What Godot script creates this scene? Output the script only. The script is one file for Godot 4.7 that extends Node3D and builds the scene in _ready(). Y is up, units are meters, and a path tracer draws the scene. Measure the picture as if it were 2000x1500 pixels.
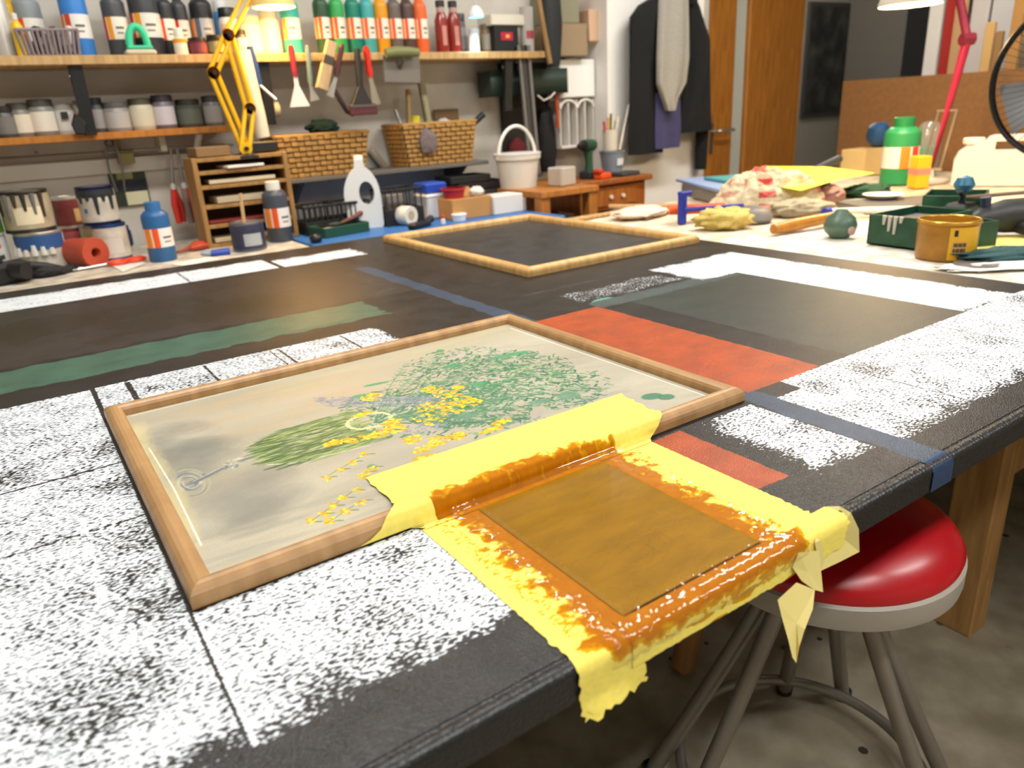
extends Node3D
# A painter's workshop: a big painted panel on trestles, a taped resin pool, shelves of paint behind.
const P := 0.86      # top of the painted panel
const TT := 0.828    # top of the work tables
const WZ := -2.92    # face of the back wall
const S1 := 1.425    # top of the long upper shelf
const S2 := 1.206    # top of the short lower shelf

var mats := {}
var meshes := {}
var taken := {}
var tex := {}

# ---------------------------------------------------------------- geometry
class G:
	var v := PackedVector3Array()
	var n := PackedVector3Array()
	var u := PackedVector2Array()
	var i := PackedInt32Array()
	var t := Transform3D()
	func vert(p: Vector3, nn: Vector3, uv := Vector2.ZERO) -> int:
		v.append(t * p)
		n.append((t.basis * nn).normalized())
		u.append(uv)
		return v.size() - 1
	func tri(a: int, b: int, c: int) -> void:
		var g := (v[b] - v[a]).cross(v[c] - v[a])
		if g.dot(n[a] + n[b] + n[c]) > 0.0:
			i.append_array(PackedInt32Array([a, c, b]))
		else:
			i.append_array(PackedInt32Array([a, b, c]))
	func face(pts: Array, nn: Vector3) -> void:
		var k := []
		for p in pts:
			k.append(vert(p, nn, Vector2(p.x, p.z)))
		for q in range(1, k.size() - 1):
			tri(k[0], k[q], k[q + 1])
	func box(w: float, h: float, d: float, b := 0.0, at := Vector3.ZERO) -> void:
		# a chamfered box standing on y = 0
		b = minf(b, minf(w, minf(h, d)) * 0.45)
		var x := w / 2.0
		var z := d / 2.0
		var c := at + Vector3(0, h / 2.0, 0)
		var e := Vector3(x, h / 2.0, z)
		for ax in 3:
			var a1 := (ax + 1) % 3
			var a2 := (ax + 2) % 3
			for s in [-1.0, 1.0]:
				var nn := Vector3.ZERO
				nn[ax] = s
				var pts := []
				for q in [[-1, -1], [1, -1], [1, 1], [-1, 1]]:
					var p := Vector3.ZERO
					p[ax] = s * e[ax]
					p[a1] = q[0] * (e[a1] - b)
					p[a2] = q[1] * (e[a2] - b)
					pts.append(c + p)
				face(pts, nn)
				if b > 0.0:
					for s2 in [-1.0, 1.0]:
						var m := Vector3.ZERO
						m[ax] = s
						m[a1] = s2
						var p1 := Vector3.ZERO
						p1[ax] = s * e[ax]
						p1[a1] = s2 * (e[a1] - b)
						var p2 := Vector3.ZERO
						p2[ax] = s * (e[ax] - b)
						p2[a1] = s2 * e[a1]
						var o := Vector3.ZERO
						o[a2] = e[a2] - b
						face([c + p1 - o, c + p2 - o, c + p2 + o, c + p1 + o], m.normalized())
		if b > 0.0:
			for sx in [-1.0, 1.0]:
				for sy in [-1.0, 1.0]:
					for sz in [-1.0, 1.0]:
						var s := Vector3(sx, sy, sz)
						var q := s * e
						face([c + q - s * Vector3(0, b, b), c + q - s * Vector3(b, 0, b), c + q - s * Vector3(b, b, 0)], s.normalized())
	func lathe(pr: Array, seg := 24, a0 := 0.0, a1 := TAU) -> void:
		# pr: points (radius, y) from bottom to top, outside to the right; creases where it bends by more than 40 degrees
		var segs := []
		for k in pr.size() - 1:
			var dd: Vector2 = pr[k + 1] - pr[k]
			segs.append(Vector2(dd.y, -dd.x).normalized())
		for k in pr.size() - 1:
			var m0: Vector2 = segs[k]
			var m1: Vector2 = segs[k]
			if k > 0 and segs[k - 1].dot(segs[k]) > 0.75:
				m0 = (segs[k - 1] + segs[k]).normalized()
			if k < segs.size() - 1 and segs[k + 1].dot(segs[k]) > 0.75:
				m1 = (segs[k + 1] + segs[k]).normalized()
			var base := v.size()
			for q in seg + 1:
				var a := a0 + (a1 - a0) * q / seg
				var d := Vector3(cos(a), 0, sin(a))
				for e in 2:
					var pt: Vector2 = pr[k + e]
					var mm := m0 if e == 0 else m1
					vert(d * pt.x + Vector3(0, pt.y, 0), d * mm.x + Vector3(0, mm.y, 0), Vector2(float(q) / seg, pt.y))
			for q in seg:
				var o := base + q * 2
				if pr[k].x > 1e-6:
					tri(o, o + 2, o + 1)
				if pr[k + 1].x > 1e-6:
					tri(o + 1, o + 2, o + 3)
	func tube(path: Array, r, seg := 8, caps := true) -> void:
		var up := Vector3.UP
		var prev := Vector3.ZERO
		var rings := []
		for k in path.size():
			var d: Vector3
			if k == 0:
				d = path[1] - path[0]
			elif k == path.size() - 1:
				d = path[k] - path[k - 1]
			else:
				d = (path[k + 1] - path[k]).normalized() + (path[k] - path[k - 1]).normalized()
			d = d.normalized()
			if k == 0:
				up = Vector3.RIGHT if absf(d.y) > 0.9 else Vector3.UP
			var side := d.cross(up).normalized()
			up = side.cross(d).normalized()
			prev = d
			var rr: float = r[k] if r is Array else r
			var ring := []
			for q in seg:
				var a := TAU * (q + (0.5 if seg == 4 else 0.0)) / seg
				var nn := side * cos(a) + up * sin(a)
				ring.append(vert(path[k] + nn * rr, nn, Vector2(float(q) / seg, float(k))))
			rings.append(ring)
		for k in rings.size() - 1:
			for q in seg:
				var a: int = rings[k][q]
				var b: int = rings[k][(q + 1) % seg]
				tri(a, b, rings[k + 1][q])
				tri(b, rings[k + 1][(q + 1) % seg], rings[k + 1][q])
		if caps:
			for e in 2:
				var k := 0 if e == 0 else path.size() - 1
				var d: Vector3 = (path[0] - path[1]) if e == 0 else (path[k] - path[k - 1])
				var pts := []
				for q in seg:
					pts.append(t.affine_inverse() * v[rings[k][q]])
				face(pts, d.normalized())
	func prism(poly: PackedVector2Array, d: float, b := 0.0) -> void:
		# outline in x, y given a thickness d along z, edges chamfered by b
		var inner := poly
		if b > 0.0:
			var sh := Geometry2D.offset_polygon(poly, -b)
			if sh.size() == 1 and sh[0].size() == poly.size():
				inner = sh[0]
				if Geometry2D.is_polygon_clockwise(inner) != Geometry2D.is_polygon_clockwise(poly):
					inner.reverse()
				# line the two outlines up
				var best := 0
				for k in inner.size():
					if inner[k].distance_to(poly[0]) < inner[best].distance_to(poly[0]):
						best = k
				inner = inner.slice(best) + inner.slice(0, best)
			else:
				b = 0.0
		var ids := Geometry2D.triangulate_polygon(inner)
		for s in [-1.0, 1.0]:
			var k := []
			for p in inner:
				k.append(vert(Vector3(p.x, p.y, s * d / 2.0), Vector3(0, 0, s), p))
			for q in range(0, ids.size(), 3):
				tri(k[ids[q]], k[ids[q + 1]], k[ids[q + 2]])
		var cw := Geometry2D.is_polygon_clockwise(poly)
		var m := poly.size()
		for k in m:
			var p := poly[k]
			var q := poly[(k + 1) % m]
			var o := (q - p).orthogonal().normalized() * (1.0 if not cw else -1.0) * -1.0
			if Geometry2D.is_point_in_polygon((p + q) / 2.0 + o * 0.0004, poly):
				o = -o
			var z := d / 2.0 - b
			face([Vector3(p.x, p.y, -z), Vector3(q.x, q.y, -z), Vector3(q.x, q.y, z), Vector3(p.x, p.y, z)], Vector3(o.x, o.y, 0))
			if b > 0.0:
				var pi := inner[k]
				var qi := inner[(k + 1) % m]
				for s in [-1.0, 1.0]:
					face([Vector3(p.x, p.y, s * z), Vector3(q.x, q.y, s * z), Vector3(qi.x, qi.y, s * d / 2.0), Vector3(pi.x, pi.y, s * d / 2.0)], Vector3(o.x, o.y, s).normalized())
	func grid(nu: int, nv: int, f: Callable, uvf = null) -> void:
		# a smooth sheet: f(s, t) gives the point
		var pts := []
		for a in nu + 1:
			for b in nv + 1:
				pts.append(f.call(float(a) / nu, float(b) / nv))
		var base := v.size()
		for a in nu + 1:
			for b in nv + 1:
				var du: Vector3 = pts[mini(a + 1, nu) * (nv + 1) + b] - pts[maxi(a - 1, 0) * (nv + 1) + b]
				var dv: Vector3 = pts[a * (nv + 1) + mini(b + 1, nv)] - pts[a * (nv + 1) + maxi(b - 1, 0)]
				var nn := dv.cross(du).normalized()
				var uv: Vector2 = uvf.call(float(a) / nu, float(b) / nv) if uvf != null else Vector2(float(a) / nu, float(b) / nv)
				vert(pts[a * (nv + 1) + b], nn, uv)
		for a in nu:
			for b in nv:
				var o := base + a * (nv + 1) + b
				tri(o, o + nv + 1, o + 1)
				tri(o + 1, o + nv + 1, o + nv + 2)
	func blob(r: Vector3, amp := 0.0, freq := 3.0, sd := 1, seg := 20) -> void:
		# a lumpy ellipsoid resting on y = 0 (bottom flattened)
		var nz := FastNoiseLite.new()
		nz.seed = sd
		nz.frequency = freq
		grid(seg, seg, func(a, b):
			var th: float = a * TAU
			var ph: float = (b - 0.5) * PI
			var d := Vector3(cos(th) * cos(ph), sin(ph), sin(th) * cos(ph))
			var k := 1.0 + amp * nz.get_noise_3dv(d)
			var p := d * k * r
			p.y = maxf(p.y + r.y * 0.8, 0.0)
			return p)
	func mesh() -> ArrayMesh:
		var arr := []
		arr.resize(Mesh.ARRAY_MAX)
		arr[Mesh.ARRAY_VERTEX] = v
		arr[Mesh.ARRAY_NORMAL] = n
		arr[Mesh.ARRAY_TEX_UV] = u
		arr[Mesh.ARRAY_INDEX] = i
		var m := ArrayMesh.new()
		m.add_surface_from_arrays(Mesh.PRIMITIVE_TRIANGLES, arr)
		return m

func bx(w: float, h: float, d: float, b := 0.003) -> Mesh:
	var k := "bx%.4f,%.4f,%.4f,%.4f" % [w, h, d, b]
	if not meshes.has(k):
		var g := G.new()
		g.box(w, h, d, b)
		meshes[k] = g.mesh()
	return meshes[k]

func la(pr: Array, seg := 24, a0 := 0.0, a1 := TAU) -> Mesh:
	var k := "la%s,%d,%.3f,%.3f" % [str(pr), seg, a0, a1]
	if not meshes.has(k):
		var g := G.new()
		g.lathe(pr, seg, a0, a1)
		meshes[k] = g.mesh()
	return meshes[k]

func cy(r: float, h: float, b := 0.002, seg := 24) -> Mesh:
	b = minf(b, minf(r, h / 2.0) * 0.5)
	return la([Vector2(0, 0), Vector2(r - b, 0), Vector2(r, b), Vector2(r, h - b), Vector2(r - b, h), Vector2(0, h)], seg)

func tu(path: Array, r, seg := 8, caps := true) -> Mesh:
	var g := G.new()
	g.tube(path, r, seg, caps)
	return g.mesh()

func pz(poly: Array, d: float, b := 0.0) -> Mesh:
	var g := G.new()
	g.prism(PackedVector2Array(poly), d, b)
	return g.mesh()

func arc(c: Vector3, ax: Vector3, ay: Vector3, a0: float, a1: float, k := 16) -> Array:
	var o := []
	for q in k + 1:
		var a := a0 + (a1 - a0) * q / k
		o.append(c + ax * cos(a) + ay * sin(a))
	return o

# ---------------------------------------------------------------- naming
func numbered(called: String) -> String:
	if not taken.has(called):
		taken[called] = 0
		return called
	taken[called] += 1
	return "%s_%03d" % [called, taken[called]]

func th(called: String, label: String, cat: String, at := Vector3.ZERO, group := "", yaw := 0.0) -> Node3D:
	var o := Node3D.new()
	o.name = numbered(called)
	add_child(o, true)
	o.position = at
	o.rotation_degrees.y = yaw
	o.set_meta("label", label)
	o.set_meta("category", cat)
	if group != "":
		o.set_meta("group", group)
	return o

func pa(parent: Node, called: String, mesh: Mesh, m: Material, at := Vector3.ZERO, rot := Vector3.ZERO, label := "") -> MeshInstance3D:
	var o := MeshInstance3D.new()
	o.name = called
	o.mesh = mesh
	o.material_override = m
	o.position = at
	o.rotation_degrees = rot
	o.cast_shadow = GeometryInstance3D.SHADOW_CASTING_SETTING_ON
	if label != "":
		o.set_meta("label", label)
	parent.add_child(o, true)
	return o

func one(called: String, label: String, cat: String, mesh: Mesh, m: Material, at := Vector3.ZERO, rot := Vector3.ZERO, group := "") -> MeshInstance3D:
	var o := pa(self, numbered(called), mesh, m, at, rot, label)
	o.set_meta("category", cat)
	if group != "":
		o.set_meta("group", group)
	return o

func st(called: String, mesh: Mesh, m: Material, at := Vector3.ZERO, parent: Node = null, rot := Vector3.ZERO) -> MeshInstance3D:
	var o := pa(parent if parent else self, called, mesh, m, at, rot)
	if parent == null:
		o.set_meta("kind", "structure")
	return o

# ---------------------------------------------------------------- materials
func noise_tex(key: String, freq: float, lo: Color, hi: Color, size := 512, type := FastNoiseLite.TYPE_SIMPLEX_SMOOTH, oct := 4, stretch := 1.0) -> ImageTexture:
	if tex.has(key):
		return tex[key]
	var nz := FastNoiseLite.new()
	nz.seed = key.hash() % 10000
	nz.noise_type = type
	nz.frequency = freq
	nz.fractal_octaves = oct
	var im := nz.get_seamless_image(size, int(size / stretch) if stretch > 1.0 else size)
	if stretch > 1.0:
		im.resize(size, size, Image.INTERPOLATE_CUBIC)
	im.convert(Image.FORMAT_L8)
	var d := im.get_data()
	var o := PackedByteArray()
	o.resize(d.size() * 3)
	for k in d.size():
		var f := d[k] / 255.0
		o[k * 3] = int(lerpf(lo.r, hi.r, f) * 255)
		o[k * 3 + 1] = int(lerpf(lo.g, hi.g, f) * 255)
		o[k * 3 + 2] = int(lerpf(lo.b, hi.b, f) * 255)
	tex[key] = ImageTexture.create_from_image(Image.create_from_data(im.get_width(), im.get_height(), false, Image.FORMAT_RGB8, o))
	return tex[key]

func mt(col: String, rough := 0.6, metal := 0.0, grain := "") -> StandardMaterial3D:
	var k := "%s,%.2f,%.2f,%s" % [col, rough, metal, grain]
	if mats.has(k):
		return mats[k]
	var m := StandardMaterial3D.new()
	m.albedo_color = Color(col)
	m.roughness = rough
	m.metallic = metal
	if grain == "wood":
		m.albedo_texture = noise_tex("wood", 0.02, Color(0.8, 0.76, 0.71), Color(1, 1, 1), 512, FastNoiseLite.TYPE_SIMPLEX_SMOOTH, 4, 9.0)
		m.uv1_triplanar = true
		m.uv1_scale = Vector3(3.1, 3.1, 3.1)
	elif grain == "cloth":
		m.albedo_texture = noise_tex("cloth", 0.05, Color(0.7, 0.7, 0.7), Color(1, 1, 1))
		m.uv1_triplanar = true
		m.uv1_scale = Vector3(6, 6, 6)
		m.rim_enabled = true
		m.rim = 0.08
	elif grain == "grime":
		m.albedo_texture = noise_tex("grime", 0.012, Color(0.72, 0.7, 0.66), Color(1, 1, 1))
		m.uv1_triplanar = true
		m.uv1_scale = Vector3(2.3, 2.3, 2.3)
	elif grain == "board":
		m.albedo_texture = noise_tex("board", 0.03, Color(0.9, 0.9, 0.9), Color(1, 1, 1))
		m.uv1_triplanar = true
		m.uv1_scale = Vector3(2, 2, 2)
	elif grain == "wall":
		m.albedo_texture = noise_tex("wall", 0.008, Color(0.9, 0.89, 0.87), Color(1, 1, 1))
		m.uv1_triplanar = true
		m.uv1_world_triplanar = true
		m.uv1_scale = Vector3(0.8, 0.8, 0.8)
	mats[k] = m
	return m

func glass(col: String, alpha: float, rough := 0.05) -> StandardMaterial3D:
	var k := "glass%s,%.2f,%.2f" % [col, alpha, rough]
	if not mats.has(k):
		var m := StandardMaterial3D.new()
		m.transparency = BaseMaterial3D.TRANSPARENCY_ALPHA
		m.albedo_color = Color(Color(col), alpha)
		m.roughness = rough
		mats[k] = m
	return mats[k]

func glow(col: String, e: float) -> StandardMaterial3D:
	var k := "glow%s,%.2f" % [col, e]
	if not mats.has(k):
		var m := StandardMaterial3D.new()
		m.albedo_color = Color(col)
		m.emission_enabled = true
		m.emission = Color(col)
		m.emission_energy_multiplier = e
		mats[k] = m
	return mats[k]

# ---------------------------------------------------------------- the scene
func _ready() -> void:
	camera_and_light()
	room()
	tables()
	panel()
	framed_painting()
	far_frame()
	resin_pool()
	stool()
	back_wall_fittings()
	upper_shelf()
	lower_shelf()
	hanging_tools()
	left_table()
	blue_table()
	corner()
	right_table()
	right_end()

func camera_and_light() -> void:
	var cam := Camera3D.new()
	cam.name = "camera"
	add_child(cam)
	cam.transform = Transform3D(Basis(Vector3(0.8229, -0.0552, 0.5655), Vector3(0.2398, 0.936, -0.2576), Vector3(-0.5151, 0.3476, 0.7835)).orthonormalized(), Vector3(0, 1.2, 0))
	cam.near = 0.05
	cam.far = 60.0
	var at := CameraAttributesPhysical.new()
	at.frustum_focal_length = 23.04
	at.frustum_focus_distance = 0.86
	at.exposure_aperture = 5.2
	cam.attributes = at
	cam.fov = 55.05
	cam.current = true
	var we := WorldEnvironment.new()
	we.name = "environment"
	var e := Environment.new()
	e.background_mode = Environment.BG_COLOR
	e.background_color = Color(0.01, 0.01, 0.012)
	e.tonemap_mode = Environment.TONE_MAPPER_LINEAR
	e.tonemap_exposure = 1.0
	e.sdfgi_enabled = true
	e.ssao_enabled = true
	e.ssil_enabled = true
	we.environment = e
	add_child(we)
	# ceiling fluorescents out of view, placed to light the room: a glowing diffuser and an area light of the same size just below it
	for q in [Vector3(0.5, 2.66, -1.45), Vector3(2.5, 2.66, -1.45), Vector3(0.5, 2.66, 0.75), Vector3(2.5, 2.66, 0.75)]:
		var where: String = ("the framed flower painting" if q.x < 1.0 else "the plywood table and mustard tin") if q.z < 0.0 else ("the open floor before the taped resin" if q.x < 1.0 else "the open floor beyond the red stool")
		var fx := th("unseen_ceiling_light", "unseen long white fluorescent ceiling light, placed to light " + where, "ceiling light", q, "unseen ceiling fluorescents")
		pa(fx, "housing", bx(1.5, 0.04, 0.2, 0.006), mt("e8e8e6", 0.5))
		pa(fx, "diffuser", bx(1.44, 0.02, 0.16, 0.006), glow("fffdf9", 7.0), Vector3(0, -0.02, 0))
		var a := AreaLight3D.new()
		a.name = "unseen_ceiling_light_source"
		a.area_size = Vector2(1.44, 0.16)
		a.light_energy = 3.1
		a.light_color = Color("fffdf9")
		a.area_range = 14.0
		a.shadow_enabled = true
		fx.add_child(a)
		a.position = Vector3(0, -0.026, 0)
		a.rotation_degrees = Vector3(-90, 0, 0)

func room() -> void:
	var white := mt("d9d4cb", 0.75, 0.0, "wall")
	var fm := StandardMaterial3D.new()
	fm.albedo_color = Color("b5ac98")
	fm.roughness = 0.5
	fm.albedo_texture = noise_tex("concrete", 0.01, Color(0.76, 0.74, 0.7), Color(1, 1, 1), 1024, FastNoiseLite.TYPE_SIMPLEX_SMOOTH, 6)
	fm.uv1_triplanar = true
	fm.uv1_world_triplanar = true
	fm.uv1_scale = Vector3(0.7, 0.7, 0.7)
	var fl := st("floor", bx(11.0, 0.1, 8.6, 0.0), fm, Vector3(3.2, -0.1, -1.3))
	# paint drips and grit trodden into the concrete
	var rng := RandomNumberGenerator.new()
	rng.seed = 4
	for k in 26:
		var g := G.new()
		g.lathe([Vector2(0.006 + rng.randf() * 0.005, 0), Vector2(0.004, 0.0012), Vector2(0, 0.0014)], 7)
		pa(fl, "paint_fleck", g.mesh(), mt(["3a362f", "55504a", "8d8778"][k % 3], 0.8), Vector3(rng.randf_range(0.9, 2.2) - 3.2, 0.1, rng.randf_range(-1.5, -0.2) + 1.3), Vector3(0, rng.randf() * 360, 0))
	st("ceiling", bx(11.0, 0.1, 8.6, 0.0), mt("e6e3dc", 0.8), Vector3(3.2, 2.7, -1.3))
	st("wall_left", bx(0.12, 2.7, 8.6, 0.0), white, Vector3(-2.26, 0, -1.3))
	st("wall_right", bx(0.12, 2.7, 8.6, 0.0), mt("cfcac2", 0.8), Vector3(8.0, 0, -1.3))
	st("wall_front", bx(11.0, 2.7, 0.12, 0.0), white, Vector3(3.2, 0, 2.9))
	# back wall: plain part, pillar, door, opening to the dark hall, the rest
	st("wall_back", bx(5.48, 2.7, 0.12, 0.0), white, Vector3(0.54, 0, WZ - 0.06))
	var br := st("wall_back_right", bx(2.6, 2.7, 0.12, 0.0), white, Vector3(6.77, 0, WZ - 0.06))
	pa(br, "lintel", bx(2.21, 0.6, 0.12, 0.0), white, Vector3(-2.4, 2.1, 0))
	st("trim_1", bx(0.62, 2.7, 0.2, 0.004), mt("efece6", 0.7), Vector3(Vector3(2.4035, 1.4232, -2.72).x + 0.31, 0, WZ + 0.1))
	# hall behind the opening
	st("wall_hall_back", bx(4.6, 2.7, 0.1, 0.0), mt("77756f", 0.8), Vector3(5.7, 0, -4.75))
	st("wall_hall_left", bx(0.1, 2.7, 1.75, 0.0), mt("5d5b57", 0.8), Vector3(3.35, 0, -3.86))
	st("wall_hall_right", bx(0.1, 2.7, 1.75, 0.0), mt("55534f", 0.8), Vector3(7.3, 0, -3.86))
	var dj := st("trim_2", bx(0.07, 2.1, 0.16, 0.004), mt("2f3136", 0.5), Vector3(5.42, 0, WZ - 0.05))
	dj.set_meta("kind", "structure")
	# weak ceiling lamp out of view, placed to light the dark hall
	var hl := th("unseen_hall_lamp", "unseen dim ceiling lamp, placed to light the hall beyond the door", "ceiling light", Vector3(5.4, 2.62, -3.9))
	pa(hl, "housing", cy(0.14, 0.05, 0.01), mt("d8d8d8", 0.5), Vector3(0, 0.03, 0))
	pa(hl, "diffuser", cy(0.12, 0.03, 0.008), glow("fff3e4", 0.6))
	var ho := OmniLight3D.new()
	ho.name = "unseen_hall_lamp_source"
	ho.light_energy = 3.2
	ho.light_color = Color("fff3e4")
	ho.light_size = 0.1
	ho.omni_range = 8.0
	ho.shadow_enabled = true
	hl.add_child(ho)
	ho.position = Vector3(0, -0.03, 0)
	# dark framed picture on the hall wall
	var pf := th("hall_picture", "tall dark framed picture on grey hall wall beyond the door", "picture", Vector3(6.936, 0.9704, -4.69))
	pa(pf, "frame", pz([Vector2(-0.33, 0), Vector2(0.33, 0), Vector2(0.33, 1.02), Vector2(-0.33, 1.02)], 0.03, 0.004), mt("2b2c2d", 0.4))
	pa(pf, "print", bx(0.58, 0.94, 0.004, 0.0), print_mat(), Vector3(0, 0.04, 0.017))
	# the door: orange-brown leaf with a narrow pane, lever handle
	var d0 := Vector3(3.2863, 1.0506, -2.92).x
	var d1 := Vector3(4.0864, 1.0044, -2.92).x
	var ga := Vector3(3.4963, 1.0385, -2.92).x
	var gb := Vector3(3.5969, 1.0327, -2.92).x
	var dr := Node3D.new()
	dr.name = "door_1"
	dr.set_meta("kind", "structure")
	add_child(dr)
	dr.position = Vector3(d0, 0, WZ - 0.02)
	var oak := mt("b8782a", 0.45, 0.0, "wood")
	pa(dr, "stile", bx(ga - d0, 2.08, 0.045, 0.003), oak, Vector3((ga - d0) / 2.0, 0.01, 0))
	pa(dr, "leaf_panel", bx(d1 - gb, 2.08, 0.045, 0.003), oak, Vector3((d1 + gb) / 2.0 - d0, 0.01, 0))
	pa(dr, "bottom_rail", bx(gb - ga, 0.5, 0.045, 0.0), oak, Vector3((ga + gb) / 2.0 - d0, 0.01, 0))
	pa(dr, "top_rail", bx(gb - ga, 0.12, 0.045, 0.0), oak, Vector3((ga + gb) / 2.0 - d0, 1.97, 0))
	pa(dr, "pane", bx(gb - ga, 1.46, 0.008, 0.0), mt("b9bdb4", 0.25), Vector3((ga + gb) / 2.0 - d0, 0.51, 0), Vector3.ZERO, "frosted pale glass strip")
	pa(dr, "pane_bead", bx(0.018, 1.46, 0.055, 0.002), mt("d08c3a", 0.45, 0.0, "wood"), Vector3(gb - d0 + 0.01, 0.51, 0))
	var hx := Vector3(3.3278, 1.0317, -2.88)
	var hd := pa(dr, "handle", tu([Vector3(0, 0, 0), Vector3(0, 0, 0.055), Vector3(0.02, 0, 0.06), Vector3(0.12, 0, 0.06)], 0.009, 8), mt("c9c6c0", 0.25, 0.9), Vector3(hx.x - d0, hx.y, 0.02), Vector3.ZERO, "brushed steel lever handle")
	pa(hd, "lock_plate", bx(0.03, 0.16, 0.006, 0.002), mt("77736c", 0.35, 0.8), Vector3(0, -0.12, 0.003))

func print_mat() -> StandardMaterial3D:
	var m := StandardMaterial3D.new()
	m.albedo_texture = noise_tex("darkprint", 0.012, Color(0.02, 0.025, 0.025), Color(0.22, 0.23, 0.22), 256)
	m.roughness = 0.5
	m.uv1_triplanar = true
	m.uv1_scale = Vector3(1.4, 1.4, 1.4)
	return m

func tables() -> void:
	# long white table along the wall, left part
	var w := mt("e9e2d4", 0.55, 0.0, "grime")
	var t := th("wall_table", "long cream white work table along the wall under shelves", "table", Vector3(-0.19, 0, -2.53))
	pa(t, "tabletop", bx(1.96, 0.035, 0.72, 0.003), w, Vector3(0, TT - 0.035, 0))
	for x in [-0.9, 0.9]:
		for z in [-0.3, 0.3]:
			pa(t, "leg", bx(0.06, TT - 0.035, 0.06, 0.003), mt("8a8378", 0.5), Vector3(x, 0, z))
	# blue-topped table that carries on to the right of it
	var b := th("blue_table", "low bench with bright blue top beyond the empty wooden frame", "table", Vector3(1.255, 0, -2.53))
	pa(b, "tabletop", bx(0.9, 0.03, 0.72, 0.003), mt("2f6db4", 0.5), Vector3(0, TT - 0.03, 0), Vector3.ZERO, "bright blue table top")
	pa(b, "apron", bx(0.87, 0.07, 0.68, 0.002), mt("e4e0d8", 0.6), Vector3(0, TT - 0.1, 0))
	for x in [-0.4, 0.4]:
		for z in [-0.3, 0.3]:
			pa(b, "leg", bx(0.05, TT - 0.1, 0.05, 0.003), mt("d8d4cc", 0.5), Vector3(x, 0, z))
	# right-hand table, paper covered
	var r := th("plywood_table", "large plywood work table with cream top and wooden legs", "table", Vector3(2.555, 0, -0.82))
	var ply := mt("c69a5e", 0.6, 0.0, "wood")
	pa(r, "tabletop", bx(2.13, 0.03, 2.6, 0.003), mt("e8d9bc", 0.6, 0.0, "grime"), Vector3(0, TT - 0.032, 0))
	for x in [-0.915, 0.95]:
		for z in [-1.2, 0.19, 1.2]:
			pa(r, "leg", bx(0.07, TT - 0.032, 0.09, 0.003), ply, Vector3(x, 0, z))
	pa(r, "rail", bx(1.86, 0.09, 0.03, 0.002), ply, Vector3(0.02, 0.36, 0.19))
	pa(r, "rail", bx(1.86, 0.09, 0.03, 0.002), ply, Vector3(0.02, 0.36, -1.2))
	pa(r, "storage_shelf", bx(1.8, 0.02, 1.36, 0.002), mt("6b4f30", 0.7, 0.0, "wood"), Vector3(0.03, 0.34, -0.5))
	pa(r, "side_panel", bx(0.03, 0.41, 0.5, 0.002), ply, Vector3(-0.395, 0.38, -0.2))
	one("storage_box", "pale grey upright storage box under the plywood work table", "box", bx(0.1, 0.4, 0.16, 0.004), mt("cfc9bd", 0.6), Vector3(1.98, 0.361, -0.76))
	# loose sheets of paper that cover it
	var cols := ["fbf6ea", "f4ead4", "fffdf6", "efe3c8"]
	var sheets := [[1.72, -1.1, 0.44, 1.0, 2.0], [1.75, -1.72, 0.5, 0.7, -4.0], [2.1, -0.95, 0.5, 0.8, 9.0], [2.3, -1.6, 0.6, 0.7, -7.0]]
	for k in sheets.size():
		var s: Array = sheets[k]
		one("paper_sheet", ["long white paper sheet along the table edge by the mustard tin", "cream paper sheet by the wooden battens and yellow cloth", "white paper sheet under the green metal boxes", "tan paper sheet under striped rag and magazines"][k], "paper", bx(s[2], 0.0012, s[3], 0.0), mt(cols[k], 0.8, 0.0, "grime"), Vector3(s[0], TT - 0.0018 + 0.0004 * k, s[1]), Vector3(0, s[4], 0))
	# trestles that carry the panel
	for q in [[-0.2, "beneath the dry white and green fields"], [1.22, "behind the red stool"]]:
		var tr := th("trestle", "wooden trestle carrying the painted panel, %s" % q[1], "trestle", Vector3(q[0], 0, -1.42), "trestles")
		var pine := mt("b98a50", 0.6, 0.0, "wood")
		pa(tr, "beam", bx(0.06, 0.09, 1.2, 0.003), pine, Vector3(0, TT - 0.09, 0))
		for s in [-1, 1]:
			for z in [-0.5, 0.5]:
				pa(tr, "leg", tu([Vector3(s * 0.2, 0, z), Vector3(s * 0.02, TT - 0.06, z)], 0.028, 4), pine)
			pa(tr, "stretcher", bx(0.03, 0.06, 1.0, 0.002), pine, Vector3(s * 0.13, 0.3, 0))

# ---------------------------------------------------------------- the painted panel
func nbytes(w: int, h: int, sd: int, fx: float, oct: int, stretch := 1.0) -> PackedByteArray:
	# smooth noise as bytes; stretch makes the marks longer along x
	var nz := FastNoiseLite.new()
	nz.seed = sd
	nz.noise_type = FastNoiseLite.TYPE_SIMPLEX_SMOOTH
	nz.frequency = fx
	nz.fractal_octaves = oct
	var im := nz.get_image(int(w / stretch), h)
	if stretch != 1.0:
		im.resize(w, h, Image.INTERPOLATE_BILINEAR)
	im.convert(Image.FORMAT_L8)
	return im.get_data()

var hole_blots := []   # worn dark patches: x, z, radius, strength

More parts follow.
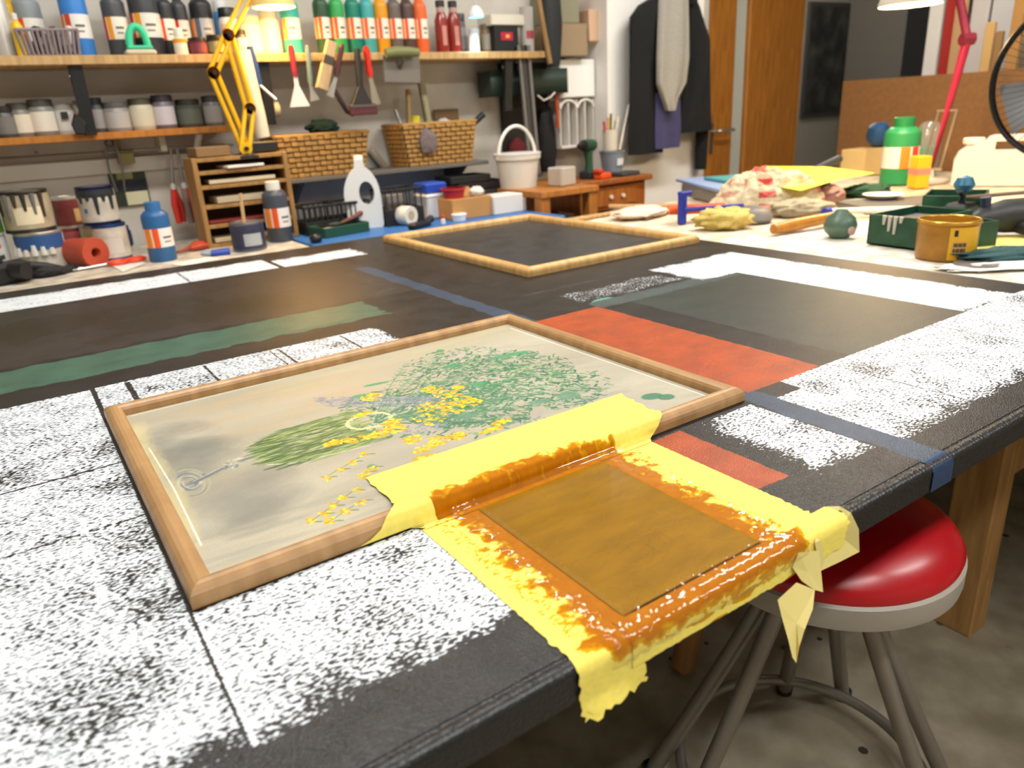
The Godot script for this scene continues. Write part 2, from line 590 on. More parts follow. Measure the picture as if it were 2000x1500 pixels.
func fill_rect(d: PackedByteArray, w: int, h: int, org: Vector2, res: float, r: Rect2, c: Color, rag: PackedByteArray, amt: float, tone := 0.0009) -> void:
	# a field of paint with hand-made edges
	var px := int(amt / res) + 2
	var x0 := clampi(int((r.position.x - org.x) / res) - px, 0, w)
	var x1 := clampi(int((r.end.x - org.x) / res) + px, 0, w)
	var y0 := clampi(int((r.position.y - org.y) / res) - px, 0, h)
	var y1 := clampi(int((r.end.y - org.y) / res) + px, 0, h)
	var cr := int(c.r * 255)
	var cg := int(c.g * 255)
	var cb := int(c.b * 255)
	var am := amt * 0.012
	for y in range(y0, y1):
		var wz := org.y + y * res
		var dz := minf(wz - r.position.y, r.end.y - wz)
		var wx := org.x + x0 * res
		for x in range(x0, x1):
			var q := y * w + x
			var k := rag[q]
			if minf(dz, minf(wx - r.position.x, r.end.x - wx)) + (k - 128) * am > 0.0:
				q *= 3
				var s := 1.0 + (k - 128) * tone
				d[q] = int(cr * s)
				d[q + 1] = int(cg * s)
				d[q + 2] = int(cb * s)
			wx += res

func dry_white(cov: PackedByteArray, w: int, h: int, org: Vector2, res: float, r: Rect2, dens: float, soft: float, n2: PackedByteArray, hard := 15) -> void:
	# how thickly the white was dry-brushed; soft sides fray out (hard: 1 left, 2 right, 4 far, 8 near end sharp)
	var x0 := clampi(int((r.position.x - org.x) / res), 0, w)
	var x1 := clampi(int((r.end.x - org.x) / res), 0, w)
	var y0 := clampi(int((r.position.y - org.y) / res), 0, h)
	var y1 := clampi(int((r.end.y - org.y) / res), 0, h)
	var is_ := 1.0 / maxf(soft, 0.0005)
	var blots := []
	for b in hole_blots:
		if r.grow(b[2]).has_point(Vector2(b[0], b[1])):
			blots.append(b)
	for y in range(y0, y1):
		var wz := org.y + y * res
		var ez := 9.0
		if not hard & 4:
			ez = minf(ez, wz - r.position.y)
		if not hard & 8:
			ez = minf(ez, r.end.y - wz)
		for x in range(x0, x1):
			var q := y * w + x
			var wx := org.x + x * res
			var e := ez
			if not hard & 1:
				e = minf(e, wx - r.position.x)
			if not hard & 2:
				e = minf(e, r.end.x - wx)
			var c := dens + (n2[q] - 128) * 0.0009
			e += (n2[q] - 128) * 0.00008
			if e < soft:
				c -= (1.0 - e * is_) * 0.4
			for b in blots:
				var dx: float = wx - b[0]
				var dzz: float = wz - b[1]
				var rr: float = (dx * dx + dzz * dzz) / (b[2] * b[2])
				if rr < 1.0:
					c -= b[3] * 0.6 * (1.0 - rr)
			cov[q] = maxi(cov[q], clampi(int(c * 255.0), 0, 255))

func panel_texture(org: Vector2, size: Vector2, w: int, h: int, sd: int) -> ImageTexture:
	var res := size.x / w
	# flat fields at half size
	var hw := w / 2
	var hh := h / 2
	var r2 := size.x / hw
	var n2 := nbytes(hw, hh, sd + 1, r2 / 0.05, 4, 1.5)
	var d := PackedByteArray()
	d.resize(hw * hh * 3)
	# ground: near-black with a brown cast, faintly scumbled
	var lut := PackedByteArray()
	for k in 256:
		lut.append(24 + k / 12)
	for q in hw * hh:
		var k := lut[n2[q]]
		d[q * 3] = k + 2
		d[q * 3 + 1] = k
		d[q * 3 + 2] = k - 1
	var R := func(x0, x1, z0, z1): return Rect2(x0, z0, x1 - x0, z1 - z0)
	var put := func(x0, x1, z0, z1, c, amt): fill_rect(d, hw, hh, org, r2, Rect2(x0, z0, x1 - x0, z1 - z0), Color(c), n2, amt)
	put.call(-0.45, 0.7, -1.86, -1.38, "352f2c", 0.01)
	put.call(-0.2, 0.32, -1.72, -1.55, "2c261d", 0.06)
	put.call(0.1, 0.45, -1.6, -1.44, "2c261d", 0.05)
	put.call(-0.45, 0.549, -1.366, -1.235, "3f5f50", 0.006)
	put.call(0.676, 0.712, -1.7, -0.303, "36475c", 0.003)
	put.call(0.91, 1.226, -1.02, -0.541, "353c39", 0.002)
	put.call(0.86, 0.905, -1.03, -1.015, "5d9a86", 0.008)
	put.call(0.845, 1.22, -1.02, -0.975, "465250", 0.002)
	put.call(0.699, 0.845, -0.992, -0.541, "a8481f", 0.001)
	put.call(0.5, 0.557, -0.518, -0.379, "a44a24", 0.001)
	put.call(0.5, 0.6, -0.303, -0.372, "2a2a2c", 0.001)
	# scratches of the dark green dragged over the orange field
	var rng := RandomNumberGenerator.new()
	rng.seed = sd * 7 + 3
	for k in 420:
		var p := Vector2(rng.randf_range(0.7, 0.845), rng.randf_range(-0.99, -0.541))
		if k > 170:
			p = Vector2(rng.randf_range(0.92, 1.22), rng.randf_range(-0.97, -0.55))
		var l := rng.randf_range(0.004, 0.026)
		var ang := rng.randf_range(-0.4, 0.4) + (0.2 if k % 3 else 1.2)
		var c: Color = Color("56543f") if k <= 170 else [Color("4a5248"), Color("5d564c"), Color("2b453b")][k % 3]
		var bend := rng.randf_range(-30.0, 30.0)
		for s in int(l / r2):
			var xx := int((p.x + cos(ang) * s * r2 - org.x) / r2)
			var yy := int((p.y + sin(ang) * s * r2 - org.y) / r2)
			ang += bend * r2
			if xx >= 0 and yy >= 0 and xx < hw and yy < hh and (s * 7 + k) % 5 > 0:
				var q := (yy * hw + xx) * 3
				d[q] = int(c.r * 255)
				d[q + 1] = int(c.g * 255)
				d[q + 2] = int(c.b * 255)
	# lines ruled between the sheets of the ground
	for ln in [[0.6, 0.75, -1.42, -1.4185, "4d4944"], [0.75, 1.05, -1.16, -1.1585, "4d4944"], [0.64, 0.6415, -1.9, -1.4, "4d4944"]]:
		put.call(ln[0], ln[1], ln[2], ln[3], ln[4], 0.001)
	var im := Image.create_from_data(hw, hh, false, Image.FORMAT_RGB8, d)
	im.resize(w, h, Image.INTERPOLATE_BILINEAR)
	d = im.get_data()
	# how much white, at quarter size
	var qw := w / 4
	var qh := h / 4
	var r4 := size.x / qw
	var n4 := nbytes(qw, qh, sd + 2, r4 / 0.04, 4, 1.5)
	var cov := PackedByteArray()
	cov.resize(qw * qh)
	var wh := func(x0, x1, z0, z1, dens, soft, hard): dry_white(cov, qw, qh, org, r4, Rect2(x0, z0, x1 - x0, z1 - z0), dens, soft, n4, hard)
	wh.call(-0.45, 0.046, -1.162, -0.368, 0.63, 0.03, 7)
	wh.call(0.046, 0.246, -0.525, -0.366, 0.645, 0.024, 7)
	wh.call(0.05, 0.49, -1.165, -1.0, 0.6, 0.012, 13)
	wh.call(-0.45, 0.549, -2.03, -1.865, 0.74, 0.012, 11)
	wh.call(0.562, 0.79, -1.99, -1.86, 0.76, 0.02, 1)
	wh.call(1.12, 1.39, -1.15, -0.99, 0.76, 0.012, 2)
	wh.call(1.226, 1.39, -1.0, -0.535, 0.76, 0.012, 5)
	wh.call(0.712, 1.44, -0.541, -0.35, 0.67, 0.026, 5)
	wh.call(0.578, 0.676, -0.516, -0.36, 0.64, 0.022, 6)
	wh.call(0.83, 1.12, -1.12, -1.02, 0.36, 0.02, 0)
	# places scraped bare again, and old tape lines left whole
	for ln in [[0.7, 0.76, -0.541, -0.51, 0], [0.674, 0.712, -0.6, -0.303, 0], [0.0452, 0.0468, -0.9, -0.36, 0], [0.198, 0.2015, -1.16, -1.0, 60], [0.3, 0.303, -1.16, -1.0, 60], [0.314, 0.317, -1.16, -1.0, 60], [0.088, 0.096, -1.16, -1.0, 50], [0.42, 0.423, -1.16, -1.0, 70], [0.86, 0.862, -0.541, -0.36, 80], [1.12, 1.122, -0.541, -0.4, 80], [-0.45, 0.046, -0.862, -0.858, 60], [-0.45, 0.046, -0.715, -0.712, 90], [-0.11, -0.106, -2.03, -1.855, 60], [0.33, 0.335, -2.03, -1.855, 120], [-0.01, -0.004, -0.75, -0.56, 178], [0.0468, 0.049, -0.52, -0.37, 255]]:
		var x0 := clampi(int(round((ln[0] - org.x) / r4)), 0, qw)
		var x1 := clampi(maxi(int(round((ln[1] - org.x) / r4)), int(round((ln[0] - org.x) / r4)) + 1), 0, qw)
		var y0 := clampi(int(round((ln[2] - org.y) / r4)), 0, qh)
		var y1 := clampi(maxi(int(round((ln[3] - org.y) / r4)), int(round((ln[2] - org.y) / r4)) + 1), 0, qh)
		for y in range(y0, y1):
			for x in range(x0, x1):
				var q := y * qw + x
				if ln[4] > 150:
					cov[q] = maxi(cov[q], mini(ln[4], 205) + (n4[q] - 128) / 4)
				else:
					cov[q] = mini(cov[q], ln[4])
	var cim := Image.create_from_data(qw, qh, false, Image.FORMAT_L8, cov)
	cim.resize(w, h, Image.INTERPOLATE_BILINEAR)
	cov = cim.get_data()
	# the weave of the ground shows where the brush skipped
	var n1 := nbytes(w, h, sd, res / 0.0034, 3, 2.2)
	for q in w * h:
		var c := cov[q]
		if c > 40:
			var f := c - n1[q]
			if f > -9:
				var o := q * 3
				if f > 9:
					d[o] = 228
					d[o + 1] = 236
					d[o + 2] = 243
				else:
					f += 9
					d[o] += (228 - d[o]) * f / 18
					d[o + 1] += (236 - d[o + 1]) * f / 18
					d[o + 2] += (243 - d[o + 2]) * f / 18
	return ImageTexture.create_from_image(Image.create_from_data(w, h, false, Image.FORMAT_RGB8, d))

func panel() -> void:
	var rng := RandomNumberGenerator.new()
	rng.seed = 12
	hole_blots = [[-0.02, -0.47, 0.05, 0.3], [0.0, -0.6, 0.05, 0.16], [0.16, -0.43, 0.025, 0.3], [0.03, -0.55, 0.03, 0.3], [0.04, -0.67, 0.035, 0.3], [0.035, -0.8, 0.03, 0.25], [-0.06, -0.9, 0.04, 0.25], [0.2, -0.5, 0.02, 0.3], [0.1, -0.39, 0.05, 0.2], [0.6, -0.5, 0.025, 0.3], [0.78, -0.5, 0.03, 0.25], [1.1, -0.46, 0.03, 0.22], [1.36, -0.52, 0.04, 0.3], [1.3, -0.88, 0.03, 0.2], [1.2, -1.1, 0.03, 0.18]]
	for k in 22:
		hole_blots.append([rng.randf_range(-0.3, 1.3), rng.randf_range(-1.15, -0.38), rng.randf_range(0.012, 0.04), rng.randf_range(0.08, 0.25)])
	var t := th("painted_panel", "large square black panel painted with white, orange, green and blue fields", "painting", Vector3(0, 0, 0))
	# board: rounded rim, leathery black
	var grain := noise_tex("leather", 0.06, Color(0, 0, 0), Color(1, 1, 1), 512, FastNoiseLite.TYPE_CELLULAR, 2)
	var rim := StandardMaterial3D.new()
	rim.albedo_color = Color("1b1b1c")
	rim.roughness = 0.38
	rim.heightmap_enabled = false
	rim.uv1_triplanar = true
	rim.uv1_world_triplanar = true
	rim.uv1_scale = Vector3(9, 9, 9)
	rim.heightmap_enabled = true
	rim.heightmap_texture = grain
	rim.heightmap_scale = 0.075
	var x0 := -0.45
	var x1 := 1.478
	var z0 := -2.13
	var z1 := -0.303
	var g := G.new()
	var prof := []   # offset inwards, height
	for k in 7:
		var a := PI / 2.0 * k / 6.0
		prof.append([0.007 * (1.0 - cos(a)), P - 0.007 + 0.007 * sin(a)])
	prof.append([0.011, P - 0.0009])
	prof.append([0.014, P - 0.0006])
	var full := [[0.003, TT + 0.0005], [0.0, TT + 0.004]] + prof
	for side in 4:
		for k in full.size() - 1:
			var pts := []
			for e in [[k, 0], [k, 1], [k + 1, 1], [k + 1, 0]]:
				var o: float = full[e[0]][0]
				var y: float = full[e[0]][1]
				var cs := [Vector3(x0 + o, y, z1 - o), Vector3(x1 - o, y, z1 - o), Vector3(x1 - o, y, z0 + o), Vector3(x0 + o, y, z0 + o)]
				pts.append(cs[(side + e[1]) % 4])
			var nn: Vector3 = (pts[1] - pts[0]).cross(pts[3] - pts[0]).normalized()
			var out: Vector3 = [Vector3(0, 0.3, 1), Vector3(1, 0.3, 0), Vector3(0, 0.3, -1), Vector3(-1, 0.3, 0)][side]
			g.face(pts, nn if nn.dot(out) > 0.0 else -nn)
	g.face([Vector3(x0 + 0.013, P - 0.0006, z0 + 0.013), Vector3(x1 - 0.013, P - 0.0006, z0 + 0.013), Vector3(x1 - 0.013, P - 0.0006, z1 - 0.013), Vector3(x0 + 0.013, P - 0.0006, z1 - 0.013)], Vector3.UP)
	g.face([Vector3(x0 + 0.003, TT + 0.0005, z0 + 0.003), Vector3(x1 - 0.003, TT + 0.0005, z0 + 0.003), Vector3(x1 - 0.003, TT + 0.0005, z1 - 0.003), Vector3(x0 + 0.003, TT + 0.0005, z1 - 0.003)], Vector3.DOWN)
	pa(t, "board", g.mesh(), rim)
	# painted faces, one above each third of the board
	var tiles := [[-0.437, 0.5, -1.25, -0.316, 2048, 2040], [0.5, 1.465, -1.25, -0.316, 2048, 1982], [-0.437, 1.465, -2.117, -1.25, 2048, 932]]
	for k in 3:
		var q: Array = tiles[k]
		var m := StandardMaterial3D.new()
		m.albedo_texture = panel_texture(Vector2(q[0], q[2]), Vector2(q[1] - q[0], q[3] - q[2]), q[4], q[5], 30 + k * 5)
		m.texture_repeat = false
		m.roughness = 0.36
		m.metallic_specular = 0.42
		m.heightmap_enabled = true
		m.heightmap_texture = paint_relief(k)
		m.heightmap_scale = 0.06
		var f := G.new()
		f.grid(4, 4, func(a, b): return Vector3(lerpf(q[0], q[1], a), P, lerpf(q[2], q[3], b)))
		pa(t, "painted_face", f.mesh(), m)
	# the blue band carried over the edge
	var bl := G.new()
	var path := [[0.316, P + 0.0003], [0.31, P + 0.0002], [0.3045, P - 0.003], [0.3025, P - 0.008], [0.3025, TT + 0.004]]
	bl.grid(1, 4, func(a, b): return Vector3(lerpf(0.674, 0.712, a), path[int(round(b * 4))][1], -path[int(round(b * 4))][0] + 0.0006))
	pa(t, "edge_stripe", bl.mesh(), mt("1f3a5c", 0.4), Vector3.ZERO, Vector3.ZERO, "blue stripe carried over the panel edge")

func paint_relief(k: int) -> ImageTexture:
	var key := "relief%d" % k
	var nz := FastNoiseLite.new()
	nz.seed = 50 + k
	nz.noise_type = FastNoiseLite.TYPE_SIMPLEX_SMOOTH
	nz.frequency = 0.26 if k < 2 else 0.4
	nz.fractal_octaves = 2
	var im := nz.get_image(2048, 2048 if k < 2 else 1024)
	im.convert(Image.FORMAT_L8)
	tex[key] = ImageTexture.create_from_image(im)
	return tex[key]

# ---------------------------------------------------------------- the framed flower painting
var cv: PackedByteArray
var CW := 700
var CH := 530

func dab(x: float, y: float, rx: float, ry: float, ang: float, c: Color, op: float, rough := 0.25) -> void:
	# one brush mark: an ellipse with a broken edge
	var r := maxf(rx, ry) + 1.0
	var ca := cos(ang)
	var sa := sin(ang)
	var cr := int(c.r * 255.0)
	var cg := int(c.g * 255.0)
	var cb := int(c.b * 255.0)
	for yy in range(maxi(0, int(y - r)), mini(CH, int(y + r) + 1)):
		for xx in range(maxi(0, int(x - r)), mini(CW, int(x + r) + 1)):
			var dx := xx - x
			var dy := yy - y
			var a := (dx * ca + dy * sa) / rx
			var b := (-dx * sa + dy * ca) / ry
			var e := 1.0 - a * a - b * b
			if e > 0.0:
				e -= rough * float((xx * 73 + yy * 151 + (xx * yy) % 37) % 17) / 17.0
				if e > 0.0:
					var o := op * minf(1.0, e * 4.0)
					var q := (yy * CW + xx) * 3
					cv[q] = int(cv[q] + (cr - cv[q]) * o)
					cv[q + 1] = int(cv[q + 1] + (cg - cv[q + 1]) * o)
					cv[q + 2] = int(cv[q + 2] + (cb - cv[q + 2]) * o)

func stroke(pts: Array, r0: float, r1: float, c: Color, op: float) -> void:
	for k in pts.size() - 1:
		var a: Vector2 = pts[k]
		var b: Vector2 = pts[k + 1]
		var n := maxi(1, int(a.distance_to(b) / maxf(1.0, minf(r0, r1) * 1.1)))
		for q in n:
			var f := (k + float(q) / n) / (pts.size() - 1)
			var p := a.lerp(b, float(q) / n)
			var r := lerpf(r0, r1, f)
			dab(p.x, p.y, r * 1.6, r, (b - a).angle(), c, op, 0.3)

func spray(rng: RandomNumberGenerator, n: int, c: Vector2, sx: float, sy: float, lo: float, hi: float, thin: float, cols: Array, op: float, dir := 0.0, wild := 3.0) -> void:
	# a cloud of small brush marks around c
	for k in n:
		var a := rng.randf() * TAU
		var rr := sqrt(rng.randf())
		var l := rng.randf_range(lo, hi)
		dab(c.x + cos(a) * rr * sx, c.y + sin(a) * rr * sy, l, maxf(1.2, l * thin), dir + rng.randf_range(-wild, wild) * 0.5, Color(cols[k % cols.size()]), op)

func painting_texture() -> ImageTexture:
	# canvas 0..1400 along the panel, 0 far to 1060 near; broad washes first at half size
	var rng := RandomNumberGenerator.new()
	rng.seed = 77
	CW = 700
	CH = 530
	cv = PackedByteArray()
	cv.resize(CW * CH * 3)
	var n1 := nbytes(CW, CH, 5, 0.006, 4, 4.0)
	var n2 := nbytes(CW, CH, 6, 0.3, 2)
	for q in CW * CH:
		var k := (n1[q] - 128) * 0.1 + (n2[q] - 128) * 0.05
		cv[q * 3] = clampi(int(174 + k), 0, 255)
		cv[q * 3 + 1] = clampi(int(167 + k), 0, 255)
		cv[q * 3 + 2] = clampi(int(147 + k), 0, 255)
	# peach passages, ochre strokes and cool greys
	for k in 70:
		dab(rng.randf_range(90, 420), rng.randf_range(30, 200), 70, 14, 0.02, [Color("c2a486"), Color("bc9f80"), Color("c2b088")][k % 3], 0.13, 0.3)
	for k in 60:
		dab(rng.randf_range(200, 700), rng.randf_range(6, 70), 70, 8, 0.02, [Color("c4b27c"), Color("beb28e"), Color("b5ae98")][k % 3], 0.16, 0.3)
	for k in 90:
		dab(rng.randf_range(180, 640), rng.randf_range(330, 520), 60, 16, -0.05, [Color("a19a8c"), Color("969184"), Color("aaa394")][k % 3], 0.16, 0.3)
	for k in 90:
		var a := rng.randf() * TAU
		var rr := sqrt(rng.randf())
		dab(48 + cos(a) * 50 * rr, 190 + sin(a) * 95 * rr, 30, 26, 0.2, Color("7a7b74"), 0.07, 0.1)
	for k in 70:
		dab(rng.randf_range(30, 120), rng.randf_range(330, 450), 36, 26, -0.2, Color("83827a"), 0.06, 0.1)
	for k in 60:
		dab(rng.randf_range(-6, 14), rng.randf_range(50, 450), 12, 30, 0.1, Color("c8bd8c"), 0.16, 0.3)
	for k in 40:
		dab(rng.randf_range(10, 220), rng.randf_range(440, 515), 50, 5, 0.06, [Color("cfc6a4"), Color("8a8a80")][k % 2], 0.16, 0.3)
	for k in 60:
		dab(rng.randf_range(520, 700), rng.randf_range(100, 520), 40, 8, 0.3, [Color("a6a294"), Color("949286"), Color("b4af98")][k % 3], 0.2, 0.3)
	var im := Image.create_from_data(CW, CH, false, Image.FORMAT_RGB8, cv)
	CW = 1400
	CH = 1060
	im.resize(CW, CH, Image.INTERPOLATE_BILINEAR)
	cv = im.get_data()
	# glass lying along the canvas: foot in loose arcs, stem with knop, bowl of stalks
	for k in 22:
		var a0 := rng.randf() * TAU
		var pts := []
		var ra := rng.randf_range(0.3, 1.0)
		for q in 12:
			var a := a0 + q * 0.3
			pts.append(Vector2(62 + cos(a) * 40 * ra, 596 + sin(a) * 84 * ra))
		stroke(pts.slice(0, 5 + k % 6), 6.0, 3, [Color("666d70"), Color("a9a78c"), Color("7d8488"), Color("bdb9a0")][k % 4], 0.32)
	stroke([Vector2(66, 600), Vector2(110, 585), Vector2(150, 568)], 13, 8, Color("6c7276"), 0.6)
	stroke([Vector2(70, 594), Vector2(150, 560)], 2, 2, Color("c6c4b0"), 0.6)
	spray(rng, 26, Vector2(175, 560), 30, 30, 5, 13, 0.5, ["5e666a", "b4b3a2", "8b9195", "d2cfbe"], 0.55)
	stroke([Vector2(196, 556), Vector2(236, 552)], 9, 8, Color("6a7176"), 0.6)
	for k in 560:
		var f := rng.randf()
		var half := 34.0 + 92.0 * sqrt(minf(1.0, f * 3.0))
		var x := 240.0 + f * 300.0
		var y := 556.0 + rng.randf_range(-1, 1) * half
		var c: Color = [Color("5f7a3c"), Color("7f9a4c"), Color("466232"), Color("a8b56c"), Color("6d8745"), Color("54733c")][rng.randi() % 6]
		dab(x, y, rng.randf_range(16, 44), rng.randf_range(3, 6), 0.0 + rng.randf_range(-0.25, 0.25), c, 0.6)
	# outline and depth of the bowl
	stroke([Vector2(240, 480), Vector2(300, 455), Vector2(480, 432)], 3, 2, Color("4c5f34"), 0.6)
	stroke([Vector2(240, 625), Vector2(300, 660), Vector2(490, 690)], 3, 2, Color("c6cbb0"), 0.7)
	for k in 160:
		dab(rng.randf_range(250, 520), 560 + rng.randf_range(-90, 110), rng.randf_range(20, 50), rng.randf_range(2, 4), rng.randf_range(-0.3, 0.3), [Color("33502a"), Color("b2ba7a"), Color("3f5e30"), Color("2c4624")][k % 4], 0.6)
	# foliage in clouds
	var greens := ["3f7a4c", "2f6a46", "5c8a5a", "235a3e", "7a9a6c", "44705a"]
	for e in [[700, 560, 190, 190, 260], [850, 640, 170, 170, 300], [960, 420, 200, 190, 420], [1080, 600, 150, 190, 380], [1000, 230, 180, 110, 200], [1180, 470, 120, 160, 260], [800, 760, 150, 80, 160], [640, 420, 120, 90, 120], [1090, 790, 110, 60, 90], [1200, 690, 90, 110, 90], [760, 600, 120, 150, 260], [880, 560, 110, 120, 260], [900, 330, 160, 120, 200], [1120, 360, 120, 110, 160]]:
		spray(rng, e[4], Vector2(e[0], e[1]), e[2], e[3], 5, 18, 0.3, greens, 0.75, 0.3, 2.6)
	for k in 40:
		# fern stalks with leaflets
		var a := rng.randf_range(-1.0, 0.9)
		var l := rng.randf_range(320, 700)
		var p0 := Vector2(560, 560)
		var p1 := p0 + Vector2(cos(a), sin(a)) * l * 0.6 + Vector2(0, rng.randf_range(-40, 40))
		var p2 := p0 + Vector2(cos(a), sin(a) * 0.85) * l
		if p2.y < 110 or p2.y > 850:
			continue
		var c: Color = [Color("3f7f58"), Color("5d9468"), Color("44695a")][k % 3]
		var pts := []
		for q in 13:
			var f := q / 12.0
			pts.append(p0.lerp(p1, f).lerp(p1.lerp(p2, f), f))
		stroke(pts, 2.0, 1.2, c, 0.5)
		for q in range(5, 13):
			for s in [-1, 1]:
				var pp: Vector2 = pts[q]
				dab(pp.x + s * 4, pp.y + s * 9, 11, 2.4, a + s * 1.0, c, 0.6)
	# broad leaves
	for q in [[610, 343, 30, 22], [700, 276, 50, 12], [966, 290, 40, 18], [1180, 330, 90, 20], [945, 499, 34, 20], [1262, 925, 38, 26], [1288, 955, 30, 24], [1025, 118, 16, 20], [440, 806, 14, 16], [1090, 760, 40, 30], [1000, 740, 46, 18], [830, 800, 40, 24], [780, 690, 40, 20]]:
		dab(q[0], q[1], q[2], q[3], 0.15, Color("3d9160") if q[1] < 500 else (Color("2c6b4d") if q[0] > 1200 else Color("5f8a70")), 0.8)
	# lavender-blue sprays
	for k in 620:
		var f := rng.randf()
		dab(500.0 + f * 300.0, 300.0 + f * 260.0 + rng.randf_range(-50, 50), rng.randf_range(5, 18), rng.randf_range(1.5, 4), 0.7 + rng.randf_range(-0.6, 0.6), [Color("767d90"), Color("888d9c"), Color("626b80"), Color("9da0aa")][k % 4], 0.5)
	spray(rng, 120, Vector2(650, 690), 60, 40, 4, 12, 0.3, ["767d90", "888d9c", "9da0aa"], 0.5)
	# pale cream loop
	for k in 120:
		var a := TAU * k / 120.0
		dab(556 + cos(a) * 62, 536 + sin(a) * 52 + rng.randf_range(-6, 6), 7, 4, a, Color("d9cf9c"), 0.8)
	# yellow blossoms in tight heads
	var ye := [[430, 612, 36, 14], [490, 632, 40, 14], [540, 640, 30, 18], [590, 628, 24, 34], [600, 590, 22, 20], [560, 480, 26, 12], [810, 440, 26, 26], [824, 500, 30, 40], [830, 560, 40, 50], [845, 610, 30, 26], [690, 640, 44, 40], [740, 560, 40, 30], [780, 620, 30, 34], [640, 370, 28, 26], [590, 730, 26, 20], [590, 800, 34, 16], [640, 780, 30, 24], [690, 790, 20, 18], [780, 815, 30, 10], [830, 790, 26, 12], [560, 850, 26, 14], [880, 480, 14, 14]]
	for q in ye:
		spray(rng, 44, Vector2(q[0], q[1]), q[2] * 1.15, q[3] * 1.15, 4.5, 11, 0.6, ["e4bf14", "d8a80e", "eed238", "d0980a"], 0.92)
	# sprigs trailing to the near side
	for sp in [[[455, 730], [330, 784]], [[356, 890], [226, 960]], [[350, 944], [262, 984]], [[440, 808], [395, 836]]]:
		var p := Vector2(sp[0][0], sp[0][1])
		var e := Vector2(sp[1][0], sp[1][1])
		stroke([p, e], 2, 1.5, Color("6e7d4e"), 0.6)
		var n := maxi(2, int(p.distance_to(e) / 36.0))
		for k in n + 1:
			var c := p.lerp(e, float(k) / n)
			spray(rng, 12, c + Vector2(rng.randf_range(-6, 6), rng.randf_range(-10, 10)), 12, 14, 4, 8, 0.6, ["e0b412", "ead024", "cc960a"], 0.92)
			dab(c.x + 16, c.y + 10, 12, 3.5, 0.6, Color("5d7a52"), 0.7)
	# bare scratched ground at the rim
	stroke([Vector2(19, 308), Vector2(24, 600), Vector2(17, 905)], 2.0, 2.5, Color("ece6d4"), 0.8)
	stroke([Vector2(20, 20), Vector2(500, 14)], 2.5, 2, Color("e5dcbf"), 0.6)
	stroke([Vector2(1372, 60), Vector2(1376, 1040)], 3, 3, Color("eeeade"), 0.6)
	stroke([Vector2(20, 1046), Vector2(1380, 1044)], 3, 3, Color("eeeade"), 0.6)
	return ImageTexture.create_from_image(Image.create_from_data(CW, CH, false, Image.FORMAT_RGB8, cv))

func moulding(parent: Node3D, x0: float, x1: float, z0: float, z1: float, w: float, h: float, m: Material) -> void:
	# four mitred half-round rails standing on y = 0
	var k := 8
	var prof := [Vector2(0, 0)]
	for q in k + 1:
		var a := PI * q / k
		prof.append(Vector2(w / 2.0 * (1.0 - cos(a)), h * 0.45 + h * 0.55 * sin(a)))
	prof.append(Vector2(w, 0))
	var cs := [Vector3(x0, 0, z1), Vector3(x1, 0, z1), Vector3(x1, 0, z0), Vector3(x0, 0, z0)]
	var dg := [Vector3(1, 0, -1), Vector3(-1, 0, -1), Vector3(-1, 0, 1), Vector3(1, 0, 1)]
	for s in 4:
		var g := G.new()
		var a: Vector3 = cs[s]
		var b: Vector3 = cs[(s + 1) % 4]
		var da: Vector3 = dg[s]
		var db: Vector3 = dg[(s + 1) % 4]
		var inw := Vector3(da.x + db.x, 0, da.z + db.z).normalized()
		for q in prof.size() - 1:
			var p: Vector2 = prof[q]
			var r: Vector2 = prof[q + 1]
			var d := (r - p).normalized()
			var nn := (Vector3.UP * d.x - inw * d.y).normalized()
			g.face([a + da * p.x + Vector3(0, p.y, 0), b + db * p.x + Vector3(0, p.y, 0), b + db * r.x + Vector3(0, r.y, 0), a + da * r.x + Vector3(0, r.y, 0)], nn)
		pa(parent, "rail", g.mesh(), m)

func framed_painting() -> void:
	var t := th("flower_painting", "framed painting of wild flowers in a glass, lying on the panel", "painting", Vector3(0, P + 0.0005, 0))
	moulding(t, 0.047, 0.677, -1.022, -0.527, 0.021, 0.017, mt("c29a68", 0.4, 0.0, "wood"))
	var m := StandardMaterial3D.new()
	m.albedo_texture = painting_texture()
	m.roughness = 0.5
	m.heightmap_enabled = true
	m.heightmap_texture = noise_tex("brush", 0.03, Color(0, 0, 0), Color(1, 1, 1), 512, FastNoiseLite.TYPE_SIMPLEX_SMOOTH, 4, 3.0)
	m.heightmap_scale = 0.02
	var f := G.new()
	f.grid(4, 4, func(a, b): return Vector3(lerpf(0.066, 0.658, a), 0.0035, lerpf(-1.003, -0.546, b)))
	pa(t, "canvas", f.mesh(), m, Vector3.ZERO, Vector3.ZERO, "wild flower bouquet with yellow blossoms and green ferns")

func far_frame() -> void:
	var t := th("empty_frame", "pale half-round wooden frame lying around a bare black square", "frame", Vector3(0, P + 0.0005, 0))
	moulding(t, 0.903, 1.437, -2.016, -1.285, 0.026, 0.02, mt("e6bd7c", 0.38, 0.0, "wood"))
	pa(t, "field", bx(0.484, 0.0016, 0.68, 0.0), mt("3a3b3e", 0.4, 0.0, "grime"), Vector3(1.17, 0, -1.65), Vector3.ZERO, "flat charcoal painted field inside the frame")

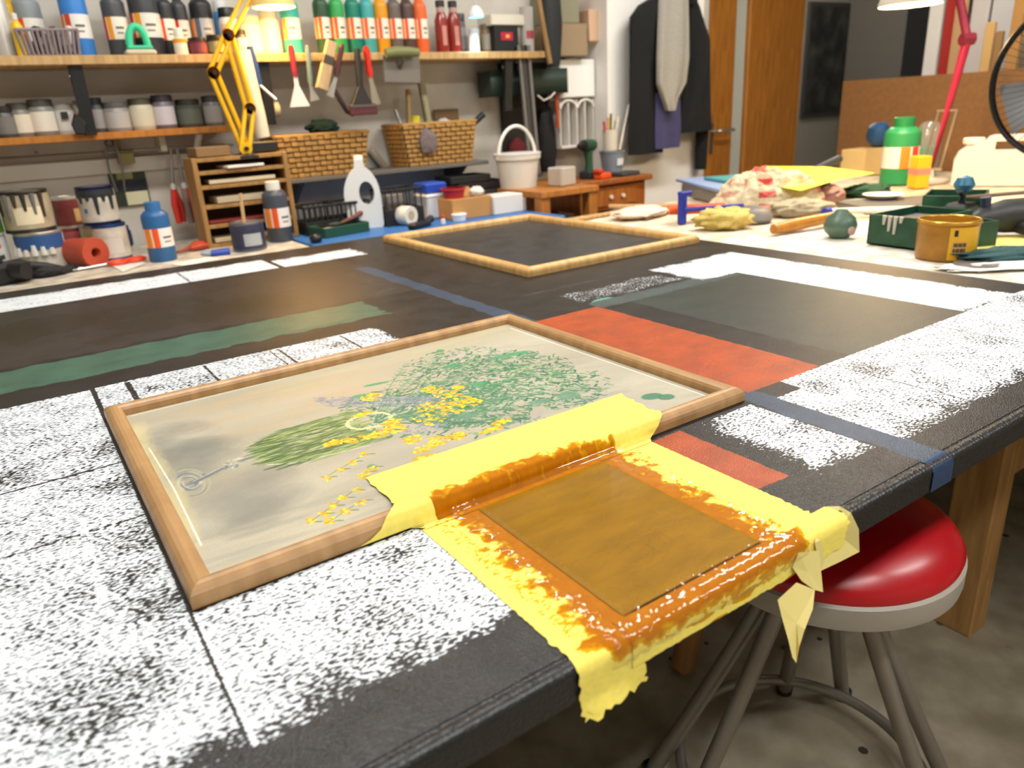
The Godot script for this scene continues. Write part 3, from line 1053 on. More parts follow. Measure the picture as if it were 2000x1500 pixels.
# ---------------------------------------------------------------- masking tape and resin
func tape_texture() -> ImageTexture:
	# tape seen from above: x 0.15..0.60, z -0.65..-0.25 (past -0.31 it counts along the tape, down over the edge)
	var w := 1170
	var h := 1040
	var n1 := nbytes(w, h, 91, 0.02, 4)
	var n2 := nbytes(w, h, 92, 0.09, 3, 2.0)
	var n3 := nbytes(w, h, 93, 0.03, 3, 5.0)
	var d := PackedByteArray()
	d.resize(w * h * 3)
	for y in h:
		var z := -0.65 + 0.4 * y / h
		for x in w:
			var xx := 0.15 + 0.45 * x / w
			var q := y * w + x
			# distance outside the pool on each side, and how far the resin was brushed there
			var f := -1.0
			var nn := (n1[q] - 128) * 0.00013
			var n_f := (n2[q] - 128) * 0.00003
			if z < -0.52:
				if xx > 0.255 and xx < 0.47:
					f = 0.024 - (-0.52 - z) - maxf(0.0, xx - 0.36) * 0.16 + nn + n_f
			elif z > -0.318:
				f = 0.03 - (z + 0.318) + nn * 0.5 + n_f
				if xx < 0.27:
					f -= (0.27 - xx) * 1.2
				if xx > 0.47:
					f -= (xx - 0.47) * 1.6
				# runs and dashes lower down the front
				if f < 0.0 and z < -0.262 and n3[q] > 176:
					f = 0.0035 if xx > 0.3 and xx < 0.48 else -1.0
			elif xx < 0.294:
				f = 0.026 - (0.294 - xx) + nn * 1.2 + n_f + maxf(0.0, z + 0.4) * 0.06
				if xx > 0.249 and xx < 0.262 and f < 0.0 and n2[q] > 158:
					f = 0.001
			elif xx > 0.442:
				f = 0.026 - (xx - 0.442) + nn * 1.5 + n_f + maxf(0.0, -0.46 - z) * 0.1
			else:
				f = 0.02
			var r := 246
			var g := 228
			var b := 112
			var k := (n2[q] - 128) / 14
			if f > 0.0:
				var e := minf(1.0, f / 0.009)
				r = int(lerpf(226, 182, e))
				g = int(lerpf(178, 108, e))
				b = int(lerpf(16, 0, e))
				k = (n1[q] - 128) / 10
			q *= 3
			d[q] = clampi(r + k, 0, 255)
			d[q + 1] = clampi(g + k, 0, 255)
			d[q + 2] = clampi(b + k / 3, 0, 255)
	return ImageTexture.create_from_image(Image.create_from_data(w, h, false, Image.FORMAT_RGB8, d))

func edge_pt(x: float, s: float, lift: float) -> Vector3:
	# a point s metres along a sheet laid from z = -0.33 towards the viewer and down over the panel's edge
	var r := 0.0085 + lift
	if s < 0.02:
		return Vector3(x, P + lift, -0.33 + s)
	var a := (s - 0.02) / 0.0118
	if a < PI / 2.0:
		return Vector3(x, P - 0.0085 + r * cos(a), -0.31 + r * sin(a))
	return Vector3(x, P - 0.0085 - (s - 0.02 - 0.0118 * PI / 2.0), -0.31 + r)

func tape_mat(t: Texture2D) -> StandardMaterial3D:
	var m := StandardMaterial3D.new()
	m.albedo_texture = t
	m.texture_repeat = false
	m.roughness = 0.6
	m.metallic_specular = 0.2
	m.backlight_enabled = true
	m.backlight = Color(0.16, 0.16, 0.16)
	m.heightmap_enabled = true
	m.heightmap_texture = noise_tex("crepe", 0.05, Color(0, 0, 0), Color(1, 1, 1), 512, FastNoiseLite.TYPE_SIMPLEX_SMOOTH, 3, 4.0)
	m.heightmap_scale = 0.012
	return m

func tuv(x: float, z: float) -> Vector2:
	return Vector2((x - 0.15) / 0.45, (z + 0.65) / 0.4)

func resin_pool() -> void:
	var tm := tape_mat(tape_texture())
	var jag := FastNoiseLite.new()
	jag.seed = 3
	jag.frequency = 14.0
	# strip laid over the picture frame, one torn end sticking out to each side
	var prof := [[-0.634, 0.0052], [-0.6, 0.0052], [-0.57, 0.007], [-0.552, 0.0125], [-0.546, 0.0172], [-0.5375, 0.0196], [-0.53, 0.0172], [-0.5255, 0.01], [-0.5252, 0.004], [-0.522, 0.0012], [-0.515, 0.001]]
	var g := G.new()
	var at := func(a, b):
		var f: float = b * (prof.size() - 1)
		var k := mini(int(f), prof.size() - 2)
		var z := lerpf(prof[k][0], prof[k + 1][0], f - k)
		var y := lerpf(prof[k][1], prof[k + 1][1], f - k)
		var xl: float = lerpf(0.236, 0.17, b * b) + jag.get_noise_1d(z * 3.0) * 0.004
		var xr: float = lerpf(0.578, 0.512, b) + jag.get_noise_1d(z * 3.0 + 9.0) * 0.006
		var x := lerpf(xl, xr, a)
		if x < 0.237:
			z = minf(z, -0.5256)
		return Vector3(x, P + y + 0.0004, z)
	g.grid(70, 40, at, func(a, b): var p: Vector3 = at.call(a, b); return tuv(p.x, p.z))
	one("masking_tape", "wide yellow masking tape stuck over the picture frame beside the resin", "tape", g.mesh(), tm, Vector3.ZERO, Vector3.ZERO, "strips of yellow masking tape")
	# strips down both sides, over the edge, ending in torn flaps
	for q in [[0.237, 0.296, 0.073, "hanging over the panel edge below the resin's corner, beside white paint", 0.0007, 0.007], [0.44, 0.513, 0.046, "between the resin pool and the small orange painted square", 0.0007, 0.004]]:
		var s := G.new()
		var lx: float = q[0]
		var rx: float = q[1]
		var at2 := func(a, b):
			var x := lerpf(lx, rx, a)
			x += jag.get_noise_1d(b * 5.0 + lx * 50.0) * 0.0012 * (1.0 if b < 0.7 else 3.0)
			var zs := -0.5265
			var total: float = (-0.33 - zs) + q[2] + jag.get_noise_1d(a * 1.6 + lx * 9.0) * q[5]
			var l: float = b * total
			var p: Vector3
			if l < -0.33 - zs:
				p = Vector3(x, P + q[4], zs + l)
			else:
				p = edge_pt(x, l - (-0.33 - zs), q[4])
			if p.y < TT:
				p.z += (TT - p.y) * (0.25 + 0.3 * sin(a * 5.0))
				p.x += (TT - p.y) * 0.15
			return p
		s.grid(14, 90, at2, func(a, b): var p: Vector3 = at2.call(a, b); var zz: float = p.z if p.z < -0.33 else -0.5265 + b * (0.1965 + q[2]); return tuv(p.x, minf(zz, -0.252)))
		one("masking_tape", "yellow masking tape strip " + q[3], "tape", s.mesh(), tm, Vector3.ZERO, Vector3.ZERO, "strips of yellow masking tape")
	# strip folded over the front edge
	var fs := G.new()
	var at3 := func(a, b):
		var l: float = lerpf(0.008, 0.0545 + jag.get_noise_1d(a * 2.0 + 4.0) * 0.0015 + 0.003 * a, b)
		var x := lerpf(0.283, 0.535 + jag.get_noise_1d(b * 3.0 + 20.0) * 0.006 - 0.012 * absf(b - 0.45), a)
		return edge_pt(x, l, 0.0014)
	fs.grid(60, 24, at3, func(a, b): return tuv(lerpf(0.283, 0.535, a), -0.322 + 0.0465 * b))
	one("masking_tape", "yellow masking tape folded over the panel's front edge, streaked with resin runs", "tape", fs.mesh(), tm, Vector3.ZERO, Vector3.ZERO, "strips of yellow masking tape")
	# loose torn ends
	var pale := StandardMaterial3D.new()
	pale.albedo_color = Color("e9d98a")
	pale.roughness = 0.6
	pale.backlight_enabled = true
	pale.backlight = Color(0.35, 0.33, 0.2)
	var e1 := G.new()
	var tail := [Vector3(0.4309, 0.8271, -0.293), Vector3(0.4587, 0.8292, -0.296), Vector3(0.476, 0.8177, -0.29), Vector3(0.4645, 0.8082, -0.283), Vector3(0.4479, 0.7995, -0.278), Vector3(0.4394, 0.7876, -0.276), Vector3(0.4364, 0.7743, -0.275), Vector3(0.4316, 0.7822, -0.276), Vector3(0.4301, 0.7973, -0.28), Vector3(0.4307, 0.8141, -0.288)]
	fan(e1, tail)
	one("tape_tail", "long pointed scrap of masking tape dangling in front of red stool", "tape", e1.mesh(), pale, Vector3.ZERO, Vector3.ZERO, "torn tape ends")
	var e2 := G.new()
	fan(e2, [Vector3(0.49, 0.8454, -0.2985), Vector3(0.4884, 0.8096, -0.29), Vector3(0.4746, 0.8184, -0.29), Vector3(0.4632, 0.8295, -0.2945), Vector3(0.455, 0.8441, -0.2985), Vector3(0.4616, 0.8548, -0.2985)])
	one("tape_tail", "short torn masking tape corner just above the pointed scrap", "tape", e2.mesh(), pale, Vector3.ZERO, Vector3.ZERO, "torn tape ends")
	var e3 := G.new()
	var q3 := [Vector3(0.5113, 0.86, -0.3155), Vector3(0.5291, 0.86, -0.3207), Vector3(0.5391, 0.86, -0.3135), Vector3(0.5364, 0.86, -0.3012)]
	for k in 4:
		q3[k] += Vector3(0, 0.0022, 0)
	fan(e3, q3 + [Vector3(0.5473, 0.8428, -0.2985), Vector3(0.5528, 0.8177, -0.2985), Vector3(0.5227, 0.82, -0.2985), Vector3(0.4947, 0.8229, -0.2985), Vector3(0.4829, 0.8556, -0.2985)])
	one("tape_tail", "torn square end of masking tape gripping the black panel edge", "tape", e3.mesh(), pale, Vector3.ZERO, Vector3.ZERO, "torn tape ends")
	# the pool: an amber bed on the black ground and the clear, wet surface over it
	var t := th("resin_pool", "square pool of glossy amber resin dammed with yellow tape", "resin", Vector3.ZERO)
	var bw := 760
	var bh := 1040
	var n1 := nbytes(bw, bh, 101, 0.008, 3, 3.0)
	var d := PackedByteArray()
	d.resize(bw * bh * 3)
	for k in bw * bh:
		var f := (n1[k] - 128) * 0.07
		d[k * 3] = clampi(int(142 + f), 0, 255)
		d[k * 3 + 1] = clampi(int(101 + f * 0.74), 0, 255)
		d[k * 3 + 2] = 0
	# hairline creases of the ground under the resin
	var rg0 := RandomNumberGenerator.new()
	rg0.seed = 15
	for k in 170:
		var p := Vector2(rg0.randf() * bw, rg0.randf() * bh)
		var ang := rg0.randf_range(-0.5, 0.5) + (1.4 if k % 4 == 0 else 0.0)
		var dk := 0.78 if k % 3 else 1.18
		for s in int(rg0.randf_range(10, 150)):
			p += Vector2(cos(ang), sin(ang))
			ang += rg0.randf_range(-0.12, 0.12)
			var xx := int(p.x)
			var yy := int(p.y)
			if xx >= 0 and yy >= 0 and xx < bw and yy < bh:
				var q := (yy * bw + xx) * 3
				d[q] = clampi(int(d[q] * dk), 40, 190)
				d[q + 1] = clampi(int(d[q + 1] * dk), 30, 150)
	var bm := StandardMaterial3D.new()
	bm.albedo_texture = ImageTexture.create_from_image(Image.create_from_data(bw, bh, false, Image.FORMAT_RGB8, d))
	bm.roughness = 0.5
	bm.metallic_specular = 0.2
	bm.clearcoat_enabled = true
	bm.clearcoat = 1.0
	bm.clearcoat_roughness = 0.03
	var bg := G.new()
	bg.grid(2, 2, func(a, b): return Vector3(lerpf(0.2935, 0.4425, a), P + 0.0014, lerpf(-0.5215, -0.3195, b)))
	pa(t, "amber_bed", bg.mesh(), bm, Vector3.ZERO, Vector3.ZERO, "dark ochre resin over the black ground")
	var rn := FastNoiseLite.new()
	rn.seed = 8
	rn.frequency = 1.0
	var rg := G.new()
	var ra := func(a, b):
		# a across, b from the far edge to the drip over the front
		var wob := rn.get_noise_2d(b * 14.0, 3.0) * 0.009 + rn.get_noise_2d(b * 45.0, 7.0) * 0.003
		var xl: float = 0.267 + wob
		var xr: float = 0.475 + rn.get_noise_2d(b * 12.0, 40.0) * 0.009
		var x := lerpf(xl, xr, a)
		var l: float = b * (0.1925 + 0.047 + rn.get_noise_1d(a * 22.0) * 0.007)
		var edge := minf(a, 1.0 - a) * (xr - xl)
		var rise := 1.0 - exp(-edge / 0.0016)
		var bump := rn.get_noise_2d(x * 95.0, b * 19.0) * 0.0026 * exp(-edge / 0.012)
		var lift := 0.0004 + 0.0026 * rise + bump * rise
		if l < 0.1925:
			var far := exp(-l / 0.0022)
			return Vector3(x, P + 0.0012 + lift + far * 0.0035, -0.5225 + l)
		var thin := clampf((0.2395 - l) / 0.006, 0.15, 1.0)
		return edge_pt(x, l - 0.1925, 0.0012 + lift * thin + rn.get_noise_2d(x * 160.0, l * 90.0) * 0.0006)
	rg.grid(110, 130, ra)
	# the level middle is the bed itself: keep the rim only
	var keep := PackedInt32Array()
	for k in range(0, rg.i.size(), 3):
		var inside := true
		for e in 3:
			var p := rg.v[rg.i[k + e]]
			if p.x < 0.2945 or p.x > 0.4415 or p.z < -0.5165 or p.z > -0.3205:
				inside = false
		if not inside:
			keep.append_array(rg.i.slice(k, k + 3))
	rg.i = keep
	var clear := StandardMaterial3D.new()
	clear.transparency = BaseMaterial3D.TRANSPARENCY_ALPHA
	clear.albedo_color = Color(0.7, 0.5, 0.01, 0.06)
	clear.roughness = 0.03
	pa(t, "wet_surface", rg.mesh(), clear, Vector3.ZERO, Vector3.ZERO, "clear glossy resin surface with rounded wavy rim")

func fan(g: G, pts: Array) -> void:
	var c := Vector3.ZERO
	for p in pts:
		c += p
	c /= pts.size()
	for k in pts.size():
		var a: Vector3 = pts[k]
		var b: Vector3 = pts[(k + 1) % pts.size()]
		var nn := (a - c).cross(b - c).normalized()
		if nn.dot(Vector3(0, 1.2, 0) - c) < 0.0:
			nn = -nn
		g.face([c, a, b], nn)

# ---------------------------------------------------------------- stool
func stool() -> void:
	var t := th("stool", "round red padded stool with grey rim and tubular legs", "stool", Vector3(0.962, 0, -0.582))
	var red := mt("b80f1c", 0.28)
	pa(t, "seat_pad", la([Vector2(0.182, 0.536), Vector2(0.194, 0.542), Vector2(0.196, 0.552), Vector2(0.188, 0.566), Vector2(0.168, 0.582), Vector2(0.135, 0.596), Vector2(0.09, 0.606), Vector2(0.045, 0.611), Vector2(0, 0.612)], 64), red, Vector3.ZERO, Vector3.ZERO, "glossy red vinyl seat")
	var grey := mt("a9a297", 0.45)
	pa(t, "seat_rim", la([Vector2(0, 0.5), Vector2(0.188, 0.5), Vector2(0.197, 0.504), Vector2(0.199, 0.514), Vector2(0.199, 0.539), Vector2(0.194, 0.543), Vector2(0.17, 0.54)], 64), grey, Vector3.ZERO, Vector3.ZERO, "grey band round the seat")
	var steel := mt("8d867d", 0.36, 0.5)
	pa(t, "hub", la([Vector2(0.05, 0.43), Vector2(0.085, 0.48), Vector2(0.09, 0.5)], 24), steel)
	for k in 6:
		var a := deg_to_rad([196.0, 222.0, 70.0, 40.0, 318.0, 344.0][k])
		var d := Vector3(cos(a), 0, sin(a))
		var path := []
		for q in 13:
			var f := q / 12.0
			path.append(d * (0.05 + (0.185 if k % 2 == 0 else 0.215) * pow(f, 1.1)) + Vector3(0, 0.498 - f * 0.49, 0))
		var lg := pa(t, "leg", tu(path, 0.0145, 12), steel)
		pa(lg, "foot_cap", la([Vector2(0, 0), Vector2(0.017, 0), Vector2(0.018, 0.02), Vector2(0.014, 0.024)], 14), mt("2a2a2a", 0.6), d * (0.236 if k % 2 == 0 else 0.266))
	pa(t, "foot_ring", tu(arc(Vector3(0, 0.05, 0), Vector3(0.212, 0, 0), Vector3(0, 0, 0.212), 0, TAU, 56), 0.0105, 10, false), steel)

# ---------------------------------------------------------------- wall fittings
func back_wall_fittings() -> void:
	var birch := mt("d9b47c", 0.5, 0.0, "wood")
	var xl := -1.2
	var xr := Vector3(2.0427, 1.4297, -2.7).x
	var s := th("bottle_shelf", "long pale wooden wall shelf carrying paint bottles", "shelf", Vector3((xl + xr) / 2.0, S1 - 0.026, -2.81))
	pa(s, "board", bx(xr - xl, 0.026, 0.22, 0.002), birch)
	for q in [Vector3(0.2891, 1.4229, -2.75), Vector3(0.8558, 1.4169, -2.75), Vector3(1.8645, 1.3984, -2.75)]:
		var k: Vector3 = q
		var b := pa(s, "bracket", pz([Vector2(0.058, 0), Vector2(0.095, 0), Vector2(0.085, -0.1), Vector2(0.072, -0.2), Vector2(0.058, -0.2), Vector2(0.066, -0.1)], 0.036, 0.002), mt("17181a", 0.5), Vector3(k.x - (xl + xr) / 2.0, 0, 0), Vector3(0, -90, 0))
		pa(b, "screw", cy(0.006, 0.004), mt("b0aca4", 0.3, 0.8), Vector3(0.075, -0.03, 0.018), Vector3(90, 0, 0))
	var xr2 := Vector3(0.7187, 1.208, -2.76).x
	var s2 := th("jar_shelf", "short orange-brown wall shelf carrying a row of paint jars", "shelf", Vector3((xl + xr2) / 2.0, S2 - 0.022, -2.84))
	pa(s2, "board", bx(xr2 - xl, 0.022, 0.16, 0.002), mt("c9822c", 0.5, 0.0, "wood"))
	for x in [-0.2, 0.75]:
		pa(s2, "bracket", bx(0.02, 0.05, 0.08, 0.002), mt("d8d0c0", 0.6), Vector3(x, -0.05, -0.035))
	# clamp hanging from the first bracket
	var q := Vector3(0.2627, 1.2044, -2.74)
	var c := th("spring_clamp", "small black spring clamp on the end of the shelf bracket", "clamp", q)
	pa(c, "jaw", pz([Vector2(-0.014, 0), Vector2(0.014, 0), Vector2(0.02, 0.03), Vector2(0.006, 0.06), Vector2(-0.006, 0.06), Vector2(-0.02, 0.03)], 0.02, 0.003), mt("191919", 0.5))
	pa(c, "lever", bx(0.008, 0.03, 0.03, 0.002), mt("8c8880", 0.3, 0.8), Vector3(0.0, 0.055, 0))
	# tool rail below the lower shelf
	var r0 := Vector3(0.0411, 1.1575, -2.86)
	var r1 := Vector3(0.7448, 1.1406, -2.86)
	var tr := th("tool_rail", "thin steel tool rail on the wall under the orange shelf", "rail", r0)
	pa(tr, "rod", tu([Vector3(-1.0, 0, 0), Vector3(r1.x - r0.x, r1.y - r0.y, 0)], 0.004, 8), mt("8e8a82", 0.35, 0.8))
	for x in [-0.5, 0.1, 0.6]:
		pa(tr, "hook_post", tu([Vector3(x, 0, 0), Vector3(x, 0, -0.06)], 0.004, 6), mt("8e8a82", 0.35, 0.8))
	# narrow dark ledge under the wicker baskets
	var l0 := Vector3(0.8423, 1.0112, -2.75)
	var l1 := Vector3(1.7279, 0.9529, -2.75)
	var le := th("basket_ledge", "narrow grey wall ledge under the two wicker baskets", "shelf", Vector3((l0.x + l1.x) / 2.0, 0.995, -2.82))
	pa(le, "board", bx(l1.x - l0.x + 0.02, 0.016, 0.2, 0.002), mt("6d665d", 0.6))
	for x in [-0.35, 0.35]:
		pa(le, "bracket", pz([Vector2(-0.09, 0), Vector2(0.08, 0), Vector2(-0.09, -0.12)], 0.02), mt("55504a", 0.6), Vector3(x, 0, 0), Vector3(0, -90, 0))
	# cable duct down the wall between the baskets
	one("cable_duct", "grey slanting duct on the wall between the wicker baskets", "duct", tu([Vector3(1.2869, 1.0834, -2.9), Vector3(1.357, 0.9894, -2.9)], 0.02, 4), mt("a8a094", 0.6))
	# skirting band seen behind the tins
	one("wall_batten", "pale horizontal batten on the wall above the stacked tins", "batten", bx(1.5, 0.05, 0.015, 0.003), mt("d6cfc3", 0.7), Vector3(0.1, Vector3(0.2359, 1.0739, -2.9).y, -2.912))

# ---------------------------------------------------------------- kinds of container
func paint_bottle(label: String, x: float, y: float, z: float, r: float, h: float, col: String, group: String, cap := "", lab := "f2ece2", stripe := "ee5a1e", turn := 0.0) -> Node3D:
	# plastic artist's paint bottle: body with shoulder, label with bright stripes, ribbed cap
	var t := th("paint_bottle", label, "bottle", Vector3(x, y, z), group, turn)
	var bh := h * 0.86
	pa(t, "body", la([Vector2(0, 0), Vector2(r * 0.94, 0), Vector2(r, 0.004), Vector2(r, bh * 0.88), Vector2(r * 0.97, bh * 0.92), Vector2(r * 0.72, bh * 0.985), Vector2(r * 0.55, bh)], 28), mt(col, 0.4))
	var l := pa(t, "label", la([Vector2(r * 1.012, bh * 0.29), Vector2(r * 1.012, bh * 0.66)], 28), mt(lab, 0.5), Vector3.ZERO, Vector3.ZERO, "paper label with bright stripes")
	pa(l, "label_stripe", la([Vector2(r * 1.02, bh * 0.29), Vector2(r * 1.02, bh * 0.66)], 8, 2.05, 2.5), mt(stripe, 0.5))
	pa(l, "label_stripe", la([Vector2(r * 1.02, bh * 0.29), Vector2(r * 1.02, bh * 0.66)], 6, 2.62, 3.15), mt("f08a2a" if stripe != "f0a01e" else "d33a1a", 0.5))
	pa(l, "label_print", la([Vector2(r * 1.02, bh * 0.46), Vector2(r * 1.02, bh * 0.5)], 6, 1.1, 1.8), mt("6c665e", 0.6))
	pa(l, "label_print", la([Vector2(r * 1.02, bh * 0.38), Vector2(r * 1.02, bh * 0.41)], 6, 1.2, 1.75), mt("8d867c", 0.6))
	pa(t, "cap", la([Vector2(0, bh * 0.98), Vector2(r * 0.58, bh * 0.98), Vector2(r * 0.58, h * 0.99), Vector2(r * 0.5, h), Vector2(0, h)], 20), mt(cap if cap != "" else col, 0.4))
	return t

func tin(label: String, x: float, y: float, z: float, r: float, h: float, body: String, lab: String, group: String, turn := 0.0, rim := "b9b3a8") -> Node3D:
	# lever-lid paint tin: body, rolled rims, lid, paper wrap
	var t := th("paint_tin", label, "tin", Vector3(x, y, z), group, turn)
	pa(t, "body", la([Vector2(0, 0), Vector2(r * 0.98, 0), Vector2(r * 1.0, 0.003), Vector2(r * 0.975, 0.008), Vector2(r * 0.975, h * 0.94), Vector2(r, h * 0.965), Vector2(r * 0.98, h), Vector2(r * 0.84, h), Vector2(r * 0.82, h * 0.975)], 28), mt(rim, 0.35, 0.6))
	pa(t, "wrap", la([Vector2(r * 0.983, h * 0.09), Vector2(r * 0.983, h * 0.91)], 28), mt(body, 0.5, 0.0, "grime"))
	if lab != "":
		pa(t, "label", la([Vector2(r * 0.993, h * 0.2), Vector2(r * 0.993, h * 0.62)], 10, 1.0, 2.1), mt(lab, 0.6))
	pa(t, "lid", la([Vector2(0, h * 0.975), Vector2(r * 0.8, h * 0.975), Vector2(r * 0.82, h * 0.985), Vector2(r * 0.62, h * 0.985), Vector2(0, h * 0.98)], 24), mt("9a958c", 0.35, 0.7))
	return t

func jar(label: String, x: float, y: float, z: float, r: float, h: float, body: String, lab: String, lid: String, group: String) -> Node3D:
	var t := th("paint_jar", label, "jar", Vector3(x, y, z), group)
	pa(t, "body", la([Vector2(0, 0), Vector2(r * 0.93, 0), Vector2(r, 0.006), Vector2(r, h * 0.74), Vector2(r * 0.84, h * 0.82)], 24), mt(body, 0.35))
	pa(t, "label", la([Vector2(r * 1.012, h * 0.12), Vector2(r * 1.012, h * 0.66)], 14, 0.6, 2.9), mt(lab, 0.6))
	pa(t, "lid", la([Vector2(0, h * 0.8), Vector2(r * 0.92, h * 0.8), Vector2(r * 0.92, h * 0.985), Vector2(r * 0.86, h), Vector2(0, h)], 24), mt(lid, 0.4))
	return t

func upper_shelf() -> void:
	var z := -2.8
	# q: x, base, width, height from the photograph's own geometry
	var q := []
	q = [0.1298, 1.4591, 0.0573, 0.1739]
	var o := th("canister", "tall silvery white metal canister at the end of the upper shelf", "canister", Vector3(q[0], S1, z))
	pa(o, "body", la([Vector2(0, 0), Vector2(q[2] * 0.5, 0), Vector2(q[2] * 0.5, 0.2), Vector2(q[2] * 0.4, 0.22), Vector2(0, 0.22)], 24), mt("d5d2cc", 0.35, 0.3))
	pa(o, "lid", la([Vector2(0, 0.22), Vector2(q[2] * 0.34, 0.22), Vector2(q[2] * 0.34, 0.25), Vector2(0, 0.25)], 20), mt("8d8a86", 0.4))
	q = [0.1662, 1.4553, 0.033, 0.0811]
	o = th("marker_tube", "thin bright yellow tube between silver canister and grey basket", "tube", Vector3(q[0], S1, -2.74))
	pa(o, "body", la([Vector2(0, 0), Vector2(0.016, 0), Vector2(0.016, 0.08), Vector2(0.008, 0.095), Vector2(0, 0.095)], 16), mt("f2c617", 0.4))
	pa(o, "cap", cy(0.008, 0.02), mt("e5e0d5", 0.4), Vector3(0, 0.095, 0))
	paint_bottle("pale grey paint bottle with orange label behind the slotted basket", Vector3(0.21, 1.506, -2.85).x, S1, -2.86, 0.038, 0.2, "8d9599", "paint bottles on the upper shelf")
	paint_bottle("yellow paint bottle with orange label behind the slotted basket", Vector3(0.1569, 1.5056, -2.85).x, S1, -2.875, 0.034, 0.19, "e0b020", "paint bottles on the upper shelf")
	# slotted basket
	q = [0.2381, 1.455, 0.1708, 0.058]
	o = th("slotted_basket", "mauve grey slotted plastic basket full of small clutter on upper shelf", "basket", Vector3(q[0], S1, -2.775))
	var bw: float = q[2] * 0.92
	var mauve := mt("8f8185", 0.5)
	pa(o, "bottom", bx(bw * 0.9, 0.006, 0.1, 0.002), mauve)
	pa(o, "rim", tu([Vector3(-bw / 2, 0.07, 0.06), Vector3(bw / 2, 0.07, 0.06), Vector3(bw / 2, 0.07, -0.06), Vector3(-bw / 2, 0.07, -0.06), Vector3(-bw / 2, 0.07, 0.06)], 0.005, 6), mauve)
	for k in 13:
		var f := k / 12.0 - 0.5
		for s in [-1, 1]:
			pa(o, "slat", tu([Vector3(f * bw * 0.9, 0.003, s * 0.05), Vector3(f * bw, 0.07, s * 0.06)], 0.0045, 5), mauve)
	for s in [-1, 1]:
		pa(o, "end_panel", bx(0.004, 0.066, 0.1, 0.001), mauve, Vector3(s * bw * 0.475, 0.003, 0))
	var oddc := ["d8d4cc", "2a2a2c", "6f6a66", "b9a98c", "3c3a3c", "e6e2da"]
	for k in 6:
		one("clutter_tube", "%s stub of a tube poking out of the slotted basket" % ["white", "black", "grey", "tan", "charcoal", "ivory"][k], "tube", cy(0.009 + 0.002 * (k % 2), 0.075, 0.002, 12), mt(oddc[k], 0.5), Vector3(q[0] - bw * 0.36 + k * bw * 0.14, S1 + 0.012, -2.78 + 0.015 * (k % 3 - 1)), Vector3(14.0 * sin(k * 2.0), 0, 12.0 * cos(k * 3.0)), "tubes in the slotted basket")
	# single bottles
	paint_bottle("bright blue paint bottle with white label on the upper shelf", Vector3(0.3283, 1.5014, -2.8).x, S1, z, 0.038, 0.21, "3d86d6", "paint bottles on the upper shelf", "4a90e0", "eceae4", "d94a2a")
	paint_bottle("dark slate paint bottle between the bright blue bottle and mint tape holder", Vector3(0.4384, 1.5021, -2.8).x, S1, z, 0.034, 0.2, "4a4c50", "paint bottles on the upper shelf", "", "efe8da", "f0a01e")
	paint_bottle("fat charcoal paint bottle with yellow framed label behind the mint tape holder", Vector3(0.5265, 1.5026, -2.8).x, S1, z, 0.044, 0.22, "3f4145", "paint bottles on the upper shelf", "", "e9e4da", "f0a01e")
	paint_bottle("near-black paint bottle between the fat charcoal and slim charcoal bottles", Vector3(0.5924, 1.5052, -2.82).x, S1, -2.82, 0.026, 0.2, "35363b", "paint bottles on the upper shelf")
	paint_bottle("slim charcoal paint bottle with red stripe behind small white bottle", Vector3(0.6431, 1.5077, -2.84).x, S1, -2.85, 0.025, 0.2, "3d3e42", "paint bottles on the upper shelf", "", "e5dfd5", "d8381c")
	paint_bottle("wide black bottle with blue grey label behind the dark jars", Vector3(0.7133, 1.5237, -2.84).x, S1, -2.85, 0.036, 0.21, "26272a", "paint bottles on the upper shelf", "", "a9b2bd", "5c6470")
	# mint tape holder
	q = [0.48, 1.4524, 0.0881, 0.0695]
	o = th("tape_holder", "mint green tape holder with a round loop on the upper shelf", "tape holder", Vector3(q[0], S1, -2.735))
	pa(o, "base", bx(q[2], 0.016, 0.05, 0.005), mt("cfc6ae", 0.5))
	pa(o, "foot", bx(q[2] * 0.84, 0.012, 0.046, 0.004), mt("49c79a", 0.45), Vector3(0, 0.016, 0))
	pa(o, "loop", tu(arc(Vector3(0, 0.028, 0), Vector3(0.026, 0, 0), Vector3(0, 0.055, 0), 0, PI, 14), 0.011, 10), mt("3ccf9c", 0.4))
	# small bottles and jars by the yellow lamp
	q = [0.6044, 1.4519, 0.0477, 0.0655]
	o = th("dropper_bottle", "small white bottle with orange band beside the mint tape holder", "bottle", Vector3(q[0], S1, -2.74))
	pa(o, "body", la([Vector2(0, 0), Vector2(0.021, 0), Vector2(0.021, 0.045), Vector2(0.012, 0.055)], 20), mt("e9dcc6", 0.4))
	pa(o, "band", cy(0.0215, 0.014), mt("e39a2c", 0.4), Vector3(0, 0.034, 0))
	pa(o, "cap", cy(0.014, 0.026), mt("ece6da", 0.4), Vector3(0, 0.054, 0))
	jar("squat maroon jar with black lid on the upper shelf", Vector3(0.6585, 1.4745, -2.74).x, S1, -2.745, 0.03, 0.052, "5a2230", "74303c", "1c1c1e", "small jars by the yellow lamp")
	jar("squat dark jar with olive label on the upper shelf", Vector3(0.7149, 1.4746, -2.74).x, S1, -2.745, 0.028, 0.06, "26221c", "8f8a5e", "1a1a1a", "small jars by the yellow lamp")
	jar("purple black jar with white label beside the yellow lamp joint", Vector3(0.7975, 1.469, -2.73).x, S1, -2.735, 0.021, 0.075, "3a2630", "d8cfc4", "201c1e", "small jars by the yellow lamp")
	jar("white jar with wide black lid behind the yellow lamp joint", Vector3(0.7864, 1.5278, -2.8).x, S1, -2.81, 0.03, 0.15, "dfdcd4", "e7b9a8", "141414", "small jars by the yellow lamp")
	jar("blue jar with pale lid behind the yellow lamp joint", Vector3(0.7834, 1.5662, -2.86).x, S1, -2.87, 0.025, 0.18, "4f9be0", "6fb0ea", "d5d8da", "small jars by the yellow lamp")
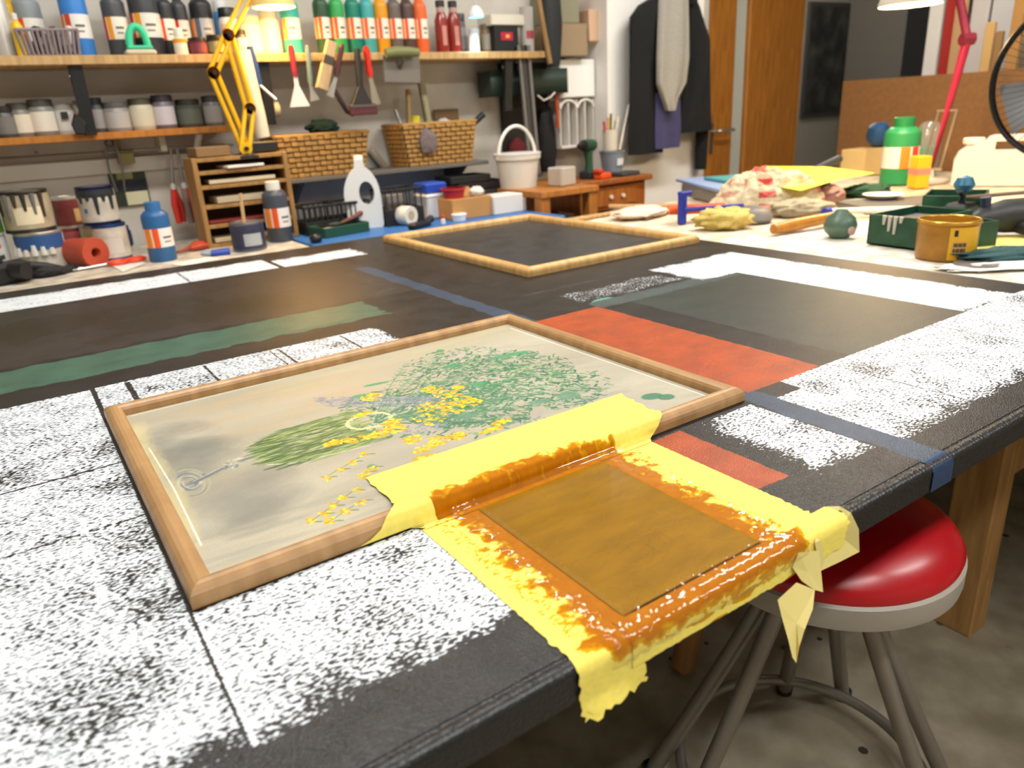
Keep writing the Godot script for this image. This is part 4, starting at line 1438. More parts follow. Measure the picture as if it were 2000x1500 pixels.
	# pale jars in the lamp light
	jar("cream jar standing in the warm lamp light", Vector3(0.8659, 1.5252, -2.84).x, S1, -2.84, 0.038, 0.13, "efe2c0", "f3e8cc", "e8d8b0", "pale jars under the lamp")
	jar("tall cream jar beside the turquoise paint bottle", Vector3(0.9324, 1.5317, -2.82).x, S1, -2.83, 0.034, 0.15, "f0e6c8", "f4ead0", "e2d2a8", "pale jars under the lamp")
	paint_bottle("turquoise paint bottle in the warm lamp light", Vector3(0.9991, 1.522, -2.8).x, S1, z, 0.032, 0.21, "3fb8a6", "paint bottles on the upper shelf", "", "f6efdd", "f0a01e", -20)
	# row of eight colours
	var row := [[631, "dark green", "2f5238"], [662, "bright green", "3aa65a"], [692, "blue green", "17806a"], [719, "light teal", "45a5a6"], [746, "golden ochre", "e09a1e"], [772, "grey brown", "6a6058"], [797, "dark brown", "55423c"], [822, "orange", "e86a34"]]
	var rxs := [Vector3(1.1117, 1.5053, -2.79).x, Vector3(1.1703, 1.5057, -2.79).x, Vector3(1.2322, 1.5061, -2.79).x, Vector3(1.2874, 1.5064, -2.79).x, Vector3(1.3437, 1.5068, -2.79).x, Vector3(1.3991, 1.5072, -2.79).x, Vector3(1.4534, 1.5075, -2.79).x, Vector3(1.5088, 1.5079, -2.79).x]
	for k in row.size():
		var rr: Array = row[k]
		paint_bottle("%s paint bottle in the row of eight on the upper shelf" % rr[1], rxs[k], S1, -2.79, 0.0275, 0.215, rr[2], "row of eight paint bottles", "", "f0e8da", "ec5a20", 6.0)
	for k in 2:
		var xx: float = [Vector3(1.6074, 1.5279, -2.8).x, Vector3(1.6636, 1.5284, -2.8).x][k]
		o = th("clear_bottle", ["clear bottle of brick red pigment beside the orange paint bottle", "clear bottle of brick red pigment beside the dark bottle"][k], "bottle", Vector3(xx, S1, z), "brick red pigment bottles")
		pa(o, "body", la([Vector2(0, 0), Vector2(0.026, 0), Vector2(0.027, 0.005), Vector2(0.027, 0.12), Vector2(0.016, 0.15)], 22), mt("8e2f26", 0.2))
		pa(o, "label", la([Vector2(0.0275, 0.03), Vector2(0.0275, 0.1)], 8, 1.3, 2.0), mt("c88a80", 0.4))
		pa(o, "neck", la([Vector2(0.016, 0.15), Vector2(0.016, 0.17)], 16), mt("b9a29a", 0.2))
		pa(o, "cap", cy(0.018, 0.024), mt("3a3436", 0.4), Vector3(0, 0.168, 0))
	jar("slate grey jar between the red pigment bottles and small lamp", Vector3(1.7071, 1.5102, -2.8).x, S1, -2.82, 0.02, 0.15, "5d6068", "8a8c92", "3a3b40", "jars by the small lamp")
	jar("white jar with pale blue base under the small lamp", Vector3(1.729, 1.4875, -2.76).x, S1, -2.76, 0.022, 0.09, "dde2ea", "f0f0ee", "cfd6e0", "jars by the small lamp")
	jar("brown jar with grey label beside the black carton", Vector3(1.8134, 1.5098, -2.79).x, S1, -2.8, 0.026, 0.11, "8a6a4a", "a9a49a", "6f675c", "jars by the small lamp")
	# black carton with bright print, white tray on it, clear tube
	q = [1.8754, 1.4515, 0.1163, 0.0911]
	o = th("carton", "black carton with magenta and yellow print near the shelf end", "box", Vector3(q[0], S1, -2.79))
	pa(o, "box", bx(q[2], 0.1, 0.1, 0.002), mt("17171a", 0.5))
	pa(o, "print", bx(q[2] * 0.5, 0.03, 0.002, 0.0), mt("b3163f", 0.5), Vector3(0, 0.045, 0.051))
	pa(o, "print", bx(q[2] * 0.15, 0.012, 0.002, 0.0), mt("e0b02a", 0.5), Vector3(0.004, 0.054, 0.0515))
	q = [1.9161, 1.5355, 0.1883, 0.049]
	o = th("plastic_tray", "ivory plastic tray lying on the black carton", "tray", Vector3(q[0] - 0.02, S1 + 0.1, -2.79))
	pa(o, "base", bx(q[2], 0.006, 0.11, 0.002), mt("d9d4c4", 0.45))
	for s in [-1, 1]:
		pa(o, "side", bx(q[2], 0.04, 0.006, 0.002), mt("d9d4c4", 0.45), Vector3(0, 0, s * 0.052))
		pa(o, "end", bx(0.006, 0.04, 0.1, 0.002), mt("d9d4c4", 0.45), Vector3(s * (q[2] / 2.0 - 0.003), 0, 0))
	q = [1.9663, 1.4376, 0.0684, 0.1441]
	o = th("clear_tube", "tall cloudy plastic tube of brushes at the shelf end", "tube", Vector3(q[0] + 0.02, S1, -2.75))
	pa(o, "tube", la([Vector2(0, 0), Vector2(0.028, 0), Vector2(0.028, 0.17), Vector2(0.026, 0.17)], 20), mt("b8b2ae", 0.3))
	pa(o, "label", la([Vector2(0.0285, 0.05), Vector2(0.0285, 0.08)], 10, 1.0, 2.3), mt("a5464e", 0.5))
	# little cool-white LED lamp hung above the shelf
	var lp := Vector3(1.6961, 1.544, -2.68)
	o = th("led_lamp", "small bell-shaped LED lamp with cyan white glow above shelf", "lamp", lp)
	pa(o, "shade", la([Vector2(0.031, 0), Vector2(0.031, 0.01), Vector2(0.022, 0.028), Vector2(0.012, 0.04), Vector2(0, 0.042)], 24), mt("f2f4f6", 0.3))
	pa(o, "led_disc", la([Vector2(0, 0.001), Vector2(0.029, 0.001), Vector2(0.029, 0.004), Vector2(0, 0.004)], 24), glow("7fdcff", 2.2))
	pa(o, "flex", tu([Vector3(0, 0.04, 0), Vector3(0.002, 0.3, -0.02), Vector3(0, 1.2, -0.1)], 0.003, 6), mt("d0d0d0", 0.5))
	var sl := SpotLight3D.new()
	sl.name = "led_lamp_source"
	sl.light_color = Color("cfeeff")
	sl.light_energy = 0.12
	sl.spot_angle = 60
	sl.spot_range = 8.0
	sl.light_size = 0.028
	sl.shadow_enabled = true
	o.add_child(sl)
	sl.position = Vector3(0, -0.004, 0)
	sl.rotation_degrees = Vector3(-90, 0, 0)

func lower_shelf() -> void:
	var list := [[8, 40, "dark grey jar with black lid at the far end of the orange shelf", "4a4846", "77726c", "26241f"], [42, 40, "grey jar with cream label on the orange shelf", "7d7870", "e3d8c2", "5a564f"], [85, 44, "steel grey jar with torn cream label on the orange shelf", "8b8880", "ece4d2", "4d4a45"], [126, 38, "white tin with a dark square mark on the orange shelf", "c9c6be", "d9d6ce", "a8a49a"], [164, 28, "white jar with a red stain behind the black bracket", "cfc9c0", "c8584a", "8a857c"], [192, 28, "charcoal jar with grey label on the orange shelf", "4b4d52", "9a9894", "333438"], [230, 46, "wide pewter tin with plain label on the orange shelf", "8f8c88", "b4b0aa", "5d5a55"], [280, 46, "cream jar with dark spots on the orange shelf", "c9c0a8", "d8cfb4", "55503f"], [323, 42, "mauve grey jar with white label on the orange shelf", "6f6670", "cfc8cc", "3a343c"], [372, 50, "dark moss green jar on the orange shelf", "4b5046", "5c6156", "2a2c26"], [418, 38, "grey tin with pale flecks at the end of the orange shelf", "6a6866", "94918d", "3d3b3a"]]
	var xs := [Vector3(0.0759, 1.2564, -2.83).x, Vector3(0.1207, 1.2541, -2.83).x, Vector3(0.1786, 1.251, -2.83).x, Vector3(0.2354, 1.2481, -2.83).x, Vector3(0.2894, 1.2452, -2.83).x, Vector3(0.33, 1.2431, -2.83).x, Vector3(0.3863, 1.2402, -2.83).x, Vector3(0.4627, 1.2362, -2.83).x, Vector3(0.5305, 1.2326, -2.83).x, Vector3(0.6102, 1.2284, -2.83).x, Vector3(0.6875, 1.2244, -2.83).x]
	for k in list.size():
		var e: Array = list[k]
		var t := jar(e[2], xs[k], S2, -2.83 - 0.008 * (k % 2), minf(0.042, e[1] * 0.00086), 0.09 + 0.008 * (k % 3), e[3], e[4], e[5], "jars on the orange shelf")
		if k == 3:
			pa(t, "dark_mark", bx(0.02, 0.022, 0.003, 0.0), mt("2c2a28", 0.6), Vector3(0, 0.045, 0.039))

func link_bar(parent: Node3D, called: String, a: Vector3, b: Vector3, m: Material, gap := 0.011, r := 0.0045) -> void:
	# a lamp arm of two parallel rods
	var d := (b - a).normalized()
	var side := d.cross(Vector3(0, 0, 1)).normalized()
	var g := G.new()
	for s in [-1, 1]:
		g.tube([a + side * gap * s, b + side * gap * s], r, 6)
	g.tube([a + Vector3(0, 0, -0.008), a + Vector3(0, 0, 0.008)], gap + r, 12)
	g.tube([b + Vector3(0, 0, -0.008), b + Vector3(0, 0, 0.008)], gap + r, 12)
	var o := pa(parent, called, g.mesh(), m)
	pa(o, "knob", tu([b + Vector3(0, 0, 0.008), b + Vector3(0, 0, 0.02)], 0.007, 10), mt("151515", 0.5))

func scraper(label: String, top: Vector3, low: Vector3, tip: Vector3, hw: float, bw: float, handle: String, blade: String, group: String, bm := 0.7) -> void:
	# handle from top to low, flat blade from low to tip
	var t := th("scraper", label, "scraper", top, group)
	var a := low - top
	var b := tip - top
	pa(t, "handle", tu([Vector3.ZERO, a * 0.15, a * 0.5, a * 0.85, a], [hw * 0.7, hw, hw * 0.85, hw, hw * 0.6], 10), mt(handle, 0.4))
	var d := (b - a).normalized()
	var s := d.cross(Vector3(0, 0, 1)).normalized()
	var g := G.new()
	g.t = Transform3D(Basis(s, -d, s.cross(-d)), a)
	var l := (b - a).length()
	g.prism(PackedVector2Array([Vector2(-hw * 0.6, 0.004), Vector2(hw * 0.6, 0.004), Vector2(hw * 0.7, -l * 0.3), Vector2(bw, -l), Vector2(-bw, -l), Vector2(-hw * 0.7, -l * 0.3)]), 0.003)
	pa(t, "blade", g.mesh(), mt(blade, 0.35, bm))

func hanging_tools() -> void:
	# yellow scissor-arm lamp, its foot on the wooden rack
	var z := -2.62
	var ye := mt("f0b90e", 0.4)
	var f0 := Vector3(0.7178, 1.1204, -2.62)
	var t := th("yellow_lamp", "yellow scissor-arm work lamp standing on the wooden rack", "lamp", Vector3(f0.x, f0.y, z))
	var pt := [Vector3(0.7195, 1.1301, -2.62), Vector3(0.6601, 1.3636, -2.62), Vector3(0.7264, 1.4729, -2.62), Vector3(0.7549, 1.2529, -2.62), Vector3(0.714, 1.1306, -2.6)]
	for k in 5:
		pt[k] -= Vector3(f0.x, f0.y, z)
	for k in 4:
		link_bar(t, "arm", pt[k], pt[k + 1], ye, 0.011 if k != 3 else 0.013, 0.0078)
	pa(t, "foot", la([Vector2(0, -0.02), Vector2(0.05, -0.02), Vector2(0.05, -0.012), Vector2(0.012, 0), Vector2(0.01, 0.012), Vector2(0, 0.012)], 24), mt("26262a", 0.4))
	var hd := Vector3(0.8876, 1.5549, -2.62) - Vector3(f0.x, f0.y, z)
	link_bar(t, "arm", pt[2], hd + Vector3(-0.01, 0.12, -0.02), ye, 0.011, 0.007)
	var sh := pa(t, "shade", la([Vector2(0.067, 0), Vector2(0.068, 0.006), Vector2(0.055, 0.05), Vector2(0.035, 0.085), Vector2(0.02, 0.1), Vector2(0.018, 0.13), Vector2(0, 0.132)], 32), mt("f2d98a", 0.45), hd, Vector3.ZERO, "cream enamel lamp shade")
	pa(sh, "bulb", la([Vector2(0, 0.004), Vector2(0.03, 0.012), Vector2(0.038, 0.034), Vector2(0.02, 0.06), Vector2(0, 0.062)], 20), glow("ffd98a", 9.0))
	var sl := OmniLight3D.new()
	sl.name = "yellow_lamp_source"
	sl.light_color = Color("ffca7a")
	sl.light_energy = 0.3
	sl.light_size = 0.035
	sl.omni_range = 9.0
	sl.shadow_enabled = true
	t.add_child(sl)
	sl.position = hd + Vector3(0, 0.03, 0)
	# paper roll and blue knife beside the lamp
	var q := Vector3(0.7661, 1.4288, -2.66)
	var o := th("paper_roll", "cream paper roll hanging behind the yellow lamp arms", "roll", Vector3(q.x, q.y, -2.665))
	pa(o, "roll", la([Vector2(0.009, -0.27), Vector2(0.026, -0.27), Vector2(0.03, -0.2), Vector2(0.033, 0), Vector2(0.009, 0)], 20), mt("e9dcc0", 0.7), Vector3.ZERO, Vector3(0, 0, 6))
	pa(o, "core", tu([Vector3(0, -0.02, 0), Vector3(0, 0.02, 0)], 0.01, 10), mt("b59c74", 0.7))
	q = Vector3(0.8093, 1.4466, -2.69)
	o = th("utility_knife", "navy blue handled knife hanging from the upper shelf edge", "knife", q)
	var qb := Vector3(0.8208, 1.3284, -2.69) - q
	var qc := Vector3(0.8621, 1.2771, -2.66) - q
	pa(o, "handle", tu([Vector3.ZERO, qb * 0.5, qb], [0.012, 0.014, 0.011], 8), mt("22407c", 0.4))
	pa(o, "blade", tu([qb, qc], 0.006, 4), mt("cfd4da", 0.25, 0.9))
	q = Vector3(0.8225, 1.2467, -2.78)
	o = th("roller_sleeve", "cream paint roller sleeve lying across beside the yellow lamp", "roller", q)
	pa(o, "sleeve", tu([Vector3(-0.01, 0, 0), Vector3(0.9013, 1.2499, -2.78) - q], 0.026, 16), mt("efe0b0", 0.8, 0.0, "cloth"))
	pa(o, "wire", tu([Vector3(0.0, 0, 0), Vector3(-0.03, -0.002, -0.05), Vector3(-0.03, -0.06, -0.08), Vector3(-0.03, -0.08, -0.14)], 0.004, 6), mt("9a968e", 0.3, 0.8))
	# scrapers and brushes along the shelf edge
	var gname := "scrapers hanging from the shelf edge"
	scraper("dark red handled scraper with wide white blade hanging from shelf", Vector3(0.9447, 1.4484, -2.68), Vector3(0.9465, 1.3488, -2.68), Vector3(0.9475, 1.253, -2.68), 0.011, 0.036, "7d2436", "e8e6e2", gname, 0.2)
	scraper("grey teal handled palette knife hanging beside the white scraper", Vector3(1.004, 1.4482, -2.68), Vector3(0.9965, 1.3179, -2.68), Vector3(1.0041, 1.2708, -2.68), 0.01, 0.018, "5d7478", "b8b8b4", gname)
	scraper("dark red handled long scraper crossing behind the wooden brush", Vector3(1.1314, 1.4512, -2.68), Vector3(1.093, 1.3454, -2.68), Vector3(1.0607, 1.2822, -2.68), 0.011, 0.014, "5a2f34", "c4c0b8", gname)
	scraper("scarlet handled scraper with narrow steel blade hanging from shelf", Vector3(1.2155, 1.4434, -2.67), Vector3(1.2199, 1.3418, -2.67), Vector3(1.2319, 1.2475, -2.67), 0.013, 0.018, "e0301c", "b5ab96", gname)
	# wooden brush
	q = Vector3(1.0866, 1.4591, -2.66)
	o = th("wide_brush", "paint-splashed wooden brush slanting from the upper shelf", "brush", q)
	var wb := Vector3(1.0261, 1.3043, -2.66) - q
	var gb := G.new()
	var dd := wb.normalized()
	var ss := dd.cross(Vector3(0, 0, 1)).normalized()
	gb.t = Transform3D(Basis(ss, -dd, ss.cross(-dd)), Vector3.ZERO)
	gb.prism(PackedVector2Array([Vector2(-0.018, 0), Vector2(0.018, 0), Vector2(0.022, -wb.length()), Vector2(-0.022, -wb.length())]), 0.018, 0.003)
	pa(o, "handle", gb.mesh(), mt("c3b08c", 0.6, 0.0, "wood"))
	gb = G.new()
	gb.t = Transform3D(Basis(ss, -dd, ss.cross(-dd)), dd * wb.length() * 0.3)
	gb.prism(PackedVector2Array([Vector2(-0.02, 0), Vector2(0.02, 0), Vector2(0.021, -0.03), Vector2(-0.021, -0.03)]), 0.021, 0.002)
	pa(o, "ferrule", gb.mesh(), mt("55524c", 0.4, 0.6))
	# black squeegee with dark red rubber
	q = Vector3(1.1765, 1.4343, -2.66)
	o = th("squeegee", "black handled squeegee with wide maroon rubber edge", "squeegee", q)
	var s1 := Vector3(1.1706, 1.3048, -2.66) - q
	var s2 := Vector3(1.1688, 1.248, -2.66) - q
	pa(o, "handle", tu([Vector3.ZERO, s1 * 0.5, s1], [0.011, 0.013, 0.011], 10), mt("232427", 0.5))
	pa(o, "head", pz([Vector2(s1.x - 0.012, s1.y + 0.004), Vector2(s1.x + 0.012, s1.y + 0.004), Vector2(s2.x + 0.042, s2.y), Vector2(s2.x - 0.042, s2.y)], 0.02, 0.003), mt("2b2625", 0.5))
	pa(o, "rubber", bx(0.105, 0.034, 0.014, 0.003), mt("5a2428", 0.6), Vector3(s2.x + 0.006, s2.y - 0.034, 0))
	pa(o, "clamp_bar", bx(0.1, 0.014, 0.02, 0.003), mt("6d625c", 0.4, 0.5), Vector3(s2.x + 0.004, s2.y - 0.01, 0))
	one("leather_strap", "dark brown strap hanging in a curve under the scrapers", "strap", tu([Vector3(1.0821, 1.3215, -2.7), Vector3(1.1056, 1.2694, -2.7), Vector3(1.1273, 1.2285, -2.7), Vector3(1.1492, 1.2134, -2.7)], [0.006, 0.009, 0.008, 0.004], 6), mt("3a2723", 0.6))
	# olive plastering trowel
	q = Vector3(1.3473, 1.4198, -2.68)
	o = th("trowel", "olive handled plastering trowel with grey plate hanging from shelf", "trowel", q)
	pa(o, "handle", tu([Vector3(-0.066, -0.002, 0.03), Vector3(-0.03, 0.002, 0.032), Vector3(0.03, 0.002, 0.032), Vector3(0.066, 0, 0.03)], [0.016, 0.019, 0.018, 0.015], 12), mt("7b7d4c", 0.5))
	pa(o, "plate", bx(0.15, 0.09, 0.003, 0.001), mt("8d8880", 0.4, 0.6), Vector3(0.006, -0.1, 0), Vector3(0, 0, -3))
	pa(o, "stem", tu([Vector3(0, 0, 0.03), Vector3(0, -0.03, 0.03), Vector3(0, -0.05, 0.002)], 0.006, 8), mt("6d6860", 0.4, 0.7))
	# tools on the rail under the orange shelf
	q = Vector3(0.3474, 1.1681, -2.84)
	o = th("tongs", "steel wire tongs hanging from the rail above the white tin", "tongs", q)
	for s in [-1, 1]:
		pa(o, "arm", tu([Vector3(0, 0.0, 0), Vector3(s * 0.018, -0.02, 0), Vector3(s * 0.02, -0.08, 0.004), Vector3(s * 0.012, -0.15, 0.006)], 0.004, 6), mt("7d7a74", 0.3, 0.8))
	pa(o, "spring", tu(arc(Vector3(0, 0.004, 0), Vector3(0.012, 0, 0), Vector3(0, 0.012, 0), 0, TAU, 12), 0.004, 6), mt("5d5a54", 0.4, 0.7))
	var k0 := Vector3(0.5318, 1.1503, -2.84)
	for e in [[Vector3(0.5302, 1.1421, -2.84), Vector3(0.5105, 1.0222, -2.83), Vector3(0.5064, 0.8936, -2.83), "d8382c", "red handled long pliers hanging below the orange shelf"], [Vector3(0.5517, 1.1405, -2.85), Vector3(0.5476, 1.0216, -2.84), Vector3(0.5485, 0.8875, -2.84), "8d7a74", "grey and dark red pliers hanging beside the red handled pliers"]]:
		var a: Vector3 = e[0]
		o = th("pliers", e[4], "pliers", a, "pliers on the tool rail")
		var m1: Vector3 = e[1] - a
		var m2: Vector3 = e[2] - a
		pa(o, "jaw", tu([Vector3.ZERO, m1], [0.004, 0.007], 6), mt("a9a59c", 0.3, 0.8))
		pa(o, "ferrule", tu([m1 * 0.95, m1 + (m2 - m1) * 0.1], 0.0095, 8), mt("dcd8d0", 0.3, 0.3))
		pa(o, "grip", tu([m1, m1.lerp(m2, 0.5) + Vector3(-0.004, 0, 0), m2], [0.008, 0.012, 0.01], 8), mt(e[3], 0.45))
		pa(o, "grip", tu([m1, m1.lerp(m2, 0.5) + Vector3(0.016, 0, 0), m2 + Vector3(0.018, 0.004, 0)], [0.007, 0.009, 0.008], 8), mt("c0392e" if e[3] != "d8382c" else "a8281e", 0.45))
	one("white_strut", "white painted diagonal strut under the end of the orange shelf", "strut", tu([Vector3(0.6199, 1.1892, -2.78), Vector3(0.6074, 1.1197, -2.83), Vector3(0.5927, 1.011, -2.9)], 0.012, 6), mt("ddd6ca", 0.6))
	q = Vector3(0.3898, 1.1026, -2.87)
	o = th("small_box", "olive brown small box hung on the wall above the packets", "box", q)
	pa(o, "body", bx(0.05, 0.036, 0.03, 0.003), mt("8d8048", 0.6))
	pa(o, "lid", bx(0.052, 0.01, 0.032, 0.003), mt("6b6238", 0.6), Vector3(0, 0.036, 0))
	pa(o, "hanger", bx(0.012, 0.07, 0.006, 0.001), mt("9a8d60", 0.6), Vector3(-0.012, 0.045, -0.012))
	# seed-packet style cards on the wall
	q = Vector3(0.3864, 0.9623, -2.9)
	o = th("picture_card", "dark green picture card with pale vase print pinned to the wall", "card", Vector3(q.x, q.y, -2.912))
	pa(o, "card", bx(0.115, 0.155, 0.004, 0.001), mt("2c3524", 0.6))
	pa(o, "print", bx(0.05, 0.05, 0.002, 0.0), mt("8a8a58", 0.6), Vector3(-0.008, 0.09, 0.003))
	pa(o, "print", bx(0.11, 0.034, 0.002, 0.0), mt("1c1e2c", 0.6), Vector3(0, 0.05, 0.003))
	pa(o, "print", bx(0.07, 0.044, 0.002, 0.0), mt("d8d4b0", 0.6), Vector3(0.018, 0.003, 0.003))
	# framed leaning block
	# wicker baskets on the ledge
	basket("rectangular honey wicker basket behind the white jug", 1.0348, 1.0043, 0.3561, 0.152, "wicker baskets")
	basket("deep wicker basket full of brushes and rolls", 1.5235, 0.979, 0.3381, 0.1898, "wicker baskets")
	var by := 1.011
	var bxx := Vector3(1.5415, 1.1696, -2.82).x
	one("foam_roll", "yellow foam roll standing in the deep wicker basket", "roll", cy(0.022, 0.17, 0.003), mt("e6d23a", 0.7), Vector3(Vector3(1.4508, 1.1354, -2.82).x, by + 0.02, -2.82), Vector3(0, 0, -4))
	one("handle_stick", "tan wooden stick leaning in the deep wicker basket", "stick", tu([Vector3(1.4547, 1.2999, -2.84), Vector3(1.4155, 1.0788, -2.8)], 0.011, 8), mt("b89a68", 0.6, 0.0, "wood"))
	one("broad_batten", "olive grey slat leaning in the deep wicker basket", "slat", tu([Vector3(1.5205, 1.3272, -2.85), Vector3(1.5226, 1.0711, -2.8)], 0.016, 4), mt("a09878", 0.6))
	one("black_brush", "black brush poking out of the deep wicker basket", "brush", tu([Vector3(1.6651, 1.1101, -2.82), Vector3(1.7664, 1.1931, -2.78)], [0.012, 0.013], 8), mt("1d2226", 0.45))
	one("white_rag", "crumpled white rag in the deep wicker basket", "rag", blob_mesh(Vector3(0.035, 0.03, 0.03), 0.3, 2.0, 5), mt("e6e4e0", 0.8, 0.0, "cloth"), Vector3(Vector3(1.5833, 1.1471, -2.8).x, Vector3(1.5817, 1.1312, -2.8).y, -2.8))
	one("mauve_rag", "mauve rag hanging out of the deep wicker basket", "rag", blob_mesh(Vector3(0.04, 0.05, 0.012), 0.3, 2.0, 9), mt("8b7a78", 0.8, 0.0, "cloth"), Vector3(Vector3(1.4597, 1.0665, -2.72).x, Vector3(1.4591, 1.0607, -2.72).y, -2.722))
	one("grey_scraper", "thin grey steel rod leaning in the deep wicker basket", "rod", tu([Vector3(1.3893, 1.2262, -2.84), Vector3(1.3992, 1.1345, -2.8)], 0.006, 6), mt("8e8c88", 0.35, 0.7))
	one("green_cloth", "dark green cloth lying in the rectangular wicker basket", "cloth", blob_mesh(Vector3(0.06, 0.03, 0.04), 0.3, 2.0, 3), mt("24453a", 0.8, 0.0, "cloth"), Vector3(Vector3(1.0664, 1.1679, -2.81).x, Vector3(1.0645, 1.1553, -2.81).y, -2.81))
	one("brown_lid", "brown lid leaning behind the deep wicker basket", "tray", bx(0.12, 0.1, 0.008, 0.002), mt("6f5434", 0.7), Vector3(Vector3(1.6538, 1.1855, -2.9).x, Vector3(1.6473, 1.1199, -2.9).y, -2.9))  # a brown lid, built as a thin slab

func blob_mesh(r: Vector3, amp: float, freq: float, sd: int) -> Mesh:
	var g := G.new()
	g.blob(r, amp, freq, sd)
	return g.mesh()

func basket(label: String, x: float, y: float, w: float, h: float, group: String) -> void:
	# tapered wicker basket: shade-dark backing, stakes and woven strands, rolled rim
	var t := th("wicker_basket", label, "basket", Vector3(x, 1.0115, -2.815), group)
	h = y + h - 1.0115
	var d := 0.17
	var lit := mt("b08444", 0.7)
	var dk := mt("5d4220", 0.8)  # darker copy of the wicker, for the shade between strands
	var tp := 0.86
	# four dark side panels: shade in the gaps of the weave, as colour
	var g := G.new()
	for s in 4:
		var a := [[-1, 1], [1, 1], [1, -1], [-1, -1]]
		var c0: Array = a[s]
		var c1: Array = a[(s + 1) % 4]
		var pts := [Vector3(c0[0] * w / 2 * tp, 0, c0[1] * d / 2 * tp), Vector3(c1[0] * w / 2 * tp, 0, c1[1] * d / 2 * tp), Vector3(c1[0] * w / 2, h, c1[1] * d / 2), Vector3(c0[0] * w / 2, h, c0[1] * d / 2)]
		var o := Vector3(c0[0] + c1[0], 0.1, c0[1] + c1[1]).normalized()
		g.face(pts, o)
	g.face([Vector3(-w / 2 * tp, 0, -d / 2 * tp), Vector3(w / 2 * tp, 0, -d / 2 * tp), Vector3(w / 2 * tp, 0, d / 2 * tp), Vector3(-w / 2 * tp, 0, d / 2 * tp)], Vector3.DOWN)
	pa(t, "shade_liner", g.mesh(), dk)
	# weave on the two visible sides and the others: strands over and under the stakes
	var wv := G.new()
	var rows := int(h / 0.0165)
	var cols := int(w / 0.024)
	for r in rows:
		var f := (r + 0.5) / rows
		var k := lerpf(tp, 1.0, f)
		var ww := w * k
		var dz := d * k / 2 + 0.002
		for c in cols:
			var up := 0.005 if (r + c) % 2 == 0 else 0.0005
			var xx := -ww / 2 + ww * (c + 0.5) / cols
			wv.box(ww / cols * 0.92, h / rows * 0.8, 0.004, 0.0014, Vector3(xx, f * h - h / rows * 0.43, dz + up))
		var dc := 9
		for c in dc:
			var up := 0.0025 if (r + c) % 2 == 0 else 0.0005
			var zz := -d * k / 2 + d * k * (c + 0.5) / dc
			wv.box(0.004, h / rows * 0.86, d * k / dc * 0.94, 0.0014, Vector3(-ww / 2 - 0.002 - up, f * h - h / rows * 0.43, zz))
	var wo := pa(t, "weave", wv.mesh(), lit)
	wo.set_meta("kind", "stuff")
	pa(t, "rim", tu([Vector3(-w / 2, h, d / 2), Vector3(w / 2, h, d / 2), Vector3(w / 2, h, -d / 2), Vector3(-w / 2, h, -d / 2), Vector3(-w / 2, h, d / 2)], 0.007, 8), lit)

